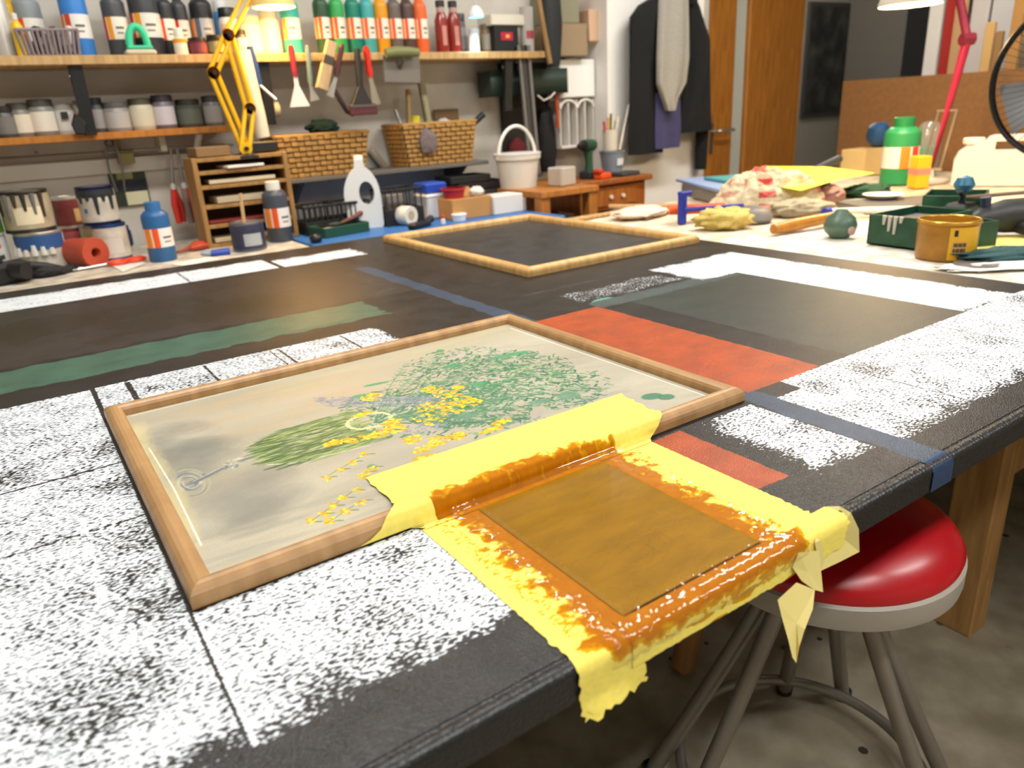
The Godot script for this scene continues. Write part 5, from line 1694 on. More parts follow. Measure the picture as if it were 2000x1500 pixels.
func left_table() -> void:
	var y := TT
	# stacked tins against the wall: lower row, then the tins on top
	var a := [0.075, -2.6247, 0.1298, 0.1166]
	var lowh: float = a[3]
	var r: float = a[2] / 2.0
	var t := tin("white paint tin with dripping blue wrap, under the drip-stained tin", a[0], y, a[1], r, lowh, "e6e2d8", "", "stacked tins on the wall table")
	pa(t, "blue_band", la([Vector2(r * 0.99, lowh * 0.56), Vector2(r * 0.99, lowh * 0.92)], 20, 0.4, 3.9), mt("2c568f", 0.5), Vector3.ZERO, Vector3.ZERO, "blue printed band with white drips")
	for k in 6:
		pa(t, "drip", tu([Vector3(cos(1.2 + k * 0.36), 0, sin(1.2 + k * 0.36)) * r * 0.985 + Vector3(0, lowh * (0.6 + 0.05 * (k % 3)), 0), Vector3(cos(1.2 + k * 0.36), 0, sin(1.2 + k * 0.36)) * r * 0.985 + Vector3(0, lowh * 0.44, 0)], [0.006, 0.011], 6), mt("e6e2d8", 0.5))
	var b := [0.0964, -3.8938, 0.1974, 0.1654]
	var t2 := tin("drip-stained cream and black paint tin stacked on the blue banded tin", a[0] - 0.012, y + lowh, a[1] - 0.01, r * 1.02, lowh * 1.0, "cdbfa4", "e7d9b8", "stacked tins on the wall table", 0, "3a352e")
	for k in 7:
		var an := 0.9 + k * 0.36
		var dv := Vector3(cos(an), 0, sin(an)) * r * 1.005
		pa(t2, "drip", tu([dv + Vector3(0, lowh * 0.94, 0), dv + Vector3(0, lowh * (0.35 + 0.09 * (k % 4)), 0)], [0.008, 0.004], 6), mt(["3b2f24", "6d6a6a", "2a2622"][k % 3], 0.5))
	var c := [-0.0457, -2.6256, 0.1322, 0.1236]
	t = tin("white paint tin with red lettering and black bars", c[0] - 0.025, y, c[1], c[2] / 2.0, c[3] * 1.0, "dcdcda", "", "stacked tins on the wall table", 0, "e5e3de")
	var cr: float = c[2] / 2.0
	for k in 7:
		pa(t, "red_letter", la([Vector2(cr * 1.0, c[3] * 0.68), Vector2(cr * 1.0, c[3] * (0.76 + 0.04 * (k % 2)))], 3, 0.75 + k * 0.17, 0.87 + k * 0.17), mt("d0392e", 0.5))
	pa(t, "black_bar", la([Vector2(cr * 1.0, c[3] * 0.42), Vector2(cr * 1.0, c[3] * 0.52)], 14, 0.7, 2.4), mt("2c3030", 0.5))
	pa(t, "black_bar", la([Vector2(cr * 1.0, c[3] * 0.24), Vector2(cr * 1.0, c[3] * 0.3)], 14, 0.7, 2.4), mt("3a3e3e", 0.5))
	tin("bright green paint tin with dark label on the lettered white tin", c[0] - 0.022, y + c[3], c[1] - 0.01, cr * 0.98, lowh * 0.95, "4f8f2e", "223b34", "stacked tins on the wall table", -10, "6fa83a")
	var e := [0.1739, -2.8069, 0.0772, 0.0931]
	t = tin("rose pink tin between the blue banded and white tins", e[0], y, e[1] - 0.02, e[2] / 2.0, e[3], "cf6a6e", "", "stacked tins on the wall table", 0, "b9585c")
	var e2 := [0.221, -2.7389, 0.0564, 0.1029]
	t = tin("cream tin with a red stripe beside the rose pink tin", e2[0], y, e2[1] - 0.03, e2[2] / 2.0, e2[3], "dccfa8", "cf4638", "stacked tins on the wall table")
	tin("brick red tin with tan label on the rose pink tin", e[0] + 0.012, y + e[3] + 0.001, e[1] - 0.024, 0.047, 0.098, "8f3f3c", "d0a668", "stacked tins on the wall table", 40, "d8d0c4")
	var w := [0.2653, -2.6452, 0.1007, 0.1118]
	t = tin("plain white tin with blue edge under the drip-stained white tin", w[0], y, w[1], w[2] / 2.0, w[3], "e8e2d6", "d9d3c8", "stacked tins on the wall table", 0, "2c4f8a")
	t2 = tin("white tin with black drips and navy lid on plain white tin", w[0] - 0.012, y + w[3], w[1] - 0.01, w[2] * 0.54, w[3] * 1.02, "e4dfd4", "", "stacked tins on the wall table", 0, "1f2450")
	var wr: float = w[2] * 0.54
	pa(t2, "dark_band", la([Vector2(wr * 0.99, w[3] * 0.74), Vector2(wr * 0.99, w[3] * 0.94)], 20, 0.4, 3.9), mt("2a2f33", 0.5))
	for k in 5:
		var an := 0.9 + k * 0.42
		var dv := Vector3(cos(an), 0, sin(an)) * wr * 0.985
		pa(t2, "drip", tu([dv + Vector3(0, w[3] * 0.8, 0), dv + Vector3(0, w[3] * ([0.4, 0.62, 0.3, 0.66, 0.6][k]), 0)], [0.008, 0.004], 6), mt("23272a", 0.5))
	pa(t2, "blue_mark", la([Vector2(wr * 0.99, w[3] * 0.34), Vector2(wr * 0.99, w[3] * 0.46)], 4, 2.3, 2.5), mt("3a6c9c", 0.5))
	# green tube, navy jar, blue bottle
	var gr := [0.3735, -2.9235, 0.0726, 0.1377]
	var o := th("glue_tube", "sage green tube with dark red cap leaning on the navy jar", "tube", Vector3(gr[0] - 0.01, y + 0.055, gr[1] - 0.03), "", 0.0)
	pa(o, "tube", tu([Vector3(-0.03, 0.11, 0), Vector3(-0.012, 0.06, 0), Vector3(0.016, 0, 0)], [0.024, 0.023, 0.018], 14), mt("6f9a7c", 0.45))
	pa(o, "cap", tu([Vector3(0.016, 0, 0), Vector3(0.022, -0.018, 0)], [0.014, 0.012], 12), mt("8d2430", 0.4))
	pa(o, "print", tu([Vector3(-0.02, 0.09, 0.0), Vector3(-0.013, 0.07, 0.0)], 0.0245, 14), mt("cfe0d0", 0.5))
	jar("navy blue jar with black base behind the blue paint bottle", Vector3(0.3337, 0.8914, -2.5).x, y, gr[1] - 0.02, 0.035, 0.072, "2a3350", "333c5a", "3a4468", "jars on the wall table")
	var bb := [0.3776, -2.4748, 0.0786, 0.1758]
	paint_bottle("royal blue paint bottle with orange striped label standing on the wall table", bb[0], y, bb[1], bb[2] / 2.0, bb[3], "2a6298", "paint bottles on the work tables", "3670a8", "f0e8e4", "ee5a1a", 20)
	# spool, paper, scissors
	var sp := Vector3(0.1202, 0.828, -2.584)
	o = th("cord_spool", "brick red hollow spool lying on its side on the table", "spool", Vector3(sp.x + 0.055, y, sp.z + 0.02), "", 28.0)
	var sg := G.new()
	sg.t = Transform3D(Basis(Vector3(1, 0, 0), PI / 2), Vector3(0, 0.045, 0))
	sg.lathe([Vector2(0.013, -0.06), Vector2(0.03, -0.06), Vector2(0.038, -0.055), Vector2(0.04, -0.03), Vector2(0.042, 0.03), Vector2(0.045, 0.055), Vector2(0.042, 0.062), Vector2(0.015, 0.062), Vector2(0.013, 0.055), Vector2(0.013, -0.06)], 28)
	pa(o, "winding", sg.mesh(), mt("b84a30", 0.55))
	var pw := [Vector3(0.2035, 0.828, -2.9125), Vector3(0.3049, 0.828, -2.672), Vector3(0.3236, 0.828, -2.4585), Vector3(0.2465, 0.828, -2.3595)]
	var pg := G.new()
	fan(pg, pw)
	one("paper_scrap", "white paper scrap under the orange handled scissors", "paper", pg.mesh(), mt("f4ede0", 0.8), Vector3(0, 0.002, 0))
	var sc := Vector3(0.2553, 0.828, -2.5048)
	o = th("scissors", "orange handled scissors lying on a white paper scrap", "scissors", sc + Vector3(0, 0.004, 0), "", 20.0)
	for s in [0, 1]:
		pa(o, "handle", tu(arc(Vector3(0.0 + s * 0.05, 0.006, 0.008 * s), Vector3(0.026, 0, 0), Vector3(0, 0, 0.02), 0, TAU, 20), 0.006, 8, false), mt("ea4a24", 0.4))
		pa(o, "blade", tu([Vector3(-0.02 + s * 0.03, 0.004, -0.01), Vector3(-0.12, 0.003, -0.03 - s * 0.02)], [0.006, 0.002], 4), mt("c8c6c2", 0.25, 0.8))
	# black camera-like tool at the table edge
	var bk := Vector3(-0.0198, 0.828, -2.4271)
	o = th("black_gadget", "lumpy black hand tool lying beside the brick red spool", "tool", Vector3(bk.x, y, bk.z - 0.03), "", 20.0)
	pa(o, "body", bx(0.1, 0.06, 0.06, 0.012), mt("141416", 0.45))
	pa(o, "barrel", tu([Vector3(0.0, 0.035, 0.02), Vector3(0.02, 0.035, 0.06)], 0.022, 14), mt("1c1c1f", 0.4))
	pa(o, "dial", cy(0.016, 0.016), mt("26262a", 0.4), Vector3(-0.025, 0.06, 0))
	pa(o, "strap", tu([Vector3(0.05, 0.04, 0), Vector3(0.09, 0.03, 0.01), Vector3(0.13, 0.012, 0.02), Vector3(0.17, 0.012, 0.0)], 0.012, 8), mt("222224", 0.6))
	one("dark_cloth", "charcoal cloth heap beside the black hand tool", "cloth", blob_mesh(Vector3(0.05, 0.018, 0.03), 0.3, 2.0, 21), mt("2d2c2e", 0.8, 0.0, "cloth"), Vector3(0.0694, 0.828, -2.4814))
	# orange pliers, blue cutter
	var op := Vector3(0.4756, 0.828, -2.5701)
	o = th("orange_pliers", "orange gripped pliers lying on the wall table", "pliers", op + Vector3(0, 0.012, 0), "", 24.0)
	pa(o, "grip", tu([Vector3(0, 0, 0), Vector3(0.03, 0.006, -0.008), Vector3(0.065, 0.004, -0.004)], [0.008, 0.013, 0.01], 10), mt("c2441e", 0.4))
	pa(o, "grip", tu([Vector3(0, 0, 0.004), Vector3(0.03, 0.002, 0.014), Vector3(0.06, 0, 0.012)], [0.007, 0.011, 0.008], 10), mt("b23c1a", 0.4))
	pa(o, "jaw", tu([Vector3(0, 0, 0), Vector3(-0.05, -0.004, 0.002)], [0.008, 0.004], 6), mt("8d3020", 0.4))
	var bc := Vector3(0.5147, 0.828, -2.4126)
	o = th("blue_cutter", "cobalt blue plastic cutter lying near the orange pliers", "cutter", bc + Vector3(0, 0.008, 0), "", -15.0)
	pa(o, "body", tu([Vector3(-0.01, 0, 0), Vector3(0.045, 0, 0)], [0.011, 0.013], 8), mt("2446a8", 0.4))
	pa(o, "nose", tu([Vector3(-0.01, 0, 0), Vector3(-0.04, 0.004, -0.004)], [0.01, 0.006], 8), mt("8d96a8", 0.4))
	one("receipt", "small white slip of paper between orange pliers and blue cutter", "paper", bx(0.12, 0.001, 0.07, 0.0), mt("f4f0e6", 0.8), Vector3(0.4467, 0.828, -2.346) + Vector3(0, 0.001, -0.01), Vector3(0, 20, 0))
	# wooden pigeon-hole rack
	var r0 := Vector3(0.5343, 0.8718, -2.58)
	var r1 := Vector3(0.8428, 0.8515, -2.58)
	var rw := r1.x - r0.x
	var topy := Vector3(0.7404, 1.1127, -2.58).y
	o = th("wooden_rack", "small pale wooden rack with paper stacks under the yellow lamp", "rack", Vector3((r0.x + r1.x) / 2.0, y, -2.645))
	var pine := mt("b88c50", 0.6, 0.0, "wood")
	var rh := topy - y
	for s in [-1, 1]:
		pa(o, "side_panel", bx(0.016, rh, 0.13, 0.002), pine, Vector3(s * (rw / 2 - 0.008), 0, 0))
	pa(o, "back_panel", bx(rw - 0.03, rh, 0.006, 0.0), mt("5d452a", 0.8), Vector3(0, 0, -0.062))
	for k in 6:
		pa(o, "shelf", bx(rw - 0.032, 0.012, 0.12, 0.001), pine, Vector3(0, [0.0, 0.055, 0.11, 0.165, 0.205, 0.24][k] * rh / 0.252, 0.004))
	var pc := [["cdb896", "pile of kraft paper in the lowest slot of the rack"], ["8d3028", "red folder lying in the second slot of the rack"], ["bfae90", "buff papers in the third slot of the rack"], ["d8c7a4", "tan boards in the fourth slot of the rack"], ["ece8e0", "white papers sticking out of the top slot of the rack"]]
	for k in 5:
		var yy: float = y + [0.012, 0.067, 0.122, 0.177, 0.217][k] * rh / 0.252 + 0.0015
		one("paper_pile", pc[k][1], "paper", bx(rw * [0.7, 0.75, 0.6, 0.7, 0.4][k], [0.014, 0.008, 0.02, 0.012, 0.008][k], 0.1, 0.001), mt(pc[k][0], 0.8), Vector3(o.position.x - 0.02 + 0.006 * k, yy, -2.64 + (0.02 if k == 4 else 0.0)), Vector3(0, [2, -3, 4, 0, 8][k], 0), "papers in the wooden rack")
	# things on top of the rack
	one("brown_carton", "brown cardboard box lying on top of the wooden rack", "box", bx(0.11, 0.03, 0.1, 0.002), mt("8a6c46", 0.7), Vector3(o.position.x - 0.08, topy + 0.001, -2.65), Vector3(0, 4, 0))
	one("black_case", "black flat case with white sticker on top of the rack", "case", bx(0.1, 0.035, 0.08, 0.004), mt("1c1c1e", 0.5), Vector3(o.position.x + 0.09, topy + 0.001, -2.66))
	# grey tin with stirring stick, bottle with white cap
	var gt := [0.6316, -2.44, 0.1052, 0.0897]
	t = tin("navy and pewter paint tin holding a wooden stirring stick", gt[0], y, gt[1], gt[2] / 2.0, gt[3], "3a3f5c", "a8adb2", "open tins on the wall table", 0, "6d7078")
	one("stirring_stick", "pale wooden stirring stick standing in the navy tin", "stick", bx(0.014, 0.1, 0.003, 0.001), mt("e0b988", 0.6, 0.0, "wood"), Vector3(gt[0] - 0.005, y + gt[3] * 0.86, gt[1]), Vector3(6, 30, 3))
	var wb := [0.7617, -2.5909, 0.0815, 0.1971]
	paint_bottle("slate paint bottle with white cap and orange label before the rack", wb[0], y, maxf(wb[1], -2.53), wb[2] / 2.0, wb[3], "454b55", "paint bottles on the work tables", "ece6da", "ece6e0", "e8561e", 14)

func blue_table() -> void:
	var y := TT
	# dark crates at the back
	for e in [[0.9244, 0.8602, 0.1306, 0.1125, "black plastic crate behind the green tray"], [1.0518, 0.8558, 0.1187, 0.1311, "charcoal plastic crate behind the white jug"]]:
		var q: Array = [e[0], e[1], e[2], e[3]]
		crate(e[4], q[0], -2.62 if e[0] < 1.1 else -2.7, q[2], 0.1, 0.14, "17191b")
	# white jug with a handle hole
	var j := [1.0934, -2.5737, 0.1279, 0.2477]
	jug("white plastic jug with an oval handle hole on the blue table", j[0], y, j[1], j[2], j[3])
	# dark green tray with brush
	var g := [0.9621, -2.5073, 0.187, 0.043]
	var o := th("paint_tray", "dark green tray of white paint with a maroon brush", "tray", Vector3(g[0], y, g[1]), "", 10.0)
	var gm := mt("1d4a36", 0.45)
	pa(o, "base", bx(g[2] * 0.95, 0.005, 0.11, 0.002), gm)
	for s in [-1, 1]:
		pa(o, "side", bx(g[2] * 0.95, 0.034, 0.005, 0.002), gm, Vector3(0, 0, s * 0.055))
		pa(o, "end", bx(0.005, 0.034, 0.11, 0.002), gm, Vector3(s * g[2] * 0.475, 0, 0))
	pa(o, "paint_pool", blob_mesh(Vector3(0.05, 0.012, 0.03), 0.2, 2.0, 31), mt("e8e2d2", 0.4), Vector3(-0.035, 0.005, 0))
	o = th("flat_brush", "maroon tipped brush resting across the dark green tray", "brush", Vector3(g[0], y + 0.036, g[1]))
	pa(o, "handle", tu([Vector3(0.01, 0, 0), Vector3(0.06, 0.008, -0.02), Vector3(0.1, 0.018, -0.04)], [0.006, 0.007, 0.009], 8), mt("6b4038", 0.5))
	pa(o, "tip", tu([Vector3(0.1, 0.018, -0.04), Vector3(0.122, 0.023, -0.05)], 0.0095, 8), mt("8c2a2c", 0.5))
	pa(o, "bristles", bx(0.04, 0.006, 0.03, 0.002), mt("3a4a40", 0.7), Vector3(-0.012, -0.003, 0.0), Vector3(0, 25, 0))
	one("black_ball", "round black ball lying at the edge of the blue table", "ball", la([Vector2(0, 0), Vector2(0.014, 0.001), Vector2(0.021, 0.009), Vector2(0.021, 0.018), Vector2(0.014, 0.027), Vector2(0, 0.03)], 20), mt("121214", 0.4), Vector3(0.8306, 0.828, -2.3819))
	# black wire crate with a white roll in front
	var q := [1.2195, 0.8259, 0.152, 0.141]
	crate("black wire crate with grey odds and ends behind a white roll", q[0], -2.56, q[2], 0.13, 0.13, "1a1a1c")
	one("grey_box", "grey printed box inside the black wire crate", "box", bx(0.07, 0.1, 0.05, 0.003), mt("7d7470", 0.6), Vector3(q[0] - 0.01, y + 0.006, -2.56))
	var wr := [1.2149, -2.4814, 0.09, 0.0687]
	o = th("tape_roll", "fat white roll of tape standing on the blue table", "tape", Vector3(wr[0], y, wr[1]), "", 20.0)
	var rg := G.new()
	var rr: float = wr[3] / 2.0
	rg.t = Transform3D(Basis(Vector3(1, 0, 0), PI / 2), Vector3(0, rr, 0))
	rg.lathe([Vector2(rr * 0.5, -0.025), Vector2(rr * 0.97, -0.025), Vector2(rr, -0.022), Vector2(rr, 0.022), Vector2(rr * 0.97, 0.025), Vector2(rr * 0.5, 0.025), Vector2(rr * 0.5, -0.025)], 28)
	pa(o, "roll", rg.mesh(), mt("e2ddd0", 0.6))
	pa(o, "core", tu([Vector3(0, rr, -0.024), Vector3(0, rr, 0.024)], rr * 0.5, 18), mt("b9a98c", 0.7))
	# white tub with blue lid
	q = [1.3753, -2.5626, 0.1028, 0.1328]
	o = th("storage_tub", "white storage tub with blue lid on the blue table", "box", Vector3(q[0], y, q[1] - 0.02))
	pa(o, "tub", bx(q[2] * 0.86, q[3] * 0.72, 0.1, 0.006), mt("dfe0e2", 0.45))
	pa(o, "rim", bx(q[2] * 0.92, 0.01, 0.106, 0.003), mt("ebeaea", 0.45), Vector3(0, q[3] * 0.6, 0))
	pa(o, "lid", bx(q[2] * 0.9, q[3] * 0.28, 0.104, 0.006), mt("1c46b0", 0.4), Vector3(0, q[3] * 0.72, 0), Vector3.ZERO, "blue lid")
	# cardboard box, red lid on it, white carton, black trays
	q = [1.4634, 0.8318, 0.1742, 0.0893]
	o = th("cardboard_box", "open brown cardboard box in front of the black trays", "box", Vector3(q[0], y, -2.49))
	var kb := mt("b8874c", 0.7)
	pa(o, "body", bx(q[2], 0.075, 0.13, 0.002), kb)
	pa(o, "flap", bx(q[2], 0.003, 0.05, 0.0), mt("a67840", 0.7), Vector3(0, 0.085, -0.08), Vector3(30, 0, 0))
	one("red_lid", "red plastic lid lying on the cardboard box", "tub", la([Vector2(0, 0), Vector2(0.036, 0), Vector2(0.044, 0.028), Vector2(0.049, 0.03), Vector2(0.049, 0.036), Vector2(0.042, 0.036)], 26), mt("b5282e", 0.45), Vector3(q[0] - 0.045, y + 0.076, -2.48))  # the red lid, built as a shallow dish
	one("white_cap", "small white cap lying in the cardboard box", "tissue", blob_mesh(Vector3(0.03, 0.018, 0.025), 0.4, 3.0, 14), mt("e6e0d4", 0.7), Vector3(q[0] + 0.045, y + 0.076, -2.46))  # a white cap, built as a lumpy blob
	q = [1.6071, 0.8389, 0.1365, 0.076]
	one("white_carton", "plain white carton beside the brown cardboard box", "box", bx(q[2], 0.07, 0.1, 0.003), mt("dcd8d0", 0.6), Vector3(q[0] + 0.012, y, -2.46))
	for k in 2:
		o = th("black_tray", ["low black tray stacked underneath behind the cardboard box", "narrow black tray stacked on top behind the cardboard box"][k], "tray", Vector3((Vector3(1.6539, 0.9004, -2.68).x - 0.06 * k), y + 0.076 + 0.03 * k, -2.7), "black trays")
		pa(o, "base", bx(0.24 - 0.05 * k, 0.006, 0.13, 0.002), mt("141517", 0.45))
		for s in [-1, 1]:
			pa(o, "side", bx(0.24 - 0.05 * k, 0.03, 0.006, 0.002), mt("141517", 0.45), Vector3(0, 0, s * 0.062))
			pa(o, "end", bx(0.006, 0.03, 0.12, 0.002), mt("141517", 0.45), Vector3(s * (0.117 - 0.025 * k), 0, 0))
	one("dark_carton", "dark grey carton carrying the stacked black trays", "box", bx(0.22, 0.075, 0.13, 0.003), mt("33312f", 0.6), Vector3(Vector3(1.6539, 0.9004, -2.68).x - 0.02, y, -2.7))
	# small things along the near edge
	var p := Vector3(1.2095, 0.828, -2.3545)
	o = th("tape_gun", "black handheld tape gun lying on the blue table", "tool", p + Vector3(0, 0, -0.02), "", 24.0)
	pa(o, "body", bx(0.1, 0.022, 0.035, 0.006), mt("16181a", 0.4))
	pa(o, "grip", tu([Vector3(0.03, 0.012, 0), Vector3(0.075, 0.022, -0.004)], [0.012, 0.014], 10), mt("202224", 0.5))
	p = Vector3(1.3069, 0.828, -2.3767)
	o = th("glue_pen", "tiny red and white bottle on the blue table", "bottle", p)
	pa(o, "body", cy(0.008, 0.02), mt("eae2de", 0.4))
	pa(o, "cap", cy(0.006, 0.014), mt("cf4438", 0.4), Vector3(0, 0.02, 0))
	p = Vector3(1.3848, 0.828, -2.3918)
	o = th("lidded_pot", "small white lidded pot on the blue table", "pot", p + Vector3(0.01, 0, -0.02))
	pa(o, "pot", la([Vector2(0, 0), Vector2(0.024, 0), Vector2(0.027, 0.016), Vector2(0.027, 0.018)], 22), mt("dfe2e6", 0.4))
	pa(o, "lid", cy(0.029, 0.008), mt("ececec", 0.4), Vector3(0, 0.018, 0))

func crate(label: String, x: float, z: float, w: float, h: float, d: float, col: String) -> void:
	var t := th("plastic_crate", label, "crate", Vector3(x, TT, z), "black crates on the blue table")
	var m := mt(col, 0.5)
	pa(t, "bottom", bx(w, 0.006, d, 0.002), m)
	for s in [-1, 1]:
		pa(t, "side", bx(w, h * 0.45, 0.005, 0.001), m, Vector3(0, 0, s * (d / 2 - 0.003)))
		pa(t, "end", bx(0.005, h * 0.45, d, 0.001), m, Vector3(s * (w / 2 - 0.003), 0, 0))
		pa(t, "rim", bx(w, 0.01, 0.009, 0.002), m, Vector3(0, h - 0.01, s * (d / 2 - 0.004)))
		pa(t, "rim", bx(0.009, 0.01, d, 0.002), m, Vector3(s * (w / 2 - 0.004), h - 0.01, 0))
		for k in 7:
			pa(t, "bar", bx(0.005, h * 0.55, 0.004, 0.001), m, Vector3((k / 6.0 - 0.5) * (w - 0.01), h * 0.42, s * (d / 2 - 0.004)))

func jug(label: String, x: float, y: float, z: float, w: float, h: float) -> void:
	# moulded jug, a flat oval body with a hole for the hand, blue cap side label
	var t := th("white_jug", label, "jug", Vector3(x, y, z), "", -24.0)
	var a := w / 2.0
	var outline := PackedVector2Array()
	for p in [[-0.9, 0], [0.9, 0], [0.99, 0.02], [1.02, 0.06], [1.02, 0.4], [1.0, 0.5], [0.95, 0.58], [0.87, 0.65], [0.76, 0.71], [0.62, 0.77], [0.48, 0.81], [0.34, 0.84], [0.26, 0.87], [0.24, 0.97], [-0.24, 0.97], [-0.26, 0.87], [-0.34, 0.84], [-0.48, 0.81], [-0.62, 0.77], [-0.76, 0.71], [-0.87, 0.65], [-0.95, 0.58], [-1.0, 0.5], [-1.0, 0.06], [-0.98, 0.02]]:
		outline.append(Vector2(p[0] * a, p[1] * h))
	var c := CSGCombiner3D.new()
	c.name = "body"
	t.add_child(c)
	var body := CSGPolygon3D.new()
	body.name = "shell"
	body.polygon = outline
	body.depth = a * 1.1
	body.position = Vector3(0, 0, a * 0.55)
	c.add_child(body)
	var hole := CSGCylinder3D.new()
	hole.name = "hand_hole"
	hole.operation = CSGShape3D.OPERATION_SUBTRACTION
	hole.radius = a * 0.42
	hole.height = a * 3.0
	hole.sides = 24
	hole.rotation_degrees = Vector3(90, 0, 0)
	hole.scale = Vector3(1, 1, 1.5)
	hole.position = Vector3(a * 0.25, h * 0.5, 0)
	c.add_child(hole)
	body.material = mt("eceae4", 0.4)
	hole.material = mt("eceae4", 0.4)
	pa(t, "cap", cy(a * 0.27, h * 0.07, 0.003), mt("f2f0ea", 0.4), Vector3(0, h * 0.95, 0))
	pa(t, "rounding", la([Vector2(a * 0.26, h * 0.86), Vector2(a * 0.3, h * 0.88), Vector2(a * 0.26, h * 0.9)], 20), mt("eceae4", 0.4))
	pa(t, "side_sticker", bx(0.002, h * 0.16, a * 0.8, 0.0), mt("2f77c0", 0.45), Vector3(-a * 1.0, h * 0.24, 0))

func corner() -> void:
	# small side table with an orange-brown top: bucket stands on it
	var e0 := Vector3(1.8967, 0.9, -2.3514)
	var t := th("side_bench", "plain orange wooden bench carrying the white bucket", "bench", Vector3(1.862, 0, -2.56))
	var om := mt("c07f38", 0.5, 0.0, "wood")
	pa(t, "top", bx(0.29, 0.024, 0.46, 0.002), om, Vector3(0, 0.876, 0))
	for x in [-0.12, 0.12]:
		for z in [-0.2, 0.2]:
			pa(t, "leg", bx(0.045, 0.876, 0.045, 0.002), om, Vector3(x, 0, z))
	# white bucket with arched handle
	var q := [1.7749, 0.8905, 0.1636, 0.1208]
	var bx0: float = maxf(q[0], 1.8)
	t = th("white_bucket", "white plastic bucket with raised arched handle", "bucket", Vector3(bx0, 0.9, -2.6))
	var bm := mt("d6d2c8", 0.45)
	pa(t, "pail", la([Vector2(0, 0), Vector2(0.075, 0), Vector2(0.088, 0.11), Vector2(0.096, 0.112), Vector2(0.097, 0.128), Vector2(0.09, 0.128), Vector2(0.085, 0.11)], 32), bm)
	pa(t, "lid", la([Vector2(0, 0.126), Vector2(0.092, 0.126), Vector2(0.098, 0.13), Vector2(0.098, 0.136), Vector2(0, 0.136)], 32), mt("dedad2", 0.45))
	pa(t, "handle", tu(arc(Vector3(0, 0.115, 0), Vector3(0.092, 0, 0.0), Vector3(0, 0.125, 0), 0, PI, 20), 0.007, 8), mt("e6e2da", 0.4))
	one("clear_box", "small cloudy plastic box beside the white bucket", "box", bx(0.09, 0.075, 0.08, 0.006), mt("b3aca2", 0.3), Vector3(bx0 + 0.12, 0.9, -2.46), Vector3(0, 10, 0))
	# dark tool niche: back board, hanging black things, grey profile, dark green plane body, red rag
	var n0 := Vector3(1.9322, 1.2345, -2.88)
	var n1 := Vector3(2.2509, 1.2217, -2.88)
	one("tool_board", "dark brown tool board on the wall behind the hanging tools", "board", bx(n1.x - n0.x - 0.05, 0.465, 0.02, 0.002), mt("2a2420", 0.7), Vector3((n0.x + n1.x) / 2.0 - 0.02, 0.93, -2.905))
	t = th("spirit_level", "dark green spirit level hanging across the tool board", "level", Vector3(1.8037, 1.3079, -2.82))
	var lv := Vector3(2.2106, 1.3113, -2.82) - Vector3(1.8037, 1.3079, -2.82)
	pa(t, "body", tu([Vector3.ZERO, lv], 0.072, 4), mt("26362e", 0.5))
	pa(t, "vial_window", tu([lv * 0.2 + Vector3(0, 0.01, 0.048), lv * 0.4 + Vector3(0, 0.01, 0.048)], 0.01, 8), mt("3f5348", 0.3))
	t = th("aluminium_profile", "long grey aluminium channel hanging before the tool board", "profile", Vector3(1.9459, 1.4499, -2.725))
	var pf := Vector3(1.9778, 0.9312, -2.725) - Vector3(1.9459, 1.4499, -2.725)
	for s in [-1, 1]:
		pa(t, "flange", tu([Vector3(s * 0.024, 0, 0), pf + Vector3(s * 0.022, 0, 0)], 0.009, 6), mt("8e8a86", 0.35, 0.6))
	pa(t, "web", tu([Vector3(0, 0, -0.012), pf + Vector3(0, 0, -0.012)], 0.02, 4), mt("4e4c4a", 0.4, 0.5))
	one("black_apron", "black apron hanging on the tool board beside the channel", "apron", blob_mesh(Vector3(0.05, 0.16, 0.03), 0.2, 1.5, 41), mt("141416", 0.8, 0.0, "cloth"), Vector3(2.1465, 0.9233, -2.855))
	one("red_cloth", "dark red cloth hanging behind the bucket handle", "cloth", blob_mesh(Vector3(0.045, 0.06, 0.02), 0.2, 2.0, 43), mt("7d1c20", 0.8, 0.0, "cloth"), Vector3(1.991, 0.9747, -2.87))
	one("orange_rod", "thin orange rod hanging at the edge of the tool board", "rod", tu([Vector3(2.167, 1.2647, -2.8), Vector3(2.1722, 1.1131, -2.8)], 0.009, 8), mt("a8481e", 0.5))
	one("tan_batten", "tan wooden batten leaning across the end of the upper shelf", "batten", tu([Vector3(1.9771, 1.6455, -2.66), Vector3(2.0312, 1.3736, -2.66)], 0.012, 4), mt("a98a5c", 0.6, 0.0, "wood"))
	one("black_bag", "dark slate bag hanging at the end of the upper shelf", "bag", blob_mesh(Vector3(0.05, 0.2, 0.03), 0.15, 1.5, 45), mt("262a2c", 0.7, 0.0, "cloth"), Vector3(2.0776, 1.3639, -2.7))
	one("white_string", "white cord drooping from the dark green level", "cord", tu([Vector3(2.0239, 1.2544, -2.745), Vector3(2.0521, 1.2325, -2.74), Vector3(2.0903, 1.2436, -2.742), Vector3(2.1188, 1.2636, -2.745)], 0.004, 6), mt("cfcac4", 0.6))
	# boxes on the wall at the corner: cartons, white drawer, arched rack
	var c0 := Vector3(2.128, 1.409, -2.72)
	var c1 := Vector3(2.3226, 1.4072, -2.72)
	one("wall_carton", "tan cardboard carton high on the wall beside the white pillar", "box", bx(c1.x - c0.x, 0.13, 0.16, 0.003), mt("9a8468", 0.7), Vector3((c0.x + c1.x) / 2.0, c0.y, -2.84))
	one("wall_carton", "sage grey carton stacked on the tan carton by the pillar", "box", bx((c1.x - c0.x) * 0.8, 0.11, 0.15, 0.003), mt("8a8670", 0.7), Vector3((c0.x + c1.x) / 2.0 - 0.02, c0.y + 0.131, -2.84))
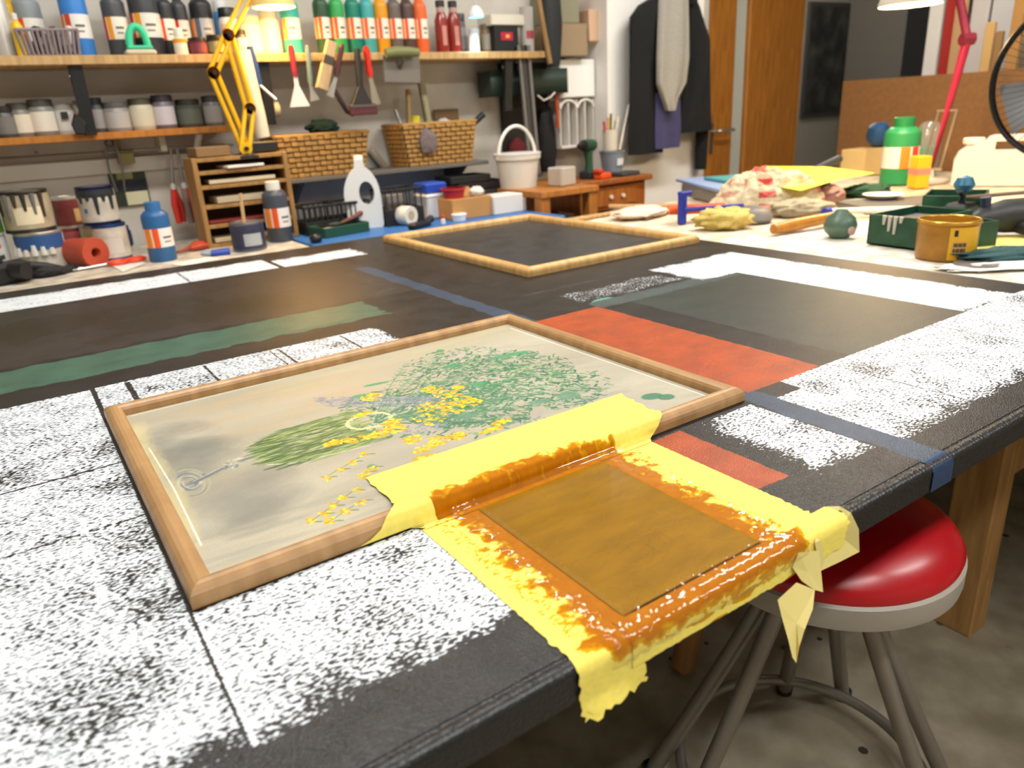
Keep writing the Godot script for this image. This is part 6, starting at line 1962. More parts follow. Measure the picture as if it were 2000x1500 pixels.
	one("wall_carton", "red printed carton on top of the sage grey carton", "box", bx((c1.x - c0.x) * 0.9, 0.05, 0.15, 0.003), mt("b03428", 0.6), Vector3((c0.x + c1.x) / 2.0, c0.y + 0.242, -2.84))
	one("flesh_carton", "pale pinkish carton beside the tan carton near the pillar", "box", bx(0.07, 0.13, 0.1, 0.003), mt("cba98c", 0.7), Vector3(Vector3(2.383, 1.5092, -2.75).x, c0.y + 0.06, -2.83))
	c0 = Vector3(2.1921, 1.2713, -2.78)
	c1 = Vector3(2.3952, 1.2648, -2.78)
	t = th("white_cabinet", "white wall cabinet with small shelf rack of arched slots", "cabinet", Vector3((c0.x + c1.x) / 2.0, Vector3(2.2878, 1.0208, -2.78).y, -2.86))
	var cw := c1.x - c0.x
	var ch := Vector3(2.2988, 1.3978, -2.78).y - Vector3(2.2878, 1.0208, -2.78).y
	pa(t, "back_panel", bx(cw, ch, 0.02, 0.002), mt("d8d4cc", 0.6), Vector3(0, 0, -0.05))
	pa(t, "box", bx(cw, ch * 0.42, 0.12, 0.004), mt("f0eeea", 0.6), Vector3(0, ch * 0.58, 0))
	for k in 5:
		pa(t, "divider", bx(0.008, ch * 0.52, 0.1, 0.002), mt("d6d2ca", 0.6), Vector3((k / 4.0 - 0.5) * (cw - 0.008), 0.012, 0))
	pa(t, "base_board", bx(cw, 0.012, 0.12, 0.002), mt("dedad2", 0.6))
	for k in 2:
		pa(t, "arch", tu(arc(Vector3((k - 0.5) * cw * 0.5, ch * 0.46, 0.05), Vector3(cw * 0.23, 0, 0), Vector3(0, ch * 0.09, 0), 0, PI, 12), 0.006, 6), mt("e6e2da", 0.6))
	# little sewing-style table with drawer
	var d0 := Vector3(1.8951, 0.929, -2.42)
	t = th("drawer_table", "small reddish wooden table with one drawer before the pillar", "table", Vector3(2.25, 0, -2.65))
	var cm := mt("a8622a", 0.45, 0.0, "wood")
	pa(t, "top", bx(0.43, 0.024, 0.32, 0.004), cm, Vector3(0, 0.874, 0))
	pa(t, "apron", bx(0.38, 0.11, 0.27, 0.002), cm, Vector3(0, 0.764, 0))
	for x in [-0.165, 0.165]:
		for z in [-0.11, 0.11]:
			pa(t, "leg", bx(0.05, 0.77, 0.05, 0.004), cm, Vector3(x, 0, z))
	var dw := pa(t, "drawer", bx(0.24, 0.075, 0.012, 0.003), mt("b06c30", 0.45, 0.0, "wood"), Vector3(0.01, 0.78, 0.137))
	for s in [-1, 1]:
		pa(dw, "knob", cy(0.01, 0.012, 0.003, 14), mt("d9c9b0", 0.35), Vector3(s * 0.035, 0.038, 0.006), Vector3(90, 0, 0), "pale drawer knob")
	# green cordless drill standing, orange battery, grey tub, pot of tools
	var dp := Vector3(2.1799, 0.9063, -2.6)
	t = th("cordless_drill", "dark green cordless drill standing on the drawer table", "drill", Vector3(dp.x, 0.898, -2.6), "", 20.0)
	var dg := mt("1f4a34", 0.45)
	pa(t, "battery", bx(0.075, 0.035, 0.06, 0.006), mt("202528", 0.5))
	pa(t, "grip", tu([Vector3(0.0, 0.03, 0), Vector3(0.004, 0.07, 0), Vector3(-0.004, 0.12, 0)], [0.019, 0.017, 0.02], 12), dg)
	pa(t, "motor", tu([Vector3(0.04, 0.14, 0), Vector3(-0.01, 0.142, 0), Vector3(-0.04, 0.142, 0)], [0.024, 0.026, 0.022], 16), dg)
	pa(t, "chuck", tu([Vector3(-0.04, 0.142, 0), Vector3(-0.06, 0.142, 0), Vector3(-0.085, 0.142, 0)], [0.019, 0.017, 0.008], 14), mt("1a1c1e", 0.4))
	pa(t, "clutch_ring", tu([Vector3(-0.034, 0.142, 0), Vector3(-0.042, 0.142, 0)], 0.024, 16), mt("303438", 0.5))
	var bp := Vector3(2.0196, 0.898, -2.3936)
	t = th("orange_battery", "bright orange battery pack in front of the green drill", "battery", Vector3(dp.x + 0.02, 0.898, -2.53), "", 12.0)
	pa(t, "pack", bx(0.07, 0.026, 0.05, 0.006), mt("e2521c", 0.45))
	pa(t, "clip", bx(0.03, 0.016, 0.04, 0.004), mt("c83c20", 0.45), Vector3(-0.03, 0.026, 0))
	t = th("grey_tub", "blue grey plastic tub beside the green drill", "tub", Vector3(Vector3(2.3366, 0.9474, -2.62).x, 0.898, -2.62))
	pa(t, "tub", la([Vector2(0, 0), Vector2(0.042, 0), Vector2(0.056, 0.1), Vector2(0.059, 0.1), Vector2(0.059, 0.106), Vector2(0.052, 0.106)], 26), mt("7d8792", 0.5))
	pa(t, "sticker", la([Vector2(0.054, 0.045), Vector2(0.057, 0.075)], 6, 1.2, 1.9), mt("d8dade", 0.5))
	one("dark_plate", "flat dark grey plate lying beside the grey tub", "plate", bx(0.12, 0.018, 0.08, 0.004), mt("3a3e42", 0.5), Vector3(Vector3(2.3439, 0.9089, -2.54).x, 0.898, -2.545), Vector3(0, 8, 0))
	t = th("tool_pot", "tin pot of brushes and pencils standing in the grey tub", "pot", Vector3(Vector3(2.3252, 1.0257, -2.62).x, 1.006, -2.62))
	pa(t, "pot", la([Vector2(0, 0), Vector2(0.032, 0), Vector2(0.034, 0.09), Vector2(0.032, 0.09)], 20), mt("cfc8b8", 0.4))
	var pcs := ["c8281e", "d8b070", "6d6a30", "a8a49c", "e0d8c8"]
	for k in 5:
		one("brush_stick", "%s brush handle standing in the tin pot" % ["red", "tan", "olive", "grey", "ivory"][k], "brush", tu([Vector3(0, 0, 0), Vector3(0.012 * (k - 2) + 0.006, 0.12 + 0.015 * (k % 3), 0.006 * (k % 2))], [0.005, 0.006], 7), mt(pcs[k], 0.5), Vector3(Vector3(2.3252, 1.0257, -2.62).x + 0.009 * (k - 2), 1.012, -2.62), Vector3.ZERO, "brushes in the tin pot")
	one("saw_blade", "pale saw blade leaning against the white pillar", "saw", tu([Vector3(2.4103, 0.9858, -2.66), Vector3(2.4959, 1.193, -2.68)], 0.011, 4), mt("c4bcb0", 0.35, 0.5))
	# coats on the pillar
	coats()

func coats() -> void:
	var z := -2.62
	var top := 1.66
	# hooks
	var h := Vector3(2.7678, 1.6317, -2.68)
	var t := th("black_jacket", "black jacket hanging open on the white pillar by the door", "jacket", Vector3(h.x, 0, -2.66))
	var black := mt("0c0d0f", 0.9, 0.0, "cloth")
	var nz := FastNoiseLite.new()
	nz.seed = 4
	nz.frequency = 1.0
	# torso panels: outline per height, gathered into folds
	var rows := [[Vector3(2.4459, 0.9833, -2.64), Vector3(2.6598, 0.9672, -2.64)], [Vector3(2.4492, 1.1171, -2.64), Vector3(2.657, 1.1058, -2.64)], [Vector3(2.4586, 1.3111, -2.64), Vector3(2.6594, 1.3064, -2.64)], [Vector3(2.4586, 1.4979, -2.64), Vector3(2.6489, 1.4991, -2.64)], [Vector3(2.4676, 1.5486, -2.64), Vector3(2.6476, 1.5616, -2.64)], [Vector3(2.5164, 1.5931, -2.65), Vector3(2.6567, 1.6084, -2.65)], [Vector3(2.5968, 1.6247, -2.66), Vector3(2.6724, 1.643, -2.66)], [Vector3(2.6467, 1.6546, -2.66), Vector3(2.6846, 1.668, -2.66)]]
	var rows2 := [[Vector3(2.7785, 1.041, -2.64), Vector3(2.9897, 1.0638, -2.64)], [Vector3(2.7862, 1.122, -2.64), Vector3(2.9831, 1.1167, -2.64)], [Vector3(2.8143, 1.3028, -2.64), Vector3(2.9696, 1.2992, -2.64)], [Vector3(2.8213, 1.4787, -2.64), Vector3(2.9581, 1.4459, -2.64)], [Vector3(2.8187, 1.5431, -2.64), Vector3(2.923, 1.5118, -2.64)], [Vector3(2.8205, 1.5995, -2.65), Vector3(2.8891, 1.5839, -2.65)], [Vector3(2.8097, 1.6385, -2.66), Vector3(2.8574, 1.6228, -2.66)], [Vector3(2.7623, 1.6705, -2.66), Vector3(2.7956, 1.659, -2.66)]]
	var names := ["jacket_front", "jacket_front"]
	for side in 2:
		var rr: Array = rows if side == 0 else rows2
		var g := G.new()
		# closed tube of cloth: front half and back half
		g.grid(28, 28, func(a, b):
			var f: float = b * (rr.size() - 1)
			var k := mini(int(f), rr.size() - 2)
			var l: Vector3 = rr[k][0].lerp(rr[k + 1][0], f - k)
			var r: Vector3 = rr[k][1].lerp(rr[k + 1][1], f - k)
			var an: float = a * TAU
			var mid := (l + r) / 2.0
			var half := (r.x - l.x) / 2.0
			var dp := minf(0.045, half) * (0.8 + 0.35 * nz.get_noise_2d(an * 1.5 + side * 9.0, b * 2.5))
			return Vector3(mid.x - h.x + cos(an) * half, mid.y, 0.025 + sin(an) * dp + 0.008 * sin(an * 4.0 + b * 3.0)))
		pa(t, names[side], g.mesh(), black)
	pa(t, "collar", tu([Vector3(2.5992, 1.6139, -2.64) - Vector3(h.x, 0, -2.66), Vector3(2.6446, 1.6489, -2.62) - Vector3(h.x, 0, -2.66), Vector3(2.7536, 1.6521, -2.62) - Vector3(h.x, 0, -2.66), Vector3(2.8495, 1.6158, -2.64) - Vector3(h.x, 0, -2.66)], 0.03, 10), black)
	# sleeve hanging behind at the right
	pa(t, "sleeve", tu([Vector3(2.9317, 1.5031, -2.66) - Vector3(h.x, 0, -2.66), Vector3(2.969, 1.1842, -2.66) - Vector3(h.x, 0, -2.66), Vector3(2.9736, 0.8686, -2.67) - Vector3(h.x, 0, -2.66)], [0.035, 0.035, 0.03], 12), black)
	# grey scarf
	var sr := [[Vector3(2.6143, 1.164, -2.56), Vector3(2.6607, 1.153, -2.56)], [Vector3(2.5873, 1.2065, -2.56), Vector3(2.6788, 1.214, -2.56)], [Vector3(2.5538, 1.2826, -2.56), Vector3(2.7303, 1.267, -2.56)], [Vector3(2.5519, 1.3874, -2.56), Vector3(2.7462, 1.3748, -2.56)], [Vector3(2.5658, 1.5114, -2.57), Vector3(2.7514, 1.5132, -2.57)], [Vector3(2.58, 1.6135, -2.58), Vector3(2.7547, 1.6179, -2.58)], [Vector3(2.6108, 1.6967, -2.6), Vector3(2.7566, 1.7023, -2.6)]]
	var sg := G.new()
	sg.grid(28, 24, func(a, b):
		var f: float = b * (sr.size() - 1)
		var k := mini(int(f), sr.size() - 2)
		var l: Vector3 = sr[k][0].lerp(sr[k + 1][0], f - k)
		var r: Vector3 = sr[k][1].lerp(sr[k + 1][1], f - k)
		var an: float = a * TAU
		var half := (r.x - l.x) / 2.0
		return Vector3((l.x + r.x) / 2.0 + cos(an) * half, (l.y + r.y) / 2.0, l.z + sin(an) * minf(0.022, half) + 0.006 * sin(an * 5.0 + b * 2.0)))
	one("grey_scarf", "long grey scarf draped over the black jacket", "scarf", sg.mesh(), mt("b4aea4", 0.9, 0.0, "cloth"))
	# purple cloth below
	var pr := [[Vector3(2.5859, 0.9916, -2.6), Vector3(2.7414, 0.9943, -2.6)], [Vector3(2.5811, 1.0756, -2.6), Vector3(2.749, 1.0771, -2.6)], [Vector3(2.5829, 1.1645, -2.6), Vector3(2.7424, 1.1685, -2.6)], [Vector3(2.5915, 1.2412, -2.61), Vector3(2.7439, 1.2361, -2.61)]]
	var pg := G.new()
	pg.grid(28, 16, func(a, b):
		var f: float = b * (pr.size() - 1)
		var k := mini(int(f), pr.size() - 2)
		var l: Vector3 = pr[k][0].lerp(pr[k + 1][0], f - k)
		var r: Vector3 = pr[k][1].lerp(pr[k + 1][1], f - k)
		var an: float = a * TAU
		return Vector3((l.x + r.x) / 2.0 + cos(an) * (r.x - l.x) / 2.0, (l.y + r.y) / 2.0, l.z + sin(an) * 0.016 + 0.005 * sin(an * 4.0)))
	one("purple_apron", "purple blue work apron hanging inside the black jacket", "apron", pg.mesh(), mt("4c4a78", 0.85, 0.0, "cloth"))

# ---------------------------------------------------------------- right-hand table
func right_table() -> void:
	var y := TT + 0.002
	var wood := mt("d9b078", 0.6, 0.0, "wood")
	# battens
	for e in [[Vector3(1.8978, 0.84, -2.147), Vector3(2.0511, 0.84, -1.9162), 0.012, "pale planed batten lying by the blue clamp"], [Vector3(1.5896, 0.835, -2.0029), Vector3(1.7826, 0.835, -2.0171), 0.009, "short pinkish batten at the table corner by the far frame"], [Vector3(1.7666, 0.835, -1.82), Vector3(2.0168, 0.838, -1.8962), 0.006, "dark thin stick lying by the crumpled papers"]]:
		var a: Vector3 = e[0]
		var b: Vector3 = e[1]
		var rr: float = e[2]
		a.y = y + rr * 0.72
		b.y = y + rr * 0.72
		one("batten", e[3], "batten", tu([a, b], rr, 4), wood if rr > 0.007 else mt("5d4632", 0.6), Vector3.ZERO, Vector3.ZERO, "battens on the plywood table")
	one("crumpled_paper", "crumpled pinkish paper between the battens", "paper", blob_mesh(Vector3(0.11, 0.02, 0.07), 0.3, 2.5, 51), mt("ead2bc", 0.8), Vector3(1.8147, 0.83, -1.8947))
	# blue clamp: bar and two heads
	var c0 := Vector3(1.7783, 0.83, -1.6658)
	var c1 := Vector3(1.9253, 0.86, -1.5463)
	var t := th("bar_clamp", "cobalt blue bar clamp lying on the table by orange strip", "clamp", Vector3(c0.x, y, c0.z))
	var bl := mt("20329a", 0.4)
	pa(t, "head", bx(0.026, 0.095, 0.02, 0.003), bl)
	pa(t, "foot_bar", bx(0.05, 0.014, 0.02, 0.003), bl, Vector3(0.01, 0.088, 0))
	pa(t, "bar", tu([Vector3(0, 0.045, 0), Vector3(c1.x - c0.x, 0.05, c1.z - c0.z)], 0.009, 4), bl)
	one("orange_strip", "orange plastic strip behind the blue clamp bar", "strip", tu([Vector3(1.731, 0.87, -1.5953), Vector3(1.8664, 0.87, -1.4837)], [0.02, 0.02], 4), mt("ea5c14", 0.45), Vector3(0.05, 0, -0.13))
	one("white_spacer", "white plastic spacer beside the head of the blue clamp", "spacer", bx(0.016, 0.07, 0.03, 0.003), mt("e4ddd4", 0.5), Vector3(c0.x + 0.03, y, c0.z - 0.03))
	# yellow cloth and sander
	one("yellow_rag", "crumpled pale yellow rag beside the blue clamp", "rag", blob_mesh(Vector3(0.085, 0.035, 0.05), 0.55, 2.6, 61), mt("f0d478", 0.85, 0.0, "cloth"), Vector3(1.7664, 0.83, -1.475) + Vector3(0.02, 0, -0.03), Vector3(0, -35, 0))
	var s := Vector3(1.8857, 0.83, -1.4735)
	t = th("sanding_block", "rounded grey sanding block beside the striped rag", "sander", Vector3(s.x + 0.05, y, s.z - 0.05), "", -20.0)
	pa(t, "shell", la([Vector2(0, 0), Vector2(0.058, 0), Vector2(0.066, 0.012), Vector2(0.055, 0.036), Vector2(0.03, 0.048), Vector2(0, 0.05)], 28), mt("6d6a66", 0.5))
	pa(t, "pad", cy(0.06, 0.006), mt("2b2a2a", 0.7))
	# magazines, yellow sheet
	var m0 := Vector3(2.8365, 0.84, -2.3225)
	one("magazine", "pale blue magazine under the yellow paper", "magazine", bx(0.42, 0.012, 0.5, 0.002), mt("8fa3cc", 0.5), Vector3(Vector3(2.4614, 0.87, -1.9639).x, TT + 0.05, Vector3(2.4614, 0.87, -1.9639).z), Vector3(0, -28, 0))
	one("magazine", "teal blue magazine between the blue magazine and the rag", "magazine", bx(0.3, 0.012, 0.4, 0.002), mt("4f9aa0", 0.5), Vector3(Vector3(2.4572, 0.87, -1.8875).x, TT + 0.063, Vector3(2.4572, 0.87, -1.8875).z), Vector3(0, -22, 0))
	one("paper_stack", "grey stack of papers under the magazines", "paper", bx(0.42, 0.047, 0.46, 0.003), mt("8d8880", 0.7), Vector3(Vector3(2.4449, 0.87, -1.9139).x, y, Vector3(2.4449, 0.87, -1.9139).z), Vector3(0, -25, 0))
	var yp := [Vector3(2.2751, 0.912, -1.8441), Vector3(2.7896, 0.912, -2.1493), Vector3(2.843, 0.912, -1.8863), Vector3(2.6924, 0.909, -1.5738), Vector3(2.4603, 0.909, -1.5678), Vector3(2.123, 0.909, -1.4828)]
	var yg := G.new()
	fan(yg, yp)
	one("yellow_sheet", "bright lemon yellow sheet of paper lying on the magazines", "paper", yg.mesh(), mt("f4f04a", 0.7))
	one("dark_torch", "dark grey rod lying behind the yellow sheet", "rod", tu([Vector3(2.8093, 0.9, -1.9095), Vector3(2.9934, 0.93, -1.9166)], [0.012, 0.016], 10), mt("3c3f40", 0.45))
	# striped rag heap
	var rh := Vector3(2.1574, 0.83, -1.6301)
	var g := G.new()
	var nz := FastNoiseLite.new()
	nz.seed = 9
	nz.frequency = 1.0
	g.grid(60, 60, func(a, b):
		var th_: float = a * TAU
		var r := sqrt(b)
		var n := nz.get_noise_2d(cos(th_) * r * 2.4, sin(th_) * r * 2.4)
		var n2 := nz.get_noise_2d(cos(th_) * r * 6.0 + 9.0, sin(th_) * r * 6.0)
		var hgt := (1.0 - pow(r, 3.0)) * (0.125 + 0.04 * n) + 0.014 * n2 * (1.0 - r)
		return Vector3(cos(th_) * r * (0.21 + 0.03 * n), maxf(hgt, 0.0), sin(th_) * r * (0.115 + 0.02 * n)))
	var rm := StandardMaterial3D.new()
	rm.roughness = 0.9
	rm.albedo_texture = rag_texture()
	rm.uv1_triplanar = true
	rm.uv1_scale = Vector3(4.5, 4.5, 4.5)
	one("striped_rag", "heap of beige rag with red woven stripes", "rag", g.mesh(), rm, Vector3(rh.x + 0.035, y, rh.z - 0.035), Vector3(0, -35, 0))
	one("pink_rag", "small pink and grey rag at the end of the striped rag", "rag", blob_mesh(Vector3(0.06, 0.035, 0.05), 0.4, 2.6, 71), mt("c99a8c", 0.85, 0.0, "cloth"), Vector3(2.3887, 0.83, -1.5478) + Vector3(0.03, 0, -0.03))
	one("beige_rag", "beige rag bulge under the striped rag", "rag", blob_mesh(Vector3(0.1, 0.03, 0.06), 0.4, 2.6, 73), mt("cdbd9c", 0.85, 0.0, "cloth"), Vector3(2.0892, 0.83, -1.4329) + Vector3(0.03, 0, -0.04), Vector3(0, -35, 0))
	# wooden handle, green pot
	var h0 := Vector3(1.7777, 0.84, -1.3217)
	var h1 := Vector3(1.998, 0.85, -1.2854)
	one("wooden_handle", "varnished orange wooden tool handle on the paper", "dowel", tu([h0, h0.lerp(h1, 0.3), h1], [0.014, 0.019, 0.015], 12), mt("cf8a2c", 0.35, 0.0, "wood"), Vector3(0, 0.006, 0))
	var gp := Vector3(1.8341, 0.83, -1.1476)
	t = th("green_pot", "small grey green glazed pot with a side hole", "pot", Vector3(gp.x + 0.015, y, gp.z - 0.015))
	pa(t, "pot", la([Vector2(0, 0), Vector2(0.024, 0.001), Vector2(0.04, 0.018), Vector2(0.043, 0.034), Vector2(0.036, 0.054), Vector2(0.02, 0.066), Vector2(0.014, 0.074), Vector2(0.01, 0.07), Vector2(0, 0.05)], 26), mt("5d7a68", 0.4, 0.0, "grime"))
	pa(t, "stain", la([Vector2(0, 0), Vector2(0.012, 0.001), Vector2(0.009, 0.004), Vector2(0, 0.004)], 12), mt("b08f84", 0.6), Vector3(-0.012, 0.022, 0.041), Vector3(80, -20, 0))
	# green metal boxes
	var q := [Vector3(1.7915, 0.83, -1.0531)]
	open_box("open dark green metal box with white drips behind the mustard tin", Vector3(1.8054, 0.83, -1.0588), Vector3(1.7962, 0.83, -0.9124), 0.2, 0.075, true)
	open_box("dark green box standing behind with black tool resting on it", Vector3(2.124, 0.83, -1.0954), Vector3(2.1772, 0.83, -0.9571), 0.16, 0.085, false)
	open_box("small dark green box between the mustard tin and dark hand tool", Vector3(1.8907, 0.83, -0.835), Vector3(1.9418, 0.83, -0.8128), 0.12, 0.062, false)
	# mustard tin
	var mt0 := [1.76, -0.8406, 0.1294, 0.0854]
	var r: float = mt0[2] / 2.0
	var h: float = mt0[3]
	t = th("mustard_tin", "open mustard yellow paint tin with small dark label", "tin", Vector3(mt0[0], y, mt0[1]))
	pa(t, "body", la([Vector2(0, 0), Vector2(r * 0.93, 0), Vector2(r * 0.95, 0.004), Vector2(r * 0.96, h * 0.9), Vector2(r * 1.0, h * 0.93), Vector2(r * 1.0, h * 0.97), Vector2(r * 0.97, h), Vector2(r * 0.9, h * 0.985), Vector2(r * 0.88, h * 0.9), Vector2(r * 0.88, h * 0.7), Vector2(0, h * 0.68)], 40), mt("b57d14", 0.4, 0.0, "grime"))
	pa(t, "gold_wrap", la([Vector2(r * 0.966, h * 0.05), Vector2(r * 0.968, h * 0.88)], 20, 1.5, 2.62), mt("d8a41a", 0.4))
	pa(t, "rim", tu(arc(Vector3(0, h * 0.99, 0), Vector3(r * 0.95, 0, 0), Vector3(0, 0, r * 0.95), 0, TAU, 36), 0.0035, 6, false), mt("c8a040", 0.25, 0.7))
	var lab := pa(t, "label", la([Vector2(r * 0.975, h * 0.2), Vector2(r * 0.977, h * 0.52)], 10, 2.02, 2.5), mt("c99a5a", 0.6), Vector3.ZERO, Vector3.ZERO, "small tan label with two dark lines of blurred print")
	for row in 2:
		for k in 6:
			pa(lab, "print_mark", la([Vector2(r * 0.982, h * (0.25 + 0.14 * row)), Vector2(r * 0.984, h * (0.35 + 0.14 * row))], 2, 2.05 + k * 0.072, 2.1 + k * 0.072 + 0.012 * ((k + row) % 2)), mt("4a3a22", 0.6))
	pa(t, "black_blot", la([Vector2(r * 0.976, h * 0.66), Vector2(r * 0.978, h * 0.82)], 4, 2.36, 2.48), mt("1c1710", 0.6))
	# plate, ruler brush, black tool, blue knob
	one("white_dish", "white oval dish before the green paint bottle", "dish", la([Vector2(0, 0), Vector2(0.04, 0), Vector2(0.062, 0.012), Vector2(0.066, 0.014), Vector2(0.05, 0.01), Vector2(0, 0.006)], 30), mt("f4f0e4", 0.4), Vector3(Vector3(2.4739, 0.85, -1.4087).x, y + 0.022, Vector3(2.4739, 0.85, -1.4087).z))
	one("grey_sheet", "grey metal sheet lying under the white dish", "sheet", bx(0.36, 0.02, 0.2, 0.002), mt("6f6d6a", 0.4, 0.3), Vector3(Vector3(2.4581, 0.84, -1.3278).x, y, Vector3(2.4581, 0.84, -1.3278).z), Vector3(0, -30, 0))
	t = th("steel_spatula", "long pale spatula with blue handle lying on the papers", "spatula", Vector3(2.1388, 0.85, -1.3839))
	var sp := Vector3(2.3165, 0.85, -1.1817) - Vector3(2.1388, 0.85, -1.3839)
	pa(t, "handle", tu([Vector3(-0.03, 0, 0.0), Vector3(0.01, 0.0, 0.0)], [0.012, 0.01], 8), mt("2438a0", 0.4))
	pa(t, "blade", tu([Vector3.ZERO, sp], [0.011, 0.014], 4), mt("f2e9d8", 0.35, 0.2))
	t = th("ink_roller", "black ink roller with blue knob resting on the green box", "roller", Vector3(2.0718, 0.83, -0.9602) + Vector3(0.03, 0, -0.02))
	pa(t, "drum", bx(0.075, 0.075, 0.06, 0.008), mt("0e1412", 0.4))
	pa(t, "arm", tu([Vector3(0, 0.075, 0), Vector3(0, 0.095, 0), Vector3(-0.02, 0.11, 0)], 0.009, 8), mt("1c2a2c", 0.4))
	pa(t, "knob", la([Vector2(0, 0), Vector2(0.018, 0.006), Vector2(0.026, 0.022), Vector2(0.018, 0.04), Vector2(0, 0.046)], 20), mt("1f6a88", 0.4), Vector3(0, 0.1, 0))
	pa(t, "rod", tu([Vector3(0.0, 0.088, 0.0), Vector3(0.26, 0.094, 0.16)], [0.006, 0.005], 6), mt("7d6a58", 0.4, 0.4))
	# green bottle and neighbours
	var gb := [3.0663, -1.6938, 0.1349, 0.259]
	paint_bottle("large green paint bottle with red and orange striped label", gb[0], y, gb[1], gb[2] / 2.0, gb[3], "2a8a52", "paint bottles on the work tables", "1d7a44", "f0eae0", "f03a14", 29)
	one("blue_ball", "dark blue round float behind the green paint bottle", "ball", la([Vector2(0, 0), Vector2(0.03, 0.007), Vector2(0.052, 0.036), Vector2(0.054, 0.062), Vector2(0.038, 0.1), Vector2(0, 0.114)], 24), mt("1f4a74", 0.4), Vector3(Vector3(3.4, 0.951, -1.9797).x, Vector3(3.4, 0.951, -1.9797).y, Vector3(3.4, 0.951, -1.9797).z), Vector3(0, 0, 20))
	var yb := [2.9671, -1.556, 0.0639, 0.1197]
	t = th("yellow_carton", "yellow and pink carton standing beside the green bottle", "box", Vector3(yb[0], y, yb[1]), "", -30.0)
	pa(t, "box", bx(yb[2] * 0.85, yb[3], 0.06, 0.003), mt("efc01e", 0.5))
	pa(t, "print", bx(yb[2] * 0.86, yb[3] * 0.2, 0.061, 0.0), mt("e08a78", 0.5), Vector3(0, yb[3] * 0.42, 0))
	one("cream_carton", "open cream cardboard carton behind the blue float", "box", bx(0.16, 0.11, 0.12, 0.003), mt("d8b878", 0.7), Vector3(Vector3(3.42, 0.8474, -2.0522).x, y, Vector3(3.42, 0.8474, -2.0522).z - 0.02), Vector3(0, 0, 0))
	one("cream_box", "cream box the blue float rests on", "box", bx(0.1, Vector3(3.4, 0.951, -1.9797).y - 0.832, 0.1, 0.003), mt("c8a870", 0.7), Vector3(Vector3(3.4, 0.951, -1.9797).x + 0.0, y, Vector3(3.4, 0.951, -1.9797).z))
	t = th("glass_jar", "clear glass jar with pale green base beside pink lamp arm", "jar", Vector3(Vector3(3.38, 0.8592, -1.7524).x, y, Vector3(3.38, 0.8592, -1.7524).z))
	pa(t, "glass", la([Vector2(0.0, 0.0), Vector2(0.05, 0), Vector2(0.053, 0.1), Vector2(0.05, 0.2), Vector2(0.03, 0.225), Vector2(0, 0.23)], 24), glass("d8e8dc", 0.16, 0.05))
	pa(t, "content", cy(0.046, 0.12), mt("4f8f66", 0.4), Vector3(0, 0.003, 0))
	# pink anglepoise lamp
	pink_lamp()
	# canister, books, papers at the far right
	var cn := Vector3(3.2, 1.0088, -1.3849)
	canister(cn.x, y, cn.z, 0.29, cn.y - y)
	one("cream_board", "cream board with blue wedge mark before the white canister", "board", bx(0.26, 0.012, 0.2, 0.002), mt("ecd9b4", 0.6), Vector3(Vector3(2.583, 0.85, -1.104).x, y + 0.01, Vector3(2.583, 0.85, -1.104).z), Vector3(0, -30, 0))
	one("cream_pad", "thick cream paper pad between the ink roller and white canister", "paper", bx(0.24, 0.01, 0.18, 0.002), mt("f0e0c0", 0.7), Vector3(Vector3(2.5756, 0.84, -1.0769).x, y, Vector3(2.5756, 0.84, -1.0769).z), Vector3(0, -24, 0))
	var hp := Vector3(2.038, 0.84, -0.826)
	t = th("heat_gun", "dark paint-smeared hand tool lying on pale yellow paper", "tool", Vector3(hp.x + 0.05, y + 0.001, hp.z - 0.04), "", -34.0)
	pa(t, "barrel", tu([Vector3(-0.1, 0.035, 0), Vector3(-0.06, 0.045, 0), Vector3(0.0, 0.05, 0), Vector3(0.1, 0.05, 0)], [0.014, 0.03, 0.042, 0.044], 14), mt("35383a", 0.5, 0.0, "grime"))
	pa(t, "lever", tu([Vector3(-0.05, 0.07, 0), Vector3(-0.055, 0.1, 0)], [0.011, 0.013], 8), mt("26304a", 0.5))
	pa(t, "grip", tu([Vector3(0.02, 0.03, 0), Vector3(0.03, 0.022, 0.08)], [0.018, 0.016], 10), mt("1c1e1f", 0.5))
	one("blue_green_rag", "blue and green stained rag beside the flat grey disc", "rag", blob_mesh(Vector3(0.14, 0.016, 0.045), 0.4, 2.4, 81), mt("2e5a5c", 0.85, 0.0, "cloth"), Vector3(1.829, 0.83, -0.7149), Vector3(0, -30, 0))
	one("yellow_paper", "pale yellow paper under the dark hand tool", "paper", bx(0.24, 0.002, 0.14, 0.0), mt("f0e07c", 0.8), Vector3(1.9796, 0.832, -0.8129), Vector3(0, -30, 0))
	one("grey_disc", "flat grey metal disc in front of the mustard tin", "disc", cy(0.046, 0.006, 0.002), mt("77726c", 0.45, 0.3), Vector3(1.6948, 0.832, -0.7398))
	one("torn_paper", "torn white paper under the grey metal disc", "paper", blob_mesh(Vector3(0.12, 0.004, 0.05), 0.4, 3.0, 83), mt("fbf7ee", 0.8), Vector3(1.7255, 0.831, -0.7108), Vector3(0, -30, 0))
	var dgc := Vector3(2.653, 0.85, -1.583)
	one("green_cloth", "dark green folded cloth behind the white dish", "cloth", blob_mesh(Vector3(0.1, 0.024, 0.06), 0.4, 2.6, 85), mt("285a44", 0.8, 0.0, "cloth"), Vector3(dgc.x, y, dgc.z), Vector3(0, -20, 0))

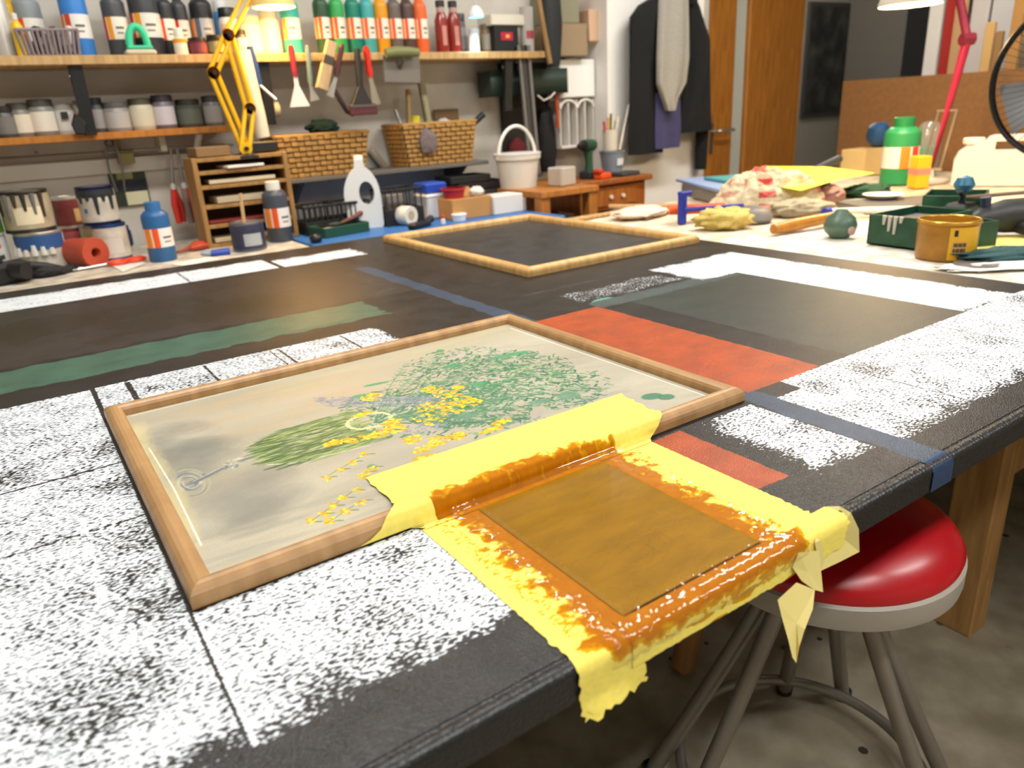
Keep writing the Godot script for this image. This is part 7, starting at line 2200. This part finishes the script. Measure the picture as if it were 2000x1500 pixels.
func rag_texture() -> ImageTexture:
	var w := 256
	var d := PackedByteArray()
	d.resize(w * w * 3)
	var n := nbytes(w, w, 17, 0.05, 3)
	for yy in w:
		for xx in w:
			var q := yy * w + xx
			var k := (n[q] - 128) / 6
			var c := [206, 192, 160]
			if xx % 256 > 190 and (yy % 44) < 22:
				c = [186, 62, 60]
			for e in 3:
				d[q * 3 + e] = clampi(c[e] + k, 0, 255)
	return ImageTexture.create_from_image(Image.create_from_data(w, w, false, Image.FORMAT_RGB8, d))

func open_box(label: String, a: Vector3, b: Vector3, depth: float, h: float, drips: bool) -> void:
	# front bottom edge from a to b, open on top
	var dx := b - a
	var w := dx.length()
	var t := th("metal_box", label, "box", Vector3(a.x, TT + 0.002, a.z), "dark green boxes on the plywood table", rad_to_deg(atan2(-dx.z, dx.x)))
	var m := mt("1c5238", 0.45, 0.0, "grime")
	pa(t, "bottom", bx(w, 0.005, depth, 0.001), m, Vector3(w / 2, 0, -depth / 2))
	for s in [0, 1]:
		pa(t, "side", bx(w, h, 0.005, 0.001), m, Vector3(w / 2, 0, -depth * s - (0.0025 if s == 0 else -0.0025)))
		pa(t, "end", bx(0.005, h, depth, 0.001), m, Vector3(w * s + (0.0025 if s == 0 else -0.0025), 0, -depth / 2))
	pa(t, "lining", bx(w - 0.012, h * 0.7, depth - 0.012, 0.001), mt("222c44", 0.6, 0.0, "grime"), Vector3(w / 2, 0.005, -depth / 2))
	if drips:
		for k in 4:
			pa(t, "drip", tu([Vector3(w * (0.3 + 0.1 * k), h, 0.001), Vector3(w * (0.29 + 0.1 * k), h * [0.7, 0.5, 0.42, 0.8][k], 0.001)], [0.006, 0.003], 6), mt("b9b6a8", 0.6))

func pink_lamp() -> void:
	var f := Vector3(3.0711, 0.84, -1.567)
	var t := th("pink_lamp", "magenta anglepoise lamp standing behind the green bottle", "lamp", Vector3(f.x, TT + 0.002, f.z))
	var pk := mt("b01c44", 0.4)
	var x := f.x
	var p1 := Vector3(3.15, 0.8833, -1.6002)
	x = p1.x
	var o := Vector3(f.x, TT + 0.002, f.z)
	var a := Vector3(3.15, 0.8529, -1.6103) - o
	var b := Vector3(3.15, 1.3566, -1.5379) - o
	var c := Vector3(3.15, 1.5659, -1.6098) - o
	t.position = Vector3(p1.x, TT + 0.002, Vector3(3.15, 0.8529, -1.6103).z)
	o = t.position
	a = Vector3(3.15, 0.8529, -1.6103) - o
	b = Vector3(3.15, 1.3566, -1.5379) - o
	c = Vector3(3.15, 1.5659, -1.6098) - o
	pa(t, "base", la([Vector2(0, 0), Vector2(0.07, 0), Vector2(0.07, 0.012), Vector2(0.02, 0.02), Vector2(0.014, 0.05), Vector2(0, 0.05)], 28), mt("d8cfc6", 0.4))
	pa(t, "lower_arm", tu([Vector3(0, 0.03, 0), a, b], 0.017, 10), pk)
	pa(t, "upper_arm", tu([b, c], 0.016, 8), mt("8a1c34", 0.4))
	pa(t, "joint", tu([b + Vector3(-0.02, 0, -0.012), b + Vector3(0.02, 0, 0.012)], 0.022, 14), mt("7d1a30", 0.4))
	var s0 := a.lerp(b, 0.06)
	var s1 := a.lerp(b, 0.5)
	for s in [-1, 1]:
		pa(t, "spring", tu([s0 + Vector3(0, 0, 0.034 * s), s1 + Vector3(0, 0, 0.034 * s)], 0.005, 6), mt("b8a898", 0.3, 0.7))
	pa(t, "spring_pin", tu([s1 + Vector3(0, 0, -0.04), s1 + Vector3(0, 0, 0.04)], 0.005, 6), mt("b8a898", 0.3, 0.7))
	pa(t, "spring_pin", tu([s0 + Vector3(0, 0, -0.04), s0 + Vector3(0, 0, 0.04)], 0.006, 6), mt("d8c8a8", 0.3, 0.7))
	# head: shade with the bulb inside, its lower rim just in the picture
	var hd := Vector3(2.6, 1.4489, -1.4654) - o
	pa(t, "head_arm", tu([c, hd + Vector3(0.0, 0.12, 0)], 0.012, 8), pk)
	var sh := pa(t, "shade", la([Vector2(0.094, 0), Vector2(0.096, 0.008), Vector2(0.08, 0.06), Vector2(0.05, 0.11), Vector2(0.028, 0.13), Vector2(0.024, 0.17), Vector2(0, 0.172)], 36), mt("d8cfc0", 0.4), hd, Vector3.ZERO, "pale lamp shade lit from inside")
	pa(sh, "bulb", la([Vector2(0, 0.006), Vector2(0.034, 0.014), Vector2(0.042, 0.04), Vector2(0.022, 0.07), Vector2(0, 0.072)], 20), glow("ffe2a0", 9.0))
	var sl := OmniLight3D.new()
	sl.name = "pink_lamp_source"
	sl.light_color = Color("ffd79a")
	sl.light_energy = 0.55
	sl.light_size = 0.04
	sl.omni_range = 9.0
	sl.shadow_enabled = true
	t.add_child(sl)
	sl.position = hd + Vector3(0, 0.035, 0)

func canister(x: float, y: float, z: float, w: float, h: float) -> void:
	var t := th("canister", "large white plastic canister with moulded handle on the plywood table", "canister", Vector3(x, y, z), "", -64.0)
	var o := PackedVector2Array()
	for p in [[-0.5, 0], [0.5, 0], [0.5, 0.72], [0.44, 0.96], [0.36, 1.0], [-0.06, 1.0], [-0.12, 0.97], [-0.17, 0.86], [-0.36, 0.8], [-0.46, 0.66], [-0.5, 0.5]]:
		o.append(Vector2(p[0] * w, p[1] * h))
	var c := CSGCombiner3D.new()
	c.name = "body"
	t.add_child(c)
	var b := CSGPolygon3D.new()
	b.name = "shell"
	b.polygon = o
	b.depth = w * 0.55
	b.position = Vector3(0, 0, w * 0.275)
	b.material = mt("ece2d4", 0.45)
	c.add_child(b)
	var hole := CSGBox3D.new()
	hole.name = "hand_hole"
	hole.operation = CSGShape3D.OPERATION_SUBTRACTION
	hole.size = Vector3(w * 0.4, h * 0.17, w)
	hole.position = Vector3(w * 0.14, h * 0.82, 0)
	hole.material = mt("ece2d4", 0.45)
	c.add_child(hole)
	pa(t, "cap", cy(w * 0.13, h * 0.13, 0.004), mt("f0e4d2", 0.4), Vector3(-w * 0.3, h * 0.84, 0))

# ---------------------------------------------------------------- far right end
func right_end() -> void:
	# brown fibreboard screen at the end of the right table
	one("fibreboard", "large brown fibreboard sheet standing behind the plywood table", "board", bx(0.012, 0.907, 1.86, 0.001), mt("8f6234", 0.8, 0.0, "board"), Vector3(3.66, 0.338, -1.43))
	one("board_rest", "low wooden rest carrying the brown fibreboard sheet", "bench", bx(0.06, 0.338, 1.5, 0.003), mt("8a6a44", 0.7, 0.0, "wood"), Vector3(3.69, 0, -1.4))
	# stored panels standing upright behind it: z from, z to, x, height
	var list := [[-2.115, -2.052, 3.94, 1.95, "dedad2", "narrow white panel standing beyond the fibreboard"], [-2.048, -1.998, 3.96, 1.95, "a8221a", "scarlet panel standing beyond the fibreboard"], [-1.994, -1.942, 3.94, 1.95, "c49a6c", "tan wooden panel standing beyond the fibreboard"], [-1.938, -1.862, 3.98, 1.95, "cfc6c0", "pinkish white panel standing beside the tan panel"], [-1.805, -1.764, 3.85, 1.45, "d2a868", "short pale wooden strip standing among the stored panels"], [-1.756, -1.726, 3.85, 1.41, "9c7444", "short brown wooden strip standing among the stored panels"], [-1.858, -1.76, 4.0, 1.95, "cac6c2", "wide grey white panel standing behind the short strips"], [-1.7, -1.652, 3.85, 1.55, "b88444", "orange wooden panel standing beside the black fan"], [-1.755, -1.5, 4.02, 1.95, "b3a28a", "broad beige panel standing behind the black fan"]]
	for e in list:
		one("stored_panel", e[5], "panel", bx(0.022, e[3], e[1] - e[0], 0.003), mt(e[4], 0.6), Vector3(e[2], 0, (e[0] + e[1]) / 2.0), Vector3.ZERO, "panels stored beyond the fibreboard")
	one("panel_rack", "grey timber rack back that the stored panels lean on", "rack", bx(0.05, 1.95, 0.8, 0.004), mt("6d6862", 0.7), Vector3(4.12, 0, -1.72))
	# black wire fan on a pole, its left side in view
	var c := Vector3(2.6, 1.1984, -0.9245)
	var t := th("wire_fan", "black wire cage fan on a thin stand at the table end", "fan", Vector3(c.x, TT + 0.002, c.z), "", -70.0)
	var R := 0.228
	var cy_ := c.y - TT - 0.002
	var bk := mt("151517", 0.4, 0.3)
	pa(t, "base", la([Vector2(0, 0), Vector2(0.08, 0), Vector2(0.08, 0.012), Vector2(0.02, 0.024), Vector2(0, 0.024)], 28), bk)
	pa(t, "pole", tu([Vector3(0, 0.02, 0), Vector3(0, cy_ - 0.05, 0)], 0.01, 8), bk)
	for s in [-1, 1]:
		pa(t, "cage_ring", tu(arc(Vector3(0, cy_, 0.05 * s), Vector3(R, 0, 0), Vector3(0, R, 0), 0, TAU, 56), 0.005, 6, false), bk)
	pa(t, "cage_rim", tu(arc(Vector3(0, cy_, 0), Vector3(R * 1.01, 0, 0), Vector3(0, R * 1.01, 0), 0, TAU, 56), 0.008, 6, false), bk)
	var wires := G.new()
	for k in 72:
		var an := TAU * k / 72.0
		var d := Vector3(cos(an), sin(an), 0)
		for s in [-1, 1]:
			wires.tube([Vector3(0, cy_, 0.085 * s) + d * R * 0.15, Vector3(0, cy_, 0.08 * s) + d * R * 0.7, Vector3(0, cy_, 0.05 * s) + d * R], 0.0009, 4, false)
	pa(t, "cage_wires", wires.mesh(), bk).set_meta("kind", "stuff")
	pa(t, "motor", tu([Vector3(0, cy_, -0.14), Vector3(0, cy_, 0.06)], [0.05, 0.045], 18), bk)
	for k in 4:
		var an := TAU * k / 4.0 + 0.4
		var d := Vector3(cos(an), sin(an), 0)
		var e := Vector3(-sin(an), cos(an), 0)
		var bg := G.new()
		bg.grid(8, 6, func(a, b): return Vector3(0, cy_, 0.03) + d * lerpf(0.04, R * 0.88, a) + e * (b - 0.5) * lerpf(0.05, 0.15, a) + Vector3(0, 0, (b - 0.5) * 0.05))
		pa(t, "blade", bg.mesh(), mt("5a5a5c", 0.35))
